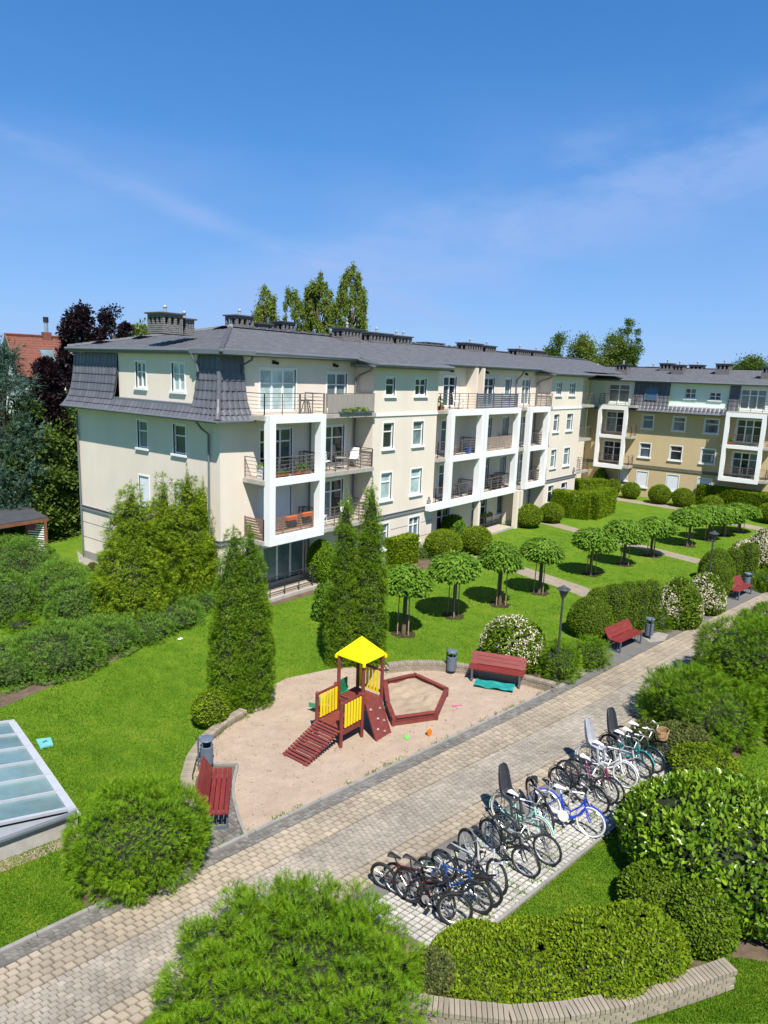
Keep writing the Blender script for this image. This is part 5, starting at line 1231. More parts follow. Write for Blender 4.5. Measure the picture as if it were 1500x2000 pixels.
# --- clipped shapes near the long facade
for i, (bx, k, lb) in enumerate((((828, 902, 1035, 1090), 'yball', 'clipped ball at the corner of the first bay, left of its twin'), ((898, 960, 1028, 1082), 'yball', 'clipped ball to the right of the one at the first bay'), ((1002, 1058, 986, 1030), 'yball', 'clipped ball under the third white balcony frame'), ((1052, 1099, 982, 1021), 'yball', 'smaller clipped ball left of the box hedge'),
     ((1184, 1211, 935, 966), 'yball', 'leftmost of the small balls along the far path'), ((1213, 1249, 942, 974), 'yball', 'second ball along the far path, on a short stem'), ((1265, 1308, 947, 984), 'yball', 'third ball along the far path, under the white shutter'), ((1311, 1353, 954, 990), 'yball', 'fourth ball along the far path, next to the tan wall gap'), ((1370, 1410, 968, 1000), 'yball', 'half-hidden ball behind the far globe trees'), ((1478, 1530, 982, 1022), 'yball', 'ball at the right edge beyond the last globe tree'), ((1368, 1398, 945, 972), 'yball', 'ball peeping over the long far hedge'))):
    shrub('boxwood_ball', lb, 'bush', bx, k, 90 + i, 'clipped balls along the facades')
shrub('hazel_bush', 'leafy light green bush at the recess under the second white frame', 'bush', (858, 910, 1006, 1062), 'leafy', 104)
shrub('clipped_egg', 'dark egg-shaped clipped shrub beside the ground floor terrace', 'bush', (599, 652, 1055, 1142), 'egg', 105)
shrub('leafy_sapling', 'young leafy sapling tucked behind the tall thuja pair', 'bush', (612, 655, 1140, 1215), 'leafy', 106)
shrub('lavender_bush', 'grey-green low plants at the foot of the first bay', 'bush', (802, 848, 1066, 1092), 'spread', 107)
shrub('low_bush', 'small dark low plant left of the ball under the third frame', 'bush', (980, 1006, 1012, 1026), 'jund', 108)
shrub('young_larch', 'yellow-green feathery young tree at the corner of the two buildings', 'tree', (1156, 1186, 914, 962), 'leafy', 109)
# --- hedges
def hedge(label, pts, w, h, seed, m=m_boxy, n=650):
    t = thing('hedge', label, 'hedge', (*pts[0], 0)); o = np.array([*pts[0], 0]); rs = np.random.RandomState(seed); parts = []
    for i in range(len(pts) - 1):
        a, b = np.array([*pts[i], 0]), np.array([*pts[i + 1], 0]); d = b - a; l = np.linalg.norm(d); d /= l; s = np.array([-d[1], d[0], 0])
        areas = [l * h, l * h, l * w, w * h, w * h]; k = rs.choice(5, int(n * sum(areas)), p=np.array(areas) / sum(areas)); q = len(k)
        al = rs.uniform(0, l, q); ac = rs.uniform(-w / 2, w / 2, q); z = rs.uniform(0, h, q); N_ = np.zeros((q, 3))
        for j, (f, v) in enumerate((('c', w / 2), ('c', -w / 2), ('z', h), ('a', 0), ('a', l))):
            mk = k == j
            if f == 'c': ac[mk] = v; N_[mk] = s * np.sign(v)
            elif f == 'z': z[mk] = v; N_[mk] = (0, 0, 1)
            else: al[mk] = v; N_[mk] = d * (1 if v else -1)
        P_ = a - o + d * al[:, None] + s * ac[:, None]; P_[:, 2] = z
        P_ += N_ * (Lump(seed, 1.2)(P_) * .05)[:, None] - N_ * rs.uniform(0, .06, (q, 1))
        A_ = N_ * .5 + np.array([0, 0, .4]) + rs.normal(0, .6, (q, 3)); parts.append(place_leaves('leaf', P_, A_, nrmz(N_ + rs.normal(0, .5, (q, 3))), rs.uniform(.06, .13, q)))
        g = G().obox(a - o + d * l / 2 + np.array([0, 0, h / 2 - .04]), d, s, (0, 0, 1), l - .1, w - .12, h - .10); parts.append((np.array(g.v), np.array(g.f)))
    V, F = join(parts); bulk('foliage', V, F, m, t)
    G().tube([(0.2, 0, 0), (0.2, 0, h * .7)], .03, 5).build('stem', m_bark, t)
hedge('sharp-edged box hedge with a corner, beyond the lawn in mid garden', [tuple(at(1078, 1006)[:2]), tuple(at(1150, 1014)[:2]), tuple(at(1186, 1000)[:2])], 1.2, 1.95, 111)
hedge('back arm of hedge between the box hedge and the cream bay', [tuple(at(1112, 975)[:2]), tuple(at(1180, 975)[:2])], 1.2, 1.75, 112)
hedge('long clipped hedge in front of the tan building left of its garden window', [tuple(at(1182, 948)[:2]), tuple(at(1290, 972)[:2])], 1.4, 1.8, 113)
hedge('long clipped hedge at the right in front of the tan building', [tuple(at(1366, 984)[:2]), tuple(at(1560, 1018)[:2])], 1.6, 1.75, 114)
hedge('block of yellow-green hedge beside the tall thuja pair, under the first bay', [tuple(at(752, 1106)[:2]), tuple(at(798, 1094)[:2])], 1.4, 1.55, 115, n=800)
# --- beds beside the way
for bx, lb, sd in (((936, 1062, 1205, 1318), 'white-flowering bush behind the long bench', 121), ((1278, 1368, 1132, 1230), 'white-flowering bush right of the middle bench and bin', 122), ((1336, 1412, 1122, 1202), 'white-flowering bush next to the far lamp post', 123), ((1452, 1530, 1030, 1118), 'white-flowering bush at the right edge', 124), ((1415, 1475, 1055, 1128), 'white-flowering bush behind the far column shrubs', 125)):
    shrub('flowering_bush', lb, 'bush', bx, 'flower', sd, 'white-flowering bushes along the way')
for i, (bx, k, lb) in enumerate((((1106, 1196, 1166, 1252), 'cloud', 'nearest and widest clipped dome of the row beside the middle bench'), ((1132, 1194, 1148, 1240), 'cloud', 'clipped dome rising behind the nearest dome'), ((1166, 1224, 1142, 1240), 'col', 'first narrow clipped column behind the middle bench'), ((1196, 1244, 1138, 1234), 'col', 'second narrow clipped column behind the middle bench'), ((1222, 1262, 1134, 1232), 'col', 'third narrow clipped column behind the middle bench'), ((1246, 1283, 1133, 1228), 'col', 'last narrow clipped column, beside the middle bin'),
      ((1360, 1426, 1092, 1168), 'cloud', 'front clipped dome beside the farthest bench'), ((1364, 1432, 1072, 1142), 'cloud', 'clipped dome behind the far lamp post'), ((1432, 1476, 1060, 1140), 'col', 'dark clipped column behind the farthest bin'), ((1412, 1446, 1070, 1140), 'col', 'clipped column between the far dome and the dark column'))):
    shrub('clipped_shrub', lb, 'bush', bx, k, 130 + i, 'clipped shrubs behind the benches')
for bx, lb, sd in (((1052, 1130, 1255, 1332), 'low bright green juniper at the foot of the lamp post', 141), ((1106, 1190, 1248, 1310), 'low bright green juniper left of the middle bench', 142), ((1270, 1306, 1192, 1232), 'small bright green juniper behind the middle bin', 143), ((1466, 1540, 1115, 1160), 'low bright green shrub right of the farthest bin', 144), ((1368, 1410, 1150, 1196), 'small green bush left of the farthest bench', 145)):
    shrub('low_juniper', lb, 'bush', bx, 'low', sd)

# --- globe catalpas
def catalpa_mesh(seed):
    rs = np.random.RandomState(seed); parts = []
    lm = Lump(seed, 1.9)
    P_, N_ = surf(3000, mop_R, 1.06, 1.06, 1.3, rs, lm, .10); P_ = P_ - N_ * (rs.uniform(0, 1, (3000, 1)) ** 1.3) * .26
    out = nrmz(N_ * [1, 1, 0] + 1e-6); A_ = out * .7 + np.array([0, 0, -.45]) + rs.normal(0, .35, (3000, 3)); NN = nrmz(N_ * .6 + np.array([0, 0, .8]) + rs.normal(0, .3, (3000, 3)))
    parts.append(place_leaves('oval', P_, A_, NN, rs.uniform(.11, .21, 3000)))
    parts.append(core_mesh(mop_R, .80, .80, .92, 1, None)); parts[-1] = (parts[-1][0] + np.array([0, 0, .18]), parts[-1][1])
    return join(parts)
CATS = []
for sd in (201, 202, 203):
    V, F = catalpa_mesh(sd); o = bulk('crown', V, F, m_catalpa); CATS.append(o.data); bpy.data.objects.remove(o)
cat_list = [(788, 1238, 1097, 'globe catalpa nearest the tall thuja pair'), (885, 1203, 1068, 'second globe catalpa from the thuja pair, with the widest crown'), (976, 1181, 1057, 'globe catalpa above the white-flowering bush by the long bench'), (1053, 1158, 1043, 'globe catalpa at the bend of the sandy lawn path'),
            (1154, 1122, 1027, 'globe catalpa left of the crossing sandy path, mid lawn'), (1218, 1103, 1012, 'globe catalpa right of the one in mid lawn'), (1272, 1086, 1004, 'globe catalpa tucked behind its neighbour at the crossing path'), (1343, 1066, 985, 'first globe catalpa of the far lawn'), (1383, 1055, 983, 'globe catalpa in the middle of the far group'), (1412, 1046, 984, 'globe catalpa at the back of the far group'), (1444, 1040, 976, 'last globe catalpa, beside the far sandy path')]
for i, (bx, by, yt, lb) in enumerate(cat_list):
    p = at(bx, by); H_ = height_for(p, yt); t = thing('catalpa_tree', lb, 'tree', p, i * 1.3, 'globe catalpas on the lawn')
    cs = 1.0 if i < 4 else 1.05
    rz_ = random.Random(i * 7 + 1); c = obj('crown', CATS[i % 3], t, (rz_.uniform(-.1, .1), rz_.uniform(-.1, .1), H_ - 1.28), (rz_.uniform(-.09, .09), rz_.uniform(-.09, .09), rz_.uniform(0, 6))); c.scale = (cs * rz_.uniform(.95, 1.14), cs * rz_.uniform(.95, 1.16), rz_.uniform(.82, .98))
    rg = random.Random(i); g = G(); lean = rg.uniform(-.08, .08)
    g.tube([(0, 0, 0), (lean, .02, (H_ - 1.2) * .5), (lean * .5, 0, H_ - .95)], [.095, .08, .085], 8)
    for a in range(5): g.tube([(lean * .5, 0, H_ - 1.05), (.45 * math.cos(a * 1.26), .45 * math.sin(a * 1.26), H_ - .6)], [.05, .02], 5)
    g.build('trunk', m_bark, t)
    for a in (0.4, 2.5, 4.6):
        x, y = .26 * math.cos(a), .26 * math.sin(a)
        G().cyl((x, y, 0), (x * .9, y * .9, H_ - 1.15), .026, .022, 6).build('stake', m_stake, t)
    g = G()
    z = H_ - 1.35
    for a, b in ((.4, 2.5), (2.5, 4.6), (4.6, .4)): g.bar((.24 * math.cos(a), .24 * math.sin(a), z), (.24 * math.cos(b), .24 * math.sin(b), z), .02, .05)
    g.build('crossbar', m_stake, t)
    sheet('soil_ring', [(p.x + .50 * math.cos(k * .3927) * (1 + .12 * math.sin(k * 2.3 + i)), p.y + .50 * math.sin(k * .3927) * (1 + .12 * math.sin(k * 1.7 + i))) for k in range(16)], .012, m_dsoil)

# --- trees behind the roofs
def tree(name, label, px, py_top, Z, w, hc, kind, seed, group=None, trunk=None, n=70, leaf=.3, per=110, mat=None, strands=False):
    """a tree standing Z metres along the view, crown w wide, hc tall, its top at py_top"""
    r = ray(px, py_top); p = EYE + r * (Z / FOC); top = p[2]; base = Vector((p[0], p[1], 0)); t = thing(name, label, 'tree', base, 0, group)
    rs = np.random.RandomState(seed); ca = []
    lm = Lump(seed, 2.2 / w)
    P_, N_ = surf(n, ball_R if kind == 'round' else dome_R if kind == 'dome' else conif_R, w / 2, w / 2, hc, rs, lm, .30)
    P_ *= (rs.uniform(.55, 1, (n, 1)) ** .5) * np.array([1, 1, 0]) + np.array([0, 0, 1]); P_[:, 2] += top - hc
    cr = w * (.135 if strands else .14) * rs.uniform(.6, 1.3, n)
    base_ = np.repeat(P_, per, 0); m = len(base_); off = rs.normal(0, .55, (m, 3)) * np.repeat(cr, per)[:, None]
    if strands:
        s = rs.uniform(0, 1, m); off = off * np.array([.6, .6, .7]); off[:, 2] -= s * w * .30
    Q = base_ + off; A_ = off + rs.normal(0, .5, (m, 3)) * cr.mean() + np.array([0, 0, -.6 * w * .1 if strands else .2 * w * .1])
    NN = nrmz(rs.normal(0, .6, (m, 3)) + np.array([0, 0, .7])); V, F = place_leaves('leaf' if kind != 'conif' else 'fan', Q, A_, NN, leaf * rs.uniform(.6, 1.3, m))
    bulk('crown', V, F, mat, t)
    g = G(); tr = trunk or (.012 if strands else .022) * top; g.tube([(0, 0, 0), (.1, 0, top - hc), (0, .1, top - hc * .45), (0, 0, top - hc * .12)], [tr, tr * .8, tr * .45, tr * .12], 8)
    for k in range(0, n, 3):
        q = P_[k]; z0 = max(.5, top - hc * .95 + (q[2] - top + hc) * .45); g.tube([(0, 0, z0), (q[0] * .55, q[1] * .55, z0 + (q[2] - z0) * .65), tuple(q)], [tr * .3, tr * .18, tr * .05], 4)
    g.build('trunk', m_bark, t); return t
tree('birch_tree', 'low bushy birch top behind the chimneys, leftmost of the group over the roof', 519, 568, 62, 2.9, 6.5, 'dome', 301, 'birches behind the long roof', n=85, leaf=.17, per=260, mat=m_birch, strands=True)
tree('birch_tree', 'thin leaning birch, second of the group over the roof', 578, 545, 64, 2.5, 9.5, 'round', 302, 'birches behind the long roof', n=80, leaf=.16, per=260, mat=m_birch, strands=True)
tree('birch_tree', 'tallest slim birch over the roof', 625, 520, 64, 2.5, 9.5, 'round', 303, 'birches behind the long roof', n=110, leaf=.17, per=220, mat=m_birch, strands=True)
tree('birch_tree', 'dense rightmost birch over the roof', 687, 524, 62, 2.8, 8.5, 'dome', 304, 'birches behind the long roof', n=140, leaf=.17, per=260, mat=m_birch, strands=True)
tree('poplar_tree', 'broad grey-green tree behind the far end of the cream roof', 1094, 660, 95, 5.2, 9, 'dome', 305, n=70, leaf=.24, per=240, mat=m_far)
tree('poplar_tree', 'rounded tree right beside the broad grey-green one', 1142, 650, 95, 5.2, 9, 'dome', 306, n=80, leaf=.24, per=240, mat=m_birch)
tree('poplar_tree', 'lower tree at the foot of the dark pointed poplar', 1198, 662, 95, 4.2, 8, 'dome', 307, n=60, leaf=.23, per=220, mat=m_birch)
tree('poplar_tree', 'tall dark pointed poplar above the tan building', 1229, 633, 95, 3.6, 10, 'round', 308, n=90, leaf=.23, per=220, mat=m_far)
tree('round_tree', 'dark round tree beyond the tan roof at the right edge', 1472, 704, 120, 7.5, 6, 'dome', 309, n=90, leaf=.3, per=240, mat=m_far)
tree('round_tree', 'pale tree top peeping over the roof by the first chimney', 276, 630, 70, 3.4, 6, 'dome', 310, n=50, leaf=.3, mat=m_birch)
tree('copper_beech', 'tall dark purple beech left of the gable', 150, 592, 46, 2.2, 8.0, 'dome', 311, n=90, leaf=.23, per=220, mat=m_purple)
tree('copper_beech', 'dark purple beech top above the grey roof edge', 222, 602, 58, 2.8, 6.5, 'dome', 312, n=45, leaf=.22, per=220, mat=m_purple)
tree('copper_beech', 'small dark purple shoot to the right of the purple beeches', 250, 626, 58, 1.4, 4.5, 'round', 313, n=18, leaf=.3, mat=m_purple)
tree('copper_beech', 'low purple bush in front of the red-roofed house', 88, 716, 42, 1.9, 4.5, 'dome', 314, n=90, leaf=.22, per=220, mat=m_purple)
tree('spruce_tree', 'big blue-green spruce at the left edge', -8, 640, 38, 3.9, 10.5, 'conif', 315, n=130, leaf=.40, per=70, mat=m_spruce)
tree('evergreen_tree', 'olive green evergreen between the spruce and the gable, upper', 62, 735, 46, 3.6, 9.0, 'conif', 316, n=120, leaf=.23, per=220, mat=m_thuja)
tree('evergreen_tree', 'leafy green tree right against the gable corner', 122, 785, 43, 3.4, 8.6, 'dome', 317, n=150, leaf=.22, per=220, mat=m_far)
tree('evergreen_tree', 'dark evergreen behind the shed roof', 55, 840, 40, 3.6, 7.0, 'dome', 318, n=140, leaf=.22, per=220, mat=m_far)
tree('evergreen_tree', 'dark evergreen filling the gap behind the gable, farthest', 130, 690, 56, 4.0, 10.5, 'dome', 319, n=120, leaf=.23, per=220, mat=m_far)
tree('evergreen_tree', 'shaded dark evergreen at the left edge behind the shed', -15, 800, 48, 5, 8.5, 'dome', 320, n=130, leaf=.23, per=220, mat=m_far)
tree('green_bush', 'light green bush beside the gable foot behind the shed', 122, 955, 44, 2.2, 2.4, 'dome', 321, n=60, leaf=.24, mat=m_catalpa)
# ------------------------------------------------------------------ benches, bins, lamps
m_redwood = M('red_stained_wood', (.18, .026, .022), .5, .25, 3, .2, 20, stretch=(1, 6, 6), island=.10)
m_bsteel = M('blue_grey_steel', (.085, .11, .14), .5, .1)
m_bin = M('slate_bin', (.11, .14, .18), .45, .1)
m_lamp = M('lamp_green_black', (.045, .055, .055), .45, .15)
m_playred = M('dark_red_play_wood', (.17, .036, .030), .6, .22, 4, .2, 25, island=.12)
m_yellow = M('yellow_panel', (.80, .60, .01), .45, .08, 2, island=.06)
m_roofy = M('yellow_roof', (.88, .74, .0), .45, .05, 2)
m_tarp = M('teal_tarp', (.02, .24, .22), .4, .25, 5)
def mk_bench():
    t = thing('park_bench', '', 'bench', (0, 0, 0))
    for k in range(4): G().obox((0, .055 + k * .115, .45), (1,0,0), (0,1,0), (0,0,1), 1.86, .098, .035).build('seat_slat', m_redwood, t)
    up = Vector((0, .56, .83)).normalized(); nn = Vector((1,0,0)).cross(up)
    for k in range(3):
        c = Vector((0, .485, .475)) + up * (.06 + k * .145); G().obox(c, (1,0,0), nn, up, 1.86, .035, .135).build('back_slat', m_redwood, t)
    for x in (-.80, .80):
        g = G(); w = .06
        for p, q in (((x, .03, 0), (x, .03, .43)), ((x, .03, .42), (x, .47, .42)), ((x, .47, .42), (x, .73, .82)), ((x, .47, .42), (x, .66, 0)), ((x, .03, .03), (x, .66, .03))): g.bar(p, q, .05, w, up=(0, .3, 1))
        for k in range(3): g.bar((x, .15 + k * .12, .03), (x, .15 + k * .12, .42), .012, .03)
        g.build('end_frame', m_bsteel, t)
    return t
def put_bench(src, a, b, label, back):
    a = Vector(a); b = Vector(b); d = (b - a); rz = math.atan2(d.y, d.x); yv = Vector((-math.sin(rz), math.cos(rz)))
    if yv.dot(Vector(back)) < 0: rz += math.pi
    m = (a + b) / 2
    if not src.get('label'): src.location = (m.x, m.y, .02); src.rotation_euler = (0, 0, rz); src['label'] = label; src['group'] = 'red benches'; return src
    return dup(src, (m.x, m.y, .02), rz, label)
bench = mk_bench()
put_bench(bench, at(912,1330)[:2], at(1022,1348)[:2], 'long red bench facing the sandpit with a teal tarp underneath', (1, .4))
fa = at(446, 1590, .47); fb2 = at(454, 1499, .47)
put_bench(bench, fa[:2], fb2[:2], 'red bench seen end-on at the left end of the sand', (-1, .3))
put_bench(bench, at(1207,1279)[:2], at(1256,1256)[:2], 'red bench in the middle of the way beside the clipped domes', (0, 1))
put_bench(bench, at(1440,1175)[:2], at(1470,1160)[:2], 'farthest red bench beside the far clipped shrubs', (0, 1))
def mk_bin():
    t = thing('litter_bin', '', 'bin')
    G().lathe([(.15, .14), (.19, .17), (.195, .74), (.18, .75), (.15, .74), (.15, .40)], 16).build('body', m_bin, t)
    G().lathe([(.20, .93), (.215, .95), (.19, .99), (.05, 1.01)], 16).build('lid', m_bin, t)
    g = G()
    for a in (.6, 2.2, 3.9, 5.3): g.bar((.17 * math.cos(a), .17 * math.sin(a), .70), (.17 * math.cos(a), .17 * math.sin(a), .94), .03, .012)
    g.build('bracket', m_bin, t)
    g = G(); g.cyl((0, .24, 0), (0, .24, 1.08), .025, n=8); g.bar((0, .24, .3), (0, .16, .3), .03, .03); g.bar((0, .24, .65), (0, .16, .65), .03, .03); g.build('post', m_bsteel, t)
    t.scale = (.88, .88, .86); return t
bin_ = mk_bin()
for i, (x, y, lb) in enumerate(((881, 1315, 'slate litter bin standing alone at the back of the sand'), (404, 1500, 'slate litter bin behind the end-on bench'), (1266, 1246, 'slate litter bin right of the middle bench'), (1457, 1150, 'slate litter bin right of the farthest bench'))):
    p = at(x, y)
    if i == 0: bin_.location = p; bin_['label'] = lb; bin_['group'] = 'litter bins'
    else: dup(bin_, p, i * 1.1, lb)
def mk_lamp():
    t = thing('street_lamp', '', 'lamp')
    g = G(); g.tube([(0,0,0), (0,0,.7), (0,0,.72), (0,0,3.0)], [.065, .062, .042, .036], 10); g.build('pole', m_lamp, t)
    G().lathe([(.03, 2.98), (.06, 3.0), (.085, 3.05), (.16, 3.26), (.165, 3.28)], 12).build('lantern_glass', M('smoked_lantern', (.07, .075, .075), .2, .1), t)
    G().lathe([(.20, 3.282), (.235, 3.30), (.20, 3.33), (.09, 3.38), (.03, 3.43)], 14).build('lamp_shade', m_lamp, t)
    g = G()
    for k in range(4): a = k * 1.57; g.bar((.088 * math.cos(a), .088 * math.sin(a), 3.05), (.178 * math.cos(a), .178 * math.sin(a), 3.285), .015, .015)
    g.build('cage', m_lamp, t); return t
lp = mk_lamp(); lp.location = at(1085, 1330); lp['label'] = 'garden lamp post at the corner of the sand, in front of the white-flowering bush'; lp['group'] = 'garden lamp posts'
dup(lp, at(1378, 1172), .5, 'smaller-looking garden lamp post far along the way, behind flowering bushes')

# ------------------------------------------------------------------ play tower
X0, X1, X2 = 13.52, 14.42, 15.28; Y0, Y1 = 11.70, 12.62; DK, PF = .92, .50
pt = thing('play_tower', 'dark red wooden play tower with yellow pyramid roof and slatted ramp', 'play tower', (X1, Y0, 0))
def TP(x, y, z): return (x - X1, y - Y0, z)
for x, y, h in ((X0, Y0, 1.36), (X0, Y1, 1.36), (X1, Y0, 2.24), (X1, Y1, 2.24), (X2, Y0, 2.24), (X2, Y1, 2.24)):
    G().tube([TP(x, y, 0), TP(x, y, h - .03), TP(x, y, h)], [.052, .052, .035], 8).build('post', m_playred, pt)
for y in (Y0 - .06, Y1 + .06): G().tube([TP(X1 - .07, y, 0), TP(X1 - .07, y, 1.32), TP(X1 - .07, y, 1.35)], [.048, .048, .03], 8).build('post', m_playred, pt)
n = 7
for k in range(n):     # tower deck
    x = X1 + .07 + (X2 - X1 - .14) * (k + .5) / n; G().box(*TP(x - .055, Y0 - .04, DK - .03), *TP(x + .055, Y1 + .04, DK)).build('deck_plank', m_playred, pt)
for k in range(7):     # lower platform
    x = X0 + .06 + (X1 - X0 - .12) * (k + .5) / 7; G().box(*TP(x - .055, Y0 - .03, PF - .03), *TP(x + .055, Y1 + .03, PF)).build('deck_plank', m_playred, pt)
g = G()
for y in (Y0, Y1):
    g.bar(TP(X0, y, PF - .09), TP(X1, y, PF - .09), .05, .11); g.bar(TP(X1, y, DK - .09), TP(X2, y, DK - .09), .05, .11)
for x, z in ((X0, PF), (X1, DK), (X2, DK)): g.bar(TP(x, Y0, z - .09), TP(x, Y1, z - .09), .05, .11)
g.build('joist', m_playred, pt)
for y in (Y0, Y1):     # railings of the platform with yellow pickets
    g = G(); g.bar(TP(X0, y, PF + .78), TP(X1, y, PF + .78), .045, .07); g.bar(TP(X0, y, PF + .13), TP(X1, y, PF + .13), .045, .07); f = g.build('guard_rail', m_playred, pt)
    for k in range(6):
        x = X0 + .14 + (X1 - X0 - .28) * k / 5; G().bar(TP(x, y - .035, PF + .06), TP(x, y - .035, PF + .75), .085 if k % 2 else .075, .022, up=(0, 1, 0)).build('picket', m_yellow, f)
g = G(); g.bar(TP(X2, Y0, DK + .78), TP(X2, Y1, DK + .78), .045, .07); g.bar(TP(X2, Y0, DK + .13), TP(X2, Y1, DK + .13), .045, .07); f = g.build('guard_rail', m_playred, pt)
for k in range(6):
    y = Y0 + .14 + (Y1 - Y0 - .28) * k / 5; G().bar(TP(X2 - .035, y, DK + .06), TP(X2 - .035, y, DK + .75), .022, .08, up=(0, 1, 0)).build('picket', m_yellow, f)
a, b = Vector(TP(12.18, 0, .03)), Vector(TP(X0 - .02, 0, PF)); d = (b - a)
for k in range(14):    # ramp
    c = a + d * ((k + .5) / 14); nrm_ = Vector((-d.z, 0, d.x)).normalized()
    G().obox((c.x, (Y0 + Y1) / 2 - Y0, c.z), d.normalized(), (0, 1, 0), nrm_, .062, Y1 - Y0 + .0, .035).build('ramp_slat', m_playred, pt)
g = G()
for y in (Y0 + .1, Y1 - .1): g.bar((a.x, y - Y0, a.z - .05), (b.x, y - Y0, b.z - .05), .05, .07)
g.build('ramp_beam', m_playred, pt)
A4 = [TP(X1 - .06, Y0 - .06, 2.22), TP(X2 + .06, Y0 - .06, 2.22), TP(X2 + .06, Y1 + .06, 2.22), TP(X1 - .06, Y1 + .06, 2.22)]; ap = TP((X1 + X2) / 2, (Y0 + Y1) / 2, 2.74)
g = G()
for k in range(4): g.quad(A4[k], A4[(k + 1) % 4], ap)
g.quad(*[(p[0], p[1], p[2] - .03) for p in A4]); 
for k in range(4): p, q = A4[k], A4[(k + 1) % 4]; g.quad(p, q, (q[0], q[1], q[2] - .03), (p[0], p[1], p[2] - .03))
rf = g.build('roof', m_roofy, pt)
g = G()
for k in range(4): g.tube([A4[k], ap], .018, 6); g.bar(Vector(A4[k]) + Vector((0,0,-.02)), Vector(A4[k]) + Vector((0,0,-.11)), .06, .06)
for k in range(4):
    p, q = Vector(A4[k]), Vector(A4[(k + 1) % 4]); top = Vector(ap)
    for t_ in (.33, .62): g.bar(p.lerp(top, t_), q.lerp(top, t_), .012, .012)
g.build('roof_seam', m_roofy, rf)
# climbing wall
c0, c1 = Vector(TP(X1 + .06, Y0 - .05, DK + .04)), Vector(TP(X1 + .02, Y0 - .52, .0)); cw = .64
d = (c1 - c0).normalized(); sx = Vector((1, 0, 0)); nn = sx.cross(d)
nn = nn if nn.y < 0 else -nn
cwl = G().obox((c0 + c1) / 2 + sx * cw / 2, d, sx, nn, (c1 - c0).length, cw, .03).build('climbing_wall', m_playred, pt)
g = G()
for s_ in (0, cw): g.bar(c0 + sx * s_ + nn * .012, c1 + sx * s_ + nn * .012, .035, .06)
g.build('edge_batten', m_playred, cwl)
for i, (u, v) in enumerate(((.12, .2), (.5, .28), (.3, .5), (.52, .62), (.18, .75), (.42, .88))):
    c = c0.lerp(c1, v) + sx * u + nn * .02; G().lathe([(.042, 0), (.034, .025), (.012, .04)], 8).build('hold', m_pot if i % 2 == 0 else m_wbrick, cwl, loc=c)
# slide on the back side
m_slide = M('dark_green_plastic', (.01, .16, .07), .35, .1); g = G(); pr = []
prof = [(0, DK + .02), (.22, DK - .06), (.6, .48), (.95, .20), (1.2, .16)]
for (y, z) in prof: pr.append([(-.22, y, z + .16), (-.2, y, z), (.2, y, z), (.22, y, z + .16)])
V = [TP(X1 + .22 + p[0], Y1 + p[1], p[2]) for r_ in pr for p in r_]; F = [(i * 4 + k, i * 4 + k + 1, i * 4 + k + 5, i * 4 + k + 4) for i in range(len(pr) - 1) for k in range(3)]
g.add(V, F).build('slide', M('light_green_plastic', (.03, .38, .16), .35, .1), pt)
g = G(); g.prism([TP(X1 + .02, Y1 + .05, 0)[:2], TP(X1 + .45, Y1 + .05, 0)[:2], TP(X1 + .45, Y1 + .09, 0)[:2], TP(X1 + .02, Y1 + .09, 0)[:2]], DK, DK + .42); g.build('slide_gate', m_slide, pt)

# sandbox: six plank sides, wide seats at the corners, a heap of sand
hexa = [tuple(at(*p)[:2]) for p in ((752, 1345), (810, 1331), (872, 1360), (852, 1406), (768, 1418), (757, 1388))]
cx = sum(p[0] for p in hexa) / 6; cy = sum(p[1] for p in hexa) / 6
sb = thing('sandbox', 'hexagonal dark red plank sandbox with corner seats', 'sandbox', (cx, cy, 0)); hx = [(p[0] - cx, p[1] - cy) for p in hexa]
for k in range(6):
    p, q = Vector((*hx[k], 0)), Vector((*hx[(k + 1) % 6], 0)); dd = (q - p).normalized()
    for z in (.07, .20): G().bar(p + dd * .03 + Vector((0,0,z)), q - dd * .03 + Vector((0,0,z)), .05, .115).build('plank', m_playred, sb)
    G().bar(p + dd * .08 + Vector((0,0,.275)), q - dd * .08 + Vector((0,0,.275)), .14, .028).build('seat_board', m_playred, sb)
for k in range(6): G().lathe([(.06, 0), (.06, .30)], 6, (*hx[k], 0)).build('corner_post', m_playred, sb)
rs = np.random.RandomState(5); lm = Lump(5, 2.2); lm2 = Lump(6, 6); nn_ = 26; V = []; F = []; 
for i in range(nn_):
    for k in range(36):
        a = 2 * math.pi * k / 36; dvec = Vector((math.cos(a), math.sin(a))); best = 9
        for e in range(6):
            p, q = Vector(hx[e]), Vector(hx[(e + 1) % 6]); den = dvec.x * (q - p).y - dvec.y * (q - p).x
            if abs(den) > 1e-6:
                t_ = (p.x * (q - p).y - p.y * (q - p).x) / den; u_ = (p.x * dvec.y - p.y * dvec.x) / den
                if t_ > 0 and -.001 <= u_ <= 1.001: best = min(best, t_)
        r_ = (best - .03) * i / (nn_ - 1); x, y = r_ * math.cos(a), r_ * math.sin(a)
        V.append((x, y, .15 + .11 * float(lm(np.array([[x, y, 0]]))[0]) * (1 - (i / nn_) ** 3) + .05 * float(lm2(np.array([[x, y, 0]]))[0])))
for i in range(nn_ - 1):
    for k in range(36): F.append((i*36+k, i*36+(k+1)%36, (i+1)*36+(k+1)%36, (i+1)*36+k))
tag(G().add(V, F).build('sand', m_sand2, sb, smooth=True), kind='stuff')

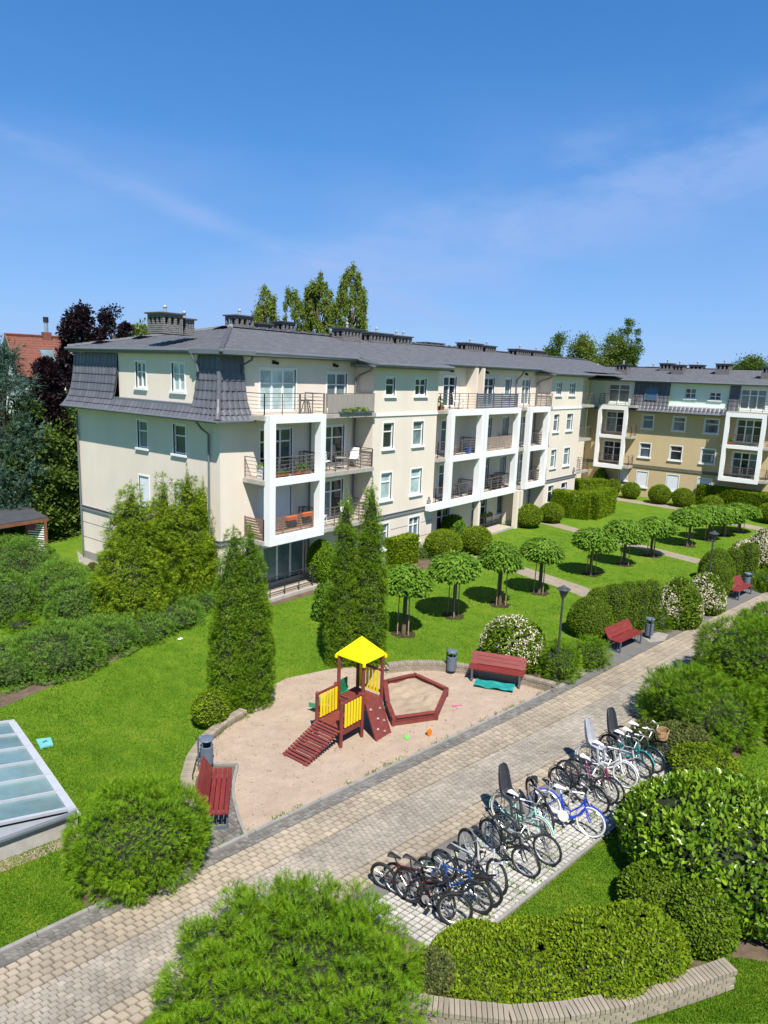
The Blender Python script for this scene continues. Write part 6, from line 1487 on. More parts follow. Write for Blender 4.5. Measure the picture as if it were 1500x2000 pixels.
# toys and bits lying about
def toy(name, label, x, y, mat, shape, rz=0):
    p = at(x, y); t = thing(name, label, 'toy', (p.x, p.y, .02), rz)
    g = G(); h = G()
    if shape == 'bucket': g.lathe([(.06, 0), (.085, .14), (.09, .14), (.075, .13), (.05, .02)], 12); h.tube([(-.085, 0, .14), (-.05, 0, .20), (.05, 0, .20), (.085, 0, .14)], .007, 5)
    elif shape == 'spade': g.obox((0, 0, .01), (1,0,0), (0,1,0), (0,0,1), .14, .09, .012); h.tube([(.06, 0, .012), (.26, .02, .014)], .013, 6)
    elif shape == 'mould': g.lathe([(.09, 0), (.08, .05), (.03, .07)], 7); h.lathe([(.03, .068), (.03, .09), (.0, .1)], 7)
    else: g.lathe([(.1, 0), (.11, .05), (.09, .05), (.08, .01)], 10, sy=.7); h.tube([(.1, 0, .04), (.19, 0, .06)], .012, 5)
    g.build('body', mat, t); h.build('handle', mat, t)
toy('sand_spade', 'pink plastic spade right of the sandbox', 888, 1380, M('pink_plastic', (.75, .12, .25), .4), 'spade', -.6)
toy('sand_mould', 'light green sand mould in front of the sandbox', 794, 1442, M('lime_plastic', (.15, .6, .10), .4), 'mould')
toy('toy_bucket', 'small orange toy bucket in front of the sandbox', 838, 1437, M('orange_plastic', (.85, .22, .01), .4), 'bucket')
#toy('toy_scoop', 'mint green scoop on the sand left of the tower', 614, 1373, M('mint_plastic', (.08, .45, .28), .4), 'scoop')
p = at(970, 1335); V = []; F = []; lm = Lump(8, 5); w_, h_ = 1.3, .55
for i in range(22):
    for j in range(12):
        x = -w_ / 2 + w_ * i / 21; y = -h_ / 2 + h_ * j / 11; V.append((x, y, .05 + .06 * float(lm(np.array([[x * 1.5, y * 2, .3]]))[0]) + .02))
        if i and j: F.append(((i-1)*12+j-1, i*12+j-1, i*12+j, (i-1)*12+j))
tarp = G().add(V, F).build('tarpaulin', m_tarp, None, True, (19.85, 10.45, 0)); tarp.rotation_euler = (0, 0, math.atan2(-1.78, .67)); tag(tarp, 'crumpled teal tarpaulin under the long bench', 'tarpaulin')
hp = [at(*q) for q in ((70, 1447), (99, 1443), (104, 1457), (79, 1464))]; c = sum((Vector(q) for q in hp), Vector()) / 4
hc_ = thing('hatch_cover', 'small teal cover plate on the lawn beside the skylight', 'cover', c); g = G(); g.prism([(q.x - c.x, q.y - c.y) for q in hp], 0, .05); g.build('plate', m_tarp and M('pale_teal_plastic', (.14, .42, .42), .5, .1), hc_)
g = G(); g.tube([(-.05, 0, .05), (-.05, 0, .08), (.05, 0, .08), (.05, 0, .05)], .012, 5); g.build('handle', m_bsteel, hc_)
p = at(352, 1250); tag(G().obox((0, 0, 0), (1, .2, .05), (-.2, 1, .1), (0, 0, 1), .18, .12, .006).build('paper_scrap', m_pvc, None, False, (p.x, p.y, .05)), 'scrap of white paper on the upper lawn', 'paper')

# ------------------------------------------------------------------ bicycles
def rubber(c): return M('tyre_' + str(c[0]), c, .75, .15, 6)
m_tblk = rubber((.018, .018, .018)); m_twht = rubber((.62, .62, .60)); m_tcrm = rubber((.60, .56, .47))
m_chrome = M('bare_alloy', (.55, .55, .56), .3, .1, metal=.7); m_blkp = M('black_plastic', (.02, .02, .022), .5, .1); m_whtp = M('white_vinyl', (.75, .75, .73), .45, .05)
m_cane = M('wicker', (.30, .18, .09), .8, .3, 30); m_seatgrey = M('grey_seat_shell', (.33, .34, .37), .5, .1); m_seatblk = M('black_seat_shell', (.035, .038, .045), .5, .1)
def paint(name, c): return M(name, c, .3, .05, 3, coat=.5)
WH = {}
def wheel_meshes(r, tm, wd):
    k = (r, tm.name, wd)
    if k not in WH:
        ring = lambda rad, n: [(rad * math.cos(6.28318 * i / n), 0, rad * math.sin(6.28318 * i / n)) for i in range(n)]
        a = G().tube(ring(r - wd, 30), wd, 6, True).mesh('tyre', tm, True)
        g = G(); g.tube(ring(r - 2 * wd - .008, 26), .011, 4, True)
        g.tube([(0, -.045, 0), (0, .045, 0)], .02, 6)
        sp = G()
        for i in range(20):
            t = 6.28318 * i / 20; s = .03 if i % 2 else -.03; sp.tube([(.02 * math.cos(t + .6), s, .02 * math.sin(t + .6)), ((r - 2*wd) * math.cos(t), 0, (r - 2*wd) * math.sin(t))], .0028, 3)
        WH[k] = (a, g.mesh('rim', m_chrome), sp.mesh('spokes', m_chrome))
    return WH[k]
def fender(cx, r, a0, a1, mat, t, w=.05):
    n = 12; V = []; F = []
    for i in range(n + 1):
        a = R(a0 + (a1 - a0) * i / n)
        for s in (-w / 2, 0, w / 2): V.append((cx + (r + (.012 if s == 0 else 0)) * math.cos(a), s, .345 + (r + (.012 if s == 0 else 0)) * math.sin(a)))
        if i: b = (i - 1) * 3; F += [(b, b+1, b+4, b+3), (b+1, b+2, b+5, b+4)]
    return G().add(V, F).build('mudguard', mat, t)
def bicycle(rear, front, label, style, fr, tyre=None, forkm=None, saddlem=None, mud=None, seat=None, basket=None, r=.345, lean=0, rackb=False, bar=None, steer=0.0, guard=None):
    a = at(*rear, .34); b = at(*front, .34); d = Vector((b.x - a.x, b.y - a.y, 0)).normalized(); m = Vector((b.x + a.x, b.y + a.y, 0)) / 2
    t = thing('bicycle', label, 'bicycle', (m.x, m.y, .022), 0, 'bicycles parked in the bike stand'); t.rotation_euler = (R(lean), 0, math.atan2(d.y, d.x))
    xr, xf = -.52, .53; hb = r; tyre = tyre or m_tblk; wd = .031 if style == 'mtb' else .024; forkm = forkm or fr; saddlem = saddlem or m_blkp
    H = Vector((xf, 0, hb)); bb = Vector((-.08, 0, .28)); st = Vector((-.23, 0, .74)); ht = Vector((.33, 0, .80)); hbm = Vector((.38, 0, .64)); rh = Vector((xr, 0, hb))
    for hub, an in ((rh, 0), (H, steer)):
        me = wheel_meshes(r, tyre, wd); w = obj('wheel', me[1], t, hub, (0, 0, an)); obj('tyre', me[0], w); obj('spokes', me[2], w)
    g = G(); tb = .021
    if style in ('mtb', 'city'): g.tube([st + Vector((.02,0,-.06)), ht + Vector((-.0,0,-.03))], tb, 7); g.tube([bb, hbm], .026, 7)
    elif style == 'step': g.tube([bb, bb + Vector((.12,0,.03)), Vector((.22, 0, .42)), hbm + Vector((0, 0, -.02))], .026, 7); g.tube([bb + Vector((-.05, 0, .14)), Vector((.08, 0, .42)), Vector((.24, 0, .58)), ht + Vector((0, 0, -.04))], .020, 7)
    else: g.tube([bb, Vector((.14, 0, .30)), Vector((.30, 0, .48)), hbm], .032, 8); g.tube([st + Vector((.05, 0, -.28)), Vector((.06, 0, .42)), Vector((.26, 0, .62)), ht + Vector((0, 0, -.04))], .020, 7)
    g.tube([bb, st], tb, 7); g.tube([hbm + Vector((.01, 0, -.04)), ht + Vector((-.01, 0, .04))], .026, 7)
    for s in (-.05, .05): g.tube([bb + Vector((0, s * .5, 0)), rh + Vector((0, s, 0))], .011, 5); g.tube([st + Vector((.02, s * .3, -.06)), rh + Vector((0, s, 0))], .010, 5)
    g.build('frame', fr, t)
    g = G(); cr = hbm + Vector((.02, 0, -.06)); ca, sa = math.cos(steer), math.sin(steer)
    if style == 'mtb':
        for s in (-.055, .055): g.tube([cr + Vector((0, s, .0)), cr + Vector((0, s, 0)) * .45 + (H + Vector((0, s, 0))) * .55], .020, 6); g.tube([cr.lerp(H, .5) + Vector((0, s, 0)), H + Vector((0, s, 0))], .015, 6)
        g.bar(cr + Vector((0, -.075, 0)), cr + Vector((0, .075, 0)), .04, .04)
    else:
        for s in (-.045, .045): g.tube([cr + Vector((0, s * .6, 0)), cr.lerp(H, .6) + Vector((-.02, s, 0)), H + Vector((0, s, 0))], .013, 6)
    g.build('fork', forkm, t)
    g = G(); stt = ht + Vector((-.02, 0, .12)); g.tube([ht, stt], .016, 6); up = -.02 if style == 'mtb' else .10; wdt = .32 if style == 'mtb' else .29
    hbp = [stt + Vector((-.04 if style == 'mtb' else -.20, -wdt, up)), stt + Vector((.03, -wdt * .55, up)), stt + Vector((.05, 0, 0)), stt + Vector((.03, wdt * .55, up)), stt + Vector((-.04 if style == 'mtb' else -.20, wdt, up))]
    g.tube(hbp, .012, 6); hbo = g.build('handlebar', bar or (m_blkp if style == 'mtb' else m_chrome), t)
    for i, j in ((0, 1), (4, 3)): G().tube([hbp[i], hbp[i].lerp(hbp[j], .42)], .019, 6).build('grip', m_blkp if saddlem is m_blkp else saddlem, hbo)
    g = G(); sp = st + Vector((-.035, 0, .12)); g.tube([st, sp], .014, 6); V = []
    prof = [(-.14, .075, .0), (-.10, .085, .02), (-.02, .06, .015), (.07, .028, .012), (.13, .018, .0)]
    for (x, w, z) in prof: V += [sp + Vector((x, -w, z)), sp + Vector((x, -w * .5, z + .035)), sp + Vector((x, w * .5, z + .035)), sp + Vector((x, w, z))]
    F = [(i*4+k, i*4+k+1, i*4+k+5, i*4+k+4) for i in range(4) for k in range(3)] + [(0,1,2,3), (19,18,17,16)] + [(i*4+3, i*4, i*4+4, i*4+7) for i in range(4)]
    g.add(V, F); g.build('saddle', saddlem, t)
    g = G(); g.lathe([(.085, -.01), (.088, .0), (.085, .01)], 16); ck = g.mesh('chainring', m_chrome if style != 'cruiser' else m_whtp); o = obj('chainring', ck, t, bb + Vector((0, -.05, 0)), (R(90), 0, 0))
    g = G(); g.bar(bb + Vector((0, -.07, 0)), bb + Vector((.10, -.07, -.13)), .014, .025); g.bar(bb + Vector((0, .07, 0)), bb + Vector((-.10, .07, .13)), .014, .025)
    g.box(bb.x + .06, -.16, bb.z - .14, bb.x + .14, -.075, bb.z - .12); g.box(bb.x - .14, .075, bb.z + .12, bb.x - .06, .16, bb.z + .14); g.build('crank', m_blkp, t)
    if guard: g = G(); g.bar(bb + Vector((.05, -.085, .0)), rh + Vector((-.02, -.065, .0)), .02, .10); g.lathe([(.12, -.01), (.12, .012)], 14, (0, 0, 0)); q = G(); q.bar(bb + Vector((.0, -.075, .02)), rh + Vector((.03, -.075, 0)), .02, .09); k_ = q.build('chain_guard', guard, t); rr = G().lathe([(.13, -.008), (.13, .008)], 16).mesh('guard_disc', guard); obj('guard_disc', rr, k_, bb + Vector((0, -.082, 0)), (R(90), 0, 0))
    if mud: fender(xr, r + .025, 15, 200, mud, t); fender(xf, r + .025, -5 + 25, 165, mud, t)
    if rackb or seat:
        g = G()
        for s in (-.06, .06): g.bar((xr - .2, s, .74), (xr + .3, s, .74), .012, .012); g.bar((xr - .03, s, .74), (xr, s, hb), .010, .010)
        for k in range(5): g.bar((xr - .2 + k * .11, -.06, .74), (xr - .2 + k * .11, .06, .74), .010, .010)
        g.build('luggage_rack', m_blkp, t)
    if seat:
        V = []; F = []; prof = [(xr + .40, .80, .11, .02), (xr + .28, .775, .15, .06), (xr + .06, .78, .165, .10), (xr - .02, .84, .165, .10), (xr - .07, 1.0, .165, .09), (xr - .12, 1.2, .15, .08), (xr - .16, 1.36, .11, .05), (xr - .17, 1.40, .05, .02)]
        for (x, z, w, s) in prof: V += [(x + s * .8, -w, z + s * .6), (x, -w * .8, z), (x, w * .8, z), (x + s * .8, w, z + s * .6)]
        F = [(i*4+k, i*4+k+1, i*4+k+5, i*4+k+4) for i in range(len(prof) - 1) for k in range(3)]
        sh = G().add(V, F).build('child_seat', seat, t); md = sh.modifiers.new('shell', 'SOLIDIFY'); md.thickness = .025
        g = G()
        for s in (-.15, .15): g.tube([(xr + .30, s, .79), (xr + .36, s * 1.15, .60), (xr + .40, s * 1.15, .45), (xr + .48, s * 1.1, .43)], [.03, .035, .04, .035], 6)
        g.build('leg_guard', seat, sh)
    if basket:
        g = G(); c = Vector((xf + .02, 0, .80)); n = 18
        for k in range(7):
            z = .0 + k * .037; sc_ = .8 + .2 * k / 6; g.tube([(c.x + .15 * sc_ * math.cos(6.283 * i / n), .19 * sc_ * math.sin(6.283 * i / n), c.z + z) for i in range(n)], .010 if k < 6 else .015, 4, True)
        for i in range(n):
            a_ = 6.283 * i / n; g.tube([(c.x + .12 * math.cos(a_), .152 * math.sin(a_), c.z), (c.x + .15 * math.cos(a_), .19 * math.sin(a_), c.z + .222)], .006, 3)
        g.prism([(c.x + .12 * math.cos(6.283 * i / n), .152 * math.sin(6.283 * i / n)) for i in range(n)], c.z - .01, c.z); g.build('basket', basket, t)
    return t
pb, pbl, psl = paint('gloss_black', (.02, .02, .022)), paint('strong_blue', (.01, .05, .45)), paint('silver_paint', (.42, .43, .45)); pmint = paint('mint_green', (.32, .62, .50)); pmag = paint('magenta', (.28, .02, .10)); pwh = paint('bike_white', (.75, .75, .75)); pteal = paint('teal_paint', (.01, .22, .24)); pred = paint('black_red', (.05, .008, .010)); pdg = paint('bottle_green', (.01, .06, .05)); pgr = paint('graphite', (.06, .065, .07)); pdkbl = paint('mid_blue', (.012, .06, .24))
bicycle((755,1709), (838,1742), 'small black and red bicycle at the near end of the row, half behind the juniper', 'mtb', pred, r=.30, lean=5, steer=.3)
bicycle((800,1735), (881,1777), 'black mountain bike with front wheel turned, nearest the planter hedge', 'mtb', pb, r=.35, lean=-4, steer=.45, forkm=pb)
bicycle((841,1707), (932,1753), 'blue and black mountain bike, third from the near end', 'mtb', pdkbl, r=.355, lean=3, forkm=pb)
bicycle((911,1656), (966,1715), 'silver mountain bike with a white fork', 'mtb', psl, r=.355, lean=-5, forkm=pwh)
bicycle((962,1632), (1026,1683), 'black city bicycle next to the silver mountain bike', 'city', pb, lean=4, steer=.3, rackb=True, mud=m_blkp)
bicycle((988,1622), (1063,1660), 'dark bicycle without mudguards under the mint one', 'city', pgr, lean=-3)
bicycle((982,1585), (1050,1626), 'mint green step-through bicycle with cream tyres and black child seat', 'step', pmint, tyre=m_tcrm, mud=pmint, seat=m_seatblk, saddlem=m_whtp, lean=-4, bar=m_chrome)
bicycle((1038,1548), (1074,1607), 'black bicycle with long black mudguard between the mint and the blue one', 'city', pb, mud=m_blkp, lean=4, rackb=True)
bicycle((1066,1575), (1152,1610), 'bright blue cruiser bicycle with white tyres and white chain guard', 'cruiser', pbl, tyre=m_twht, mud=pbl, guard=m_whtp, saddlem=m_whtp, lean=-7, r=.35)
bicycle((1090,1522), (1172,1567), 'black city bicycle standing behind the blue cruiser', 'city', pb, mud=m_blkp, lean=3, rackb=True)
bicycle((1106,1511), (1185,1547), 'dark grey bicycle left of the magenta one', 'city', pgr, lean=-2)
bicycle((1122,1505), (1202,1546), 'magenta step-through bicycle with black tyres', 'step', pmag, lean=5, saddlem=m_whtp)
bicycle((1141,1480), (1226,1518), 'white step-through bicycle with grey child seat', 'step', pwh, tyre=m_twht, mud=pwh, seat=m_seatgrey, lean=-3, saddlem=m_whtp)
bicycle((1168,1470), (1257,1511), 'silver grey bicycle right of the white one', 'city', psl, lean=4, rackb=True)
bicycle((1181,1456), (1262,1500), 'teal bicycle with black child seat near the far end of the row', 'step', pteal, mud=pteal, seat=m_seatblk, lean=-4, saddlem=m_whtp)
bicycle((1202,1450), (1282,1489), 'bottle green bicycle with white saddle at the far end', 'step', pdg, saddlem=m_whtp, lean=3, mud=pdg)
bicycle((1218,1441), (1290,1472), 'last bicycle of the row, with a wicker basket and white saddle', 'step', pb, basket=m_cane, saddlem=m_whtp, lean=2)
bicycle((778,1722), (858,1760), 'dark bicycle squeezed between the first two bicycles of the row', 'city', pgr, r=.33, lean=-6, steer=-.3)
bicycle((872,1690), (950,1738), 'black bicycle tucked between the blue and the silver mountain bike', 'mtb', pb, r=.34, lean=6, steer=.2)
rk = None
RKL = ['', 'between the blue mountain bike and the silver one', 'behind the black city bicycle', 'beside the mint green bicycle', 'between the blue cruiser and the black city bicycle', 'beside the magenta bicycle', 'under the white bicycle with the grey child seat']
for i, x in enumerate((10.5, 11.55, 12.65, 13.85, 15.1, 16.4, 17.7)):
    y = ybs(x) - 4.0 + .55
    if rk is None:
        rk = thing('bike_rack', 'galvanised bike rack plate at the near end of the bicycle row', 'bike rack', (x, y, .02), 0, 'galvanised bike racks'); g = G(); g.box(-.02, -.09, .05, .02, .09, .40); g.build('plate', M('galvanised', (.33, .33, .33), .5, .15), rk)
        g = G(); g.tube([(0, -.26, 0), (0, -.26, .46), (0, .26, .46), (0, .26, 0)], .022, 6); g.build('hoop', bpy.data.materials['galvanised'], rk)
    else: dup(rk, (x, y, .02), 0, label='galvanised bike rack plate ' + RKL[i])

# ------------------------------------------------------------------ skylight of the garage, shed, neighbour's house
k0 = at(148, 1591, .42); k1 = at(27, 1416, .42); dv = Vector((k1.x - k0.x, k1.y - k0.y, 0)); Ls = dv.length; dv.normalize(); lv = Vector((-dv.y, dv.x, 0))
if lv.x > 0: lv = -lv
sg = thing('skylight', 'sloping glass skylight with white bars on a concrete kerb', 'skylight', (k0.x, k0.y, 0))
def SK(a, b, z): q = dv * a + lv * b; return (q.x, q.y, z)
m_alu = M('dull_white_aluminium', (.38, .40, .44), .45, .06)
DW, SLP = 5.0, .17
g = G(); g.obox(SK(Ls / 2, DW / 2, .20), dv, lv, (0, 0, 1), Ls + .05, DW + .05, .40); g.build('kerb', m_concrete, sg)
g = G(); g.obox(SK(Ls / 2, DW / 2, .435), dv, lv, (0, 0, 1), Ls + .16, DW + .16, .05); g.build('coping', m_gutter and M('pale_grey_coping', (.40, .41, .42), .5, .06), sg)
z0_ = .47
G().quad(SK(.12, .15, z0_ + .15 * SLP + .06), SK(Ls - .12, .15, z0_ + .15 * SLP + .06), SK(Ls - .12, DW, z0_ + DW * SLP + .06), SK(.12, DW, z0_ + DW * SLP + .06)).build('glass', M('blue_green_glass', (.14, .22, .225), .05, .35, .5, spec=.8), sg)
sv = (lv + Vector((0, 0, SLP))).normalized()
for i in range(7):
    a = .06 + (Ls - .12) * i / 6; G().bar(SK(a, .0, z0_ + .09), SK(a, DW, z0_ + DW * SLP + .09), .035 if 0 < i < 6 else .09, .06).build('glazing_bar', m_alu, sg)
G().bar(SK(0, .07, z0_ + .08), SK(Ls, .07, z0_ + .08), .16, .08).build('eaves_bar', m_alu, sg)
g = G(); g.quad(SK(-.02, .05, z0_), SK(-.02, DW, z0_), SK(-.02, DW, z0_ + DW * SLP + .04), SK(-.02, .05, z0_ + .04)); g.build('end_cheek', m_alu, sg)
g = G(); g.bar(SK(-.06, .0, z0_ + .04), SK(-.06, DW, z0_ + .04), .14, .05); g.build('sill', m_gutter, sg)
sheet('gravel_strip', [tuple((Vector(SK(a, b, 0)) + Vector((k0.x, k0.y, 0)))[:2]) for a, b in ((-.40, -.05), (-.40, DW), (-.05, DW), (-.05, -.05))], .007, SANDM('pink_gravel', (.25, .18, .13), (.48, .38, .31), 4))

b0 = at(56, 1086); b1 = at(92, 1089); ux = Vector((b1.x - b0.x, b1.y - b0.y, 0)); wl_ = ux.length; ux.normalize(); uy = Vector((-ux.y, ux.x, 0))
if uy.x < 0: uy = -uy
zr = height_for(b1, 1014)
m_shedwood = M('brown_shed_wood', (.19, .075, .035), .7, .2, 3); m_bitumen = M('bitumen_roof', (.055, .057, .065), .8, .2, 2)
sh = thing('shed', 'open wooden shed with flat dark roof and pale lattice end panel', 'shed', b1)
def SH(a, b, z): q = ux * a + uy * b; return (q.x, q.y, z)
rc = [at(94, 1013, zr), at(-60, 1037, zr), at(-60, 984, zr), at(40, 985, zr)]
G().prism([(q.x - b1.x, q.y - b1.y) for q in rc], zr, zr + .10).build('roof', m_bitumen, sh)
g = G()
for i in range(4): p_, q_ = rc[i] - b1, rc[(i + 1) % 4] - b1; g.bar((p_.x, p_.y, zr - .05), (q_.x, q_.y, zr - .05), .06, .16)
g.build('fascia', m_shedwood, sh)
for a in (0, -wl_): G().bar(SH(a, 0, 0), SH(a, 0, zr), .12, .12).build('post', m_shedwood, sh)
for q in (rc[2], rc[1], rc[3]): p_ = (q - b1) * .94; G().bar((p_.x, p_.y, 0), (p_.x, p_.y, zr), .12, .12).build('post', m_shedwood, sh)
for k in range(13): G().bar(SH(-wl_ + .06, .0, .25 + k * .125), SH(-.06, .0, .25 + k * .125), .03, .06).build('lattice_slat', m_pvc, sh)
g = G(); qa, qb = rc[2] - b1, rc[3] - b1; g.quad((qa.x, qa.y, 0), (qb.x, qb.y, 0), (qb.x, qb.y, zr - .1), (qa.x, qa.y, zr - .1)); g.build('back_wall', m_shedwood, sh)
# round no-stopping sign on the lattice
fc = Vector(SH(-wl_ * .72, 0, zr - .42)) + Vector(b1); tocam = Vector((-fc.x, -fc.y, 0)).normalized(); fn = uy if uy.dot(tocam) > 0 else -uy
sgn = thing('road_sign', 'round blue no-stopping sign with red border and red cross on the shed post', 'sign', fc + fn * .07); rz = math.atan2(fn.y, fn.x) + math.pi / 2; sgn.rotation_euler = (0, 0, rz)
def disc(r0, r1, y, n=28):
    V = []; F = []
    for i in range(n): a = 6.28318 * i / n; V += [(r0 * math.cos(a), y, r0 * math.sin(a)), (r1 * math.cos(a), y, r1 * math.sin(a))]
    for i in range(n): j = (i + 1) % n; F.append((2*i, 2*i+1, 2*j+1, 2*j))
    return G().add(V, F)
G().tube([(0, 0, 0), (0, .02, 0)], .24, 24).build('plate', m_gutter, sgn)
m_sred = M('sign_red', (.55, .02, .02), .4, .03); disc(.185, .238, -.003).build('border', m_sred, sgn); disc(0, .185, -.003).build('field', M('sign_blue', (.01, .05, .42), .4, .03), sgn)
g = G(); g.obox((0, -.005, 0), (.7071, 0, .7071), (0, 1, 0), (-.7071, 0, .7071), .37, .002, .045); g.obox((0, -.0055, 0), (.7071, 0, -.7071), (0, 1, 0), (.7071, 0, .7071), .37, .002, .045); g.build('cross', m_sred, sgn)

def PX_(x, y, Z): r = ray(x, y); return Vector((EYE + r * (Z / FOC)).tolist())
h0, h1 = PX_(22, 656, 52), PX_(118, 664, 54); nh = thing('house', "neighbour's house with red tiled roof, roof windows and a metal flue", 'house', (h0.x, h0.y, 0))
ax = Vector((h1.x - h0.x, h1.y - h0.y, 0)); Lh = ax.length; ax.normalize(); ay = Vector((ax.y, -ax.x, 0)); ay = ay if ay.dot(Vector((-h0.x, -h0.y, 0))) > 0 else -ay
zr = h0.z; ze = PX_(40, 737, 48).z; D_ = 4.6
def NH(a, b, z): q = ax * a + ay * b; return (q.x, q.y, z)
m_redtile = M('red_roof_tile', (.17, .060, .040), .8, .2, 3, .3); nv = (ay * (zr - ze) + Vector((0, 0, D_))).normalized()
tile_field('roof', m_redtile, nh, NH(0, D_, ze), ax, Vector(NH(0, -D_, zr - ze)), nv, 16, lambda t: -.4, lambda t: Lh + .3, pitch=.32, spt=3)
tile_field('roof', m_redtile, nh, NH(0, -D_, ze), ax, Vector(NH(0, D_, zr - ze)), (nv - 2 * nv.dot(ay) * ay), 4, lambda t: -.4, lambda t: Lh + .3, pitch=.32, spt=2)
g = G(); g.quad(NH(0, D_ - .4, 0), NH(Lh - .2, D_ - .4, 0), NH(Lh - .2, D_ - .4, ze), NH(0, D_ - .4, ze)); g.quad(NH(0, -D_ + .4, 0), NH(Lh - .2, -D_ + .4, 0), NH(Lh - .2, -D_ + .4, ze), NH(0, -D_ + .4, ze))
for a in (0, Lh - .2): g.add([NH(a, D_ - .4, 0), NH(a, -D_ + .4, 0), NH(a, -D_ + .4, ze), NH(a, 0, zr - .3), NH(a, D_ - .4, ze)], [(0, 1, 2, 3, 4)])
g.build('wall', m_white, nh)
g = G(); g.tube([NH(-.45, 0, zr + .06), NH(Lh + .35, 0, zr + .06)], .14, 8); g.build('ridge', m_redtile, nh)
g = G()
for s in (1, -1): g.bar(NH(-.42, 0, zr), NH(-.42, s * D_, ze), .05, .22)
g.build('verge_board', m_woodslat, nh)
rw = [(1.55, 2.45, .34, .62), (3.3, 3.8, .5, .72)]
for (a0, a1, t0, t1) in rw:
    q = lambda a, t: Vector(NH(a, D_ * t, zr + (ze - zr) * t)) + nv * .10
    w = G().quad(q(a0, t0), q(a1, t0), q(a1, t1), q(a0, t1)).build('roof_window', m_glassb, nh); g = G(); cc = [q(a0, t0), q(a1, t0), q(a1, t1), q(a0, t1)]
    for i in range(4): g.bar(cc[i], cc[(i + 1) % 4], .08, .08)
    g.build('frame', m_gutter, w)
fl = PX_(96, 655, 52.6); fx = ax.dot(Vector((fl.x - h0.x, fl.y - h0.y, 0)))
zt = PX_(95, 620, 52.6).z
G().obox(NH(fx, .1, zr + .05), ax, ay, (0, 0, 1), .6, .6, .7).build('chimney', m_redtile, nh); G().cyl(NH(fx, .1, zr + .35), NH(fx, .1, zt - .35), .14, n=12).build('flue', m_chrome, nh); G().cyl(NH(fx, .1, zt - .35), NH(fx, .1, zt + .05), .19, n=12).build('flue_cap', m_blkp, nh)

# ------------------------------------------------------------------ things standing on the balconies
def box_planter(label, x, y, z, l, mat, plants, rz=0, w=.2, h=.17, seed=0):
    t = thing('flower_box', label, 'flower box', (x, y, z), rz); g = G()
    g.add([(-l/2+.02, -w/2+.02, 0), (l/2-.02, -w/2+.02, 0), (l/2-.02, w/2-.02, 0), (-l/2+.02, w/2-.02, 0), (-l/2, -w/2, h), (l/2, -w/2, h), (l/2, w/2, h), (-l/2, w/2, h)], BOXF); g.build('box', mat, t)
    if plants:
        V, F = foliage_shell(dome_R, l * .45, w * .55, plants, 160, .11, 'leaf', seed, .15, 2, .5, .5, .6, .05, .7); V = V + np.array([0, 0, h * .8]); bulk('foliage', V, F, m_catalpa, t)
def chair(label, x, y, z, rz, mat, fabric=None):
    t = thing('balcony_chair', label, 'chair', (x, y, z), rz)
    G().box(-.22, -.22, .42, .22, .22, .46).build('seat', fabric or mat, t); G().obox((0, .24, .70), (1,0,0), (0,.97,-.22), (0,.22,.97), .44, .04, .50).build('backrest', fabric or mat, t)
    for a in (-.2, .2):
        for b in (-.2, .2): G().bar((a, b, 0), (a * .95, b * .95, .43), .03, .03).build('leg', mat, t)
def table(label, x, y, z, mat, r=.35, h=.7):
    t = thing('balcony_table', label, 'table', (x, y, z)); G().lathe([(r, h - .03), (r, h)], 16).build('tabletop', mat, t)
    for k in range(3): a = k * 2.1; G().bar((r * .75 * math.cos(a), r * .75 * math.sin(a), 0), (r * .3 * math.cos(a), r * .3 * math.sin(a), h - .03), .03, .03).build('leg', mat, t)
box_planter('left orange flower box hung on the slatted balcony railing', 21.75, 22.08, 3.62, .62, m_terra, 0); box_planter('right orange flower box hung on the slatted balcony railing', 22.75, 22.08, 3.66, .60, m_terra, 0)
box_planter('left red-brown flower box on the second floor of the first white frame', 21.4, 22.42, 5.53, .9, m_redbox, .10, seed=2); box_planter('right red-brown flower box with leafy plants in the first white frame', 22.75, 22.42, 5.53, .95, m_redbox, .40, seed=3)
box_planter('tall white planter at the left end of the second floor balcony', 20.6, 22.75, 5.53, .34, m_pvc, .18, w=.34, h=.55, seed=4)
chair('dark chair on the second floor balcony in the first white frame', 21.9, 22.9, 5.53, .6, m_railblk); table('dark round table on that second floor balcony', 22.5, 22.85, 5.53, m_railblk)
chair('brown chair with white cushion, left one on the open second floor balcony', 24.6, 22.8, 5.53, 1.9, m_woodslat, m_white); chair('brown chair with white cushion, right one on the open second floor balcony', 26.7, 22.8, 5.53, -1.2, m_woodslat, m_white); table('small pale table between the two brown chairs', 25.7, 22.75, 5.53, m_pot, .3, .55)
table('dark folding table on the top terrace above the first white frame', 23.9 + .8 - 1.4, 22.75, 8.26, m_railblk, .38, .6)
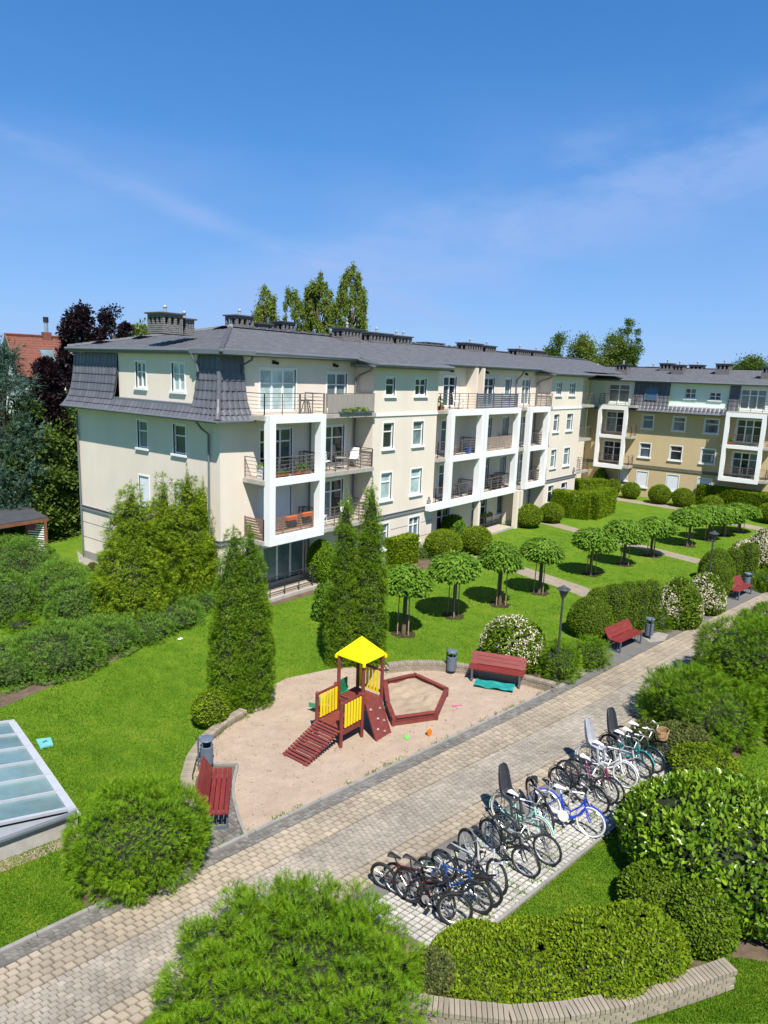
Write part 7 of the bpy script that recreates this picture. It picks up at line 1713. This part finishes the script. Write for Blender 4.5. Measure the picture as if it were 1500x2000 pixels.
chair('white sun chair on the first floor balcony behind the thujas', 24.5, 22.8, 2.88, .5, m_pvc); chair('pale chair beside the tall thujas on the first floor balcony', 26.2, 22.8, 2.88, -.7, m_pvc)
box_planter('row of small plants along the edge of the terrace with the grey mat', 26.0, 22.07, 8.26, 2.4, m_gutter, .16, w=.12, h=.08, seed=6)
box_planter('green plant at the left corner of the long top terrace', 33.75, 22.45, 8.26, .5, m_redbox, .5, w=.3, h=.2, seed=7)
box_planter('dark flower box on the ground floor terrace railing', 40.7, 23.05, .95, 1.9, m_railblk, .16, seed=8)
table('white round table on the long top terrace', 36.6, 22.8, 8.26, m_pvc, .32, .65); chair('white chair at the table on the long top terrace', 36.1, 22.8, 8.26, .5, m_pvc)
chair('dark chair inside the lower left white frame opening', 36.1, 22.85, 2.88, .3, m_railblk); table('dark table inside the lower left white frame opening', 36.9, 22.8, 2.88, m_railblk, .4)
chair('straw-coloured chair in the upper opening of the second white frame', 35.8, 22.75, 5.53, .5, m_cane, m_cane)
t = thing('bucket', 'blue bucket in the upper opening of the second white frame', 'bucket', (37.2, 22.5, 5.53)); G().lathe([(.16, 0), (.2, .38), (.21, .38), (.17, .36), (.14, .03)], 14).build('body', M('blue_plastic', (.02, .10, .42), .4), t); G().tube([(-.2, 0, .38), (0, 0, .5), (.2, 0, .38)], .01, 5).build('handle', m_railblk, t)
t = thing('drying_rack', 'dark folding shelf stand in the lower opening of the third white frame', 'shelf', (41.3, 22.7, 2.88))
for z in (.3, .6, .9): G().box(-.6, -.22, z, .6, .22, z + .05).build('shelf', m_railblk, t)
for a in (-.58, .58): G().bar((a, 0, 0), (a, 0, .95), .04, .3).build('side_frame', m_railblk, t)
chair('dark chair on the lower balcony of the tan building, left', 63.6, 11.6, 2.76, 1.6, m_railblk); chair('dark chair on the lower balcony of the tan building, right', 63.6, 12.6, 2.76, 1.2, m_railblk)
box_planter('pink flowering pot on the upper balcony of the tan building', 63.4, 13.4, 5.43, .35, m_redbox, .3, w=.3, h=.25, seed=11)
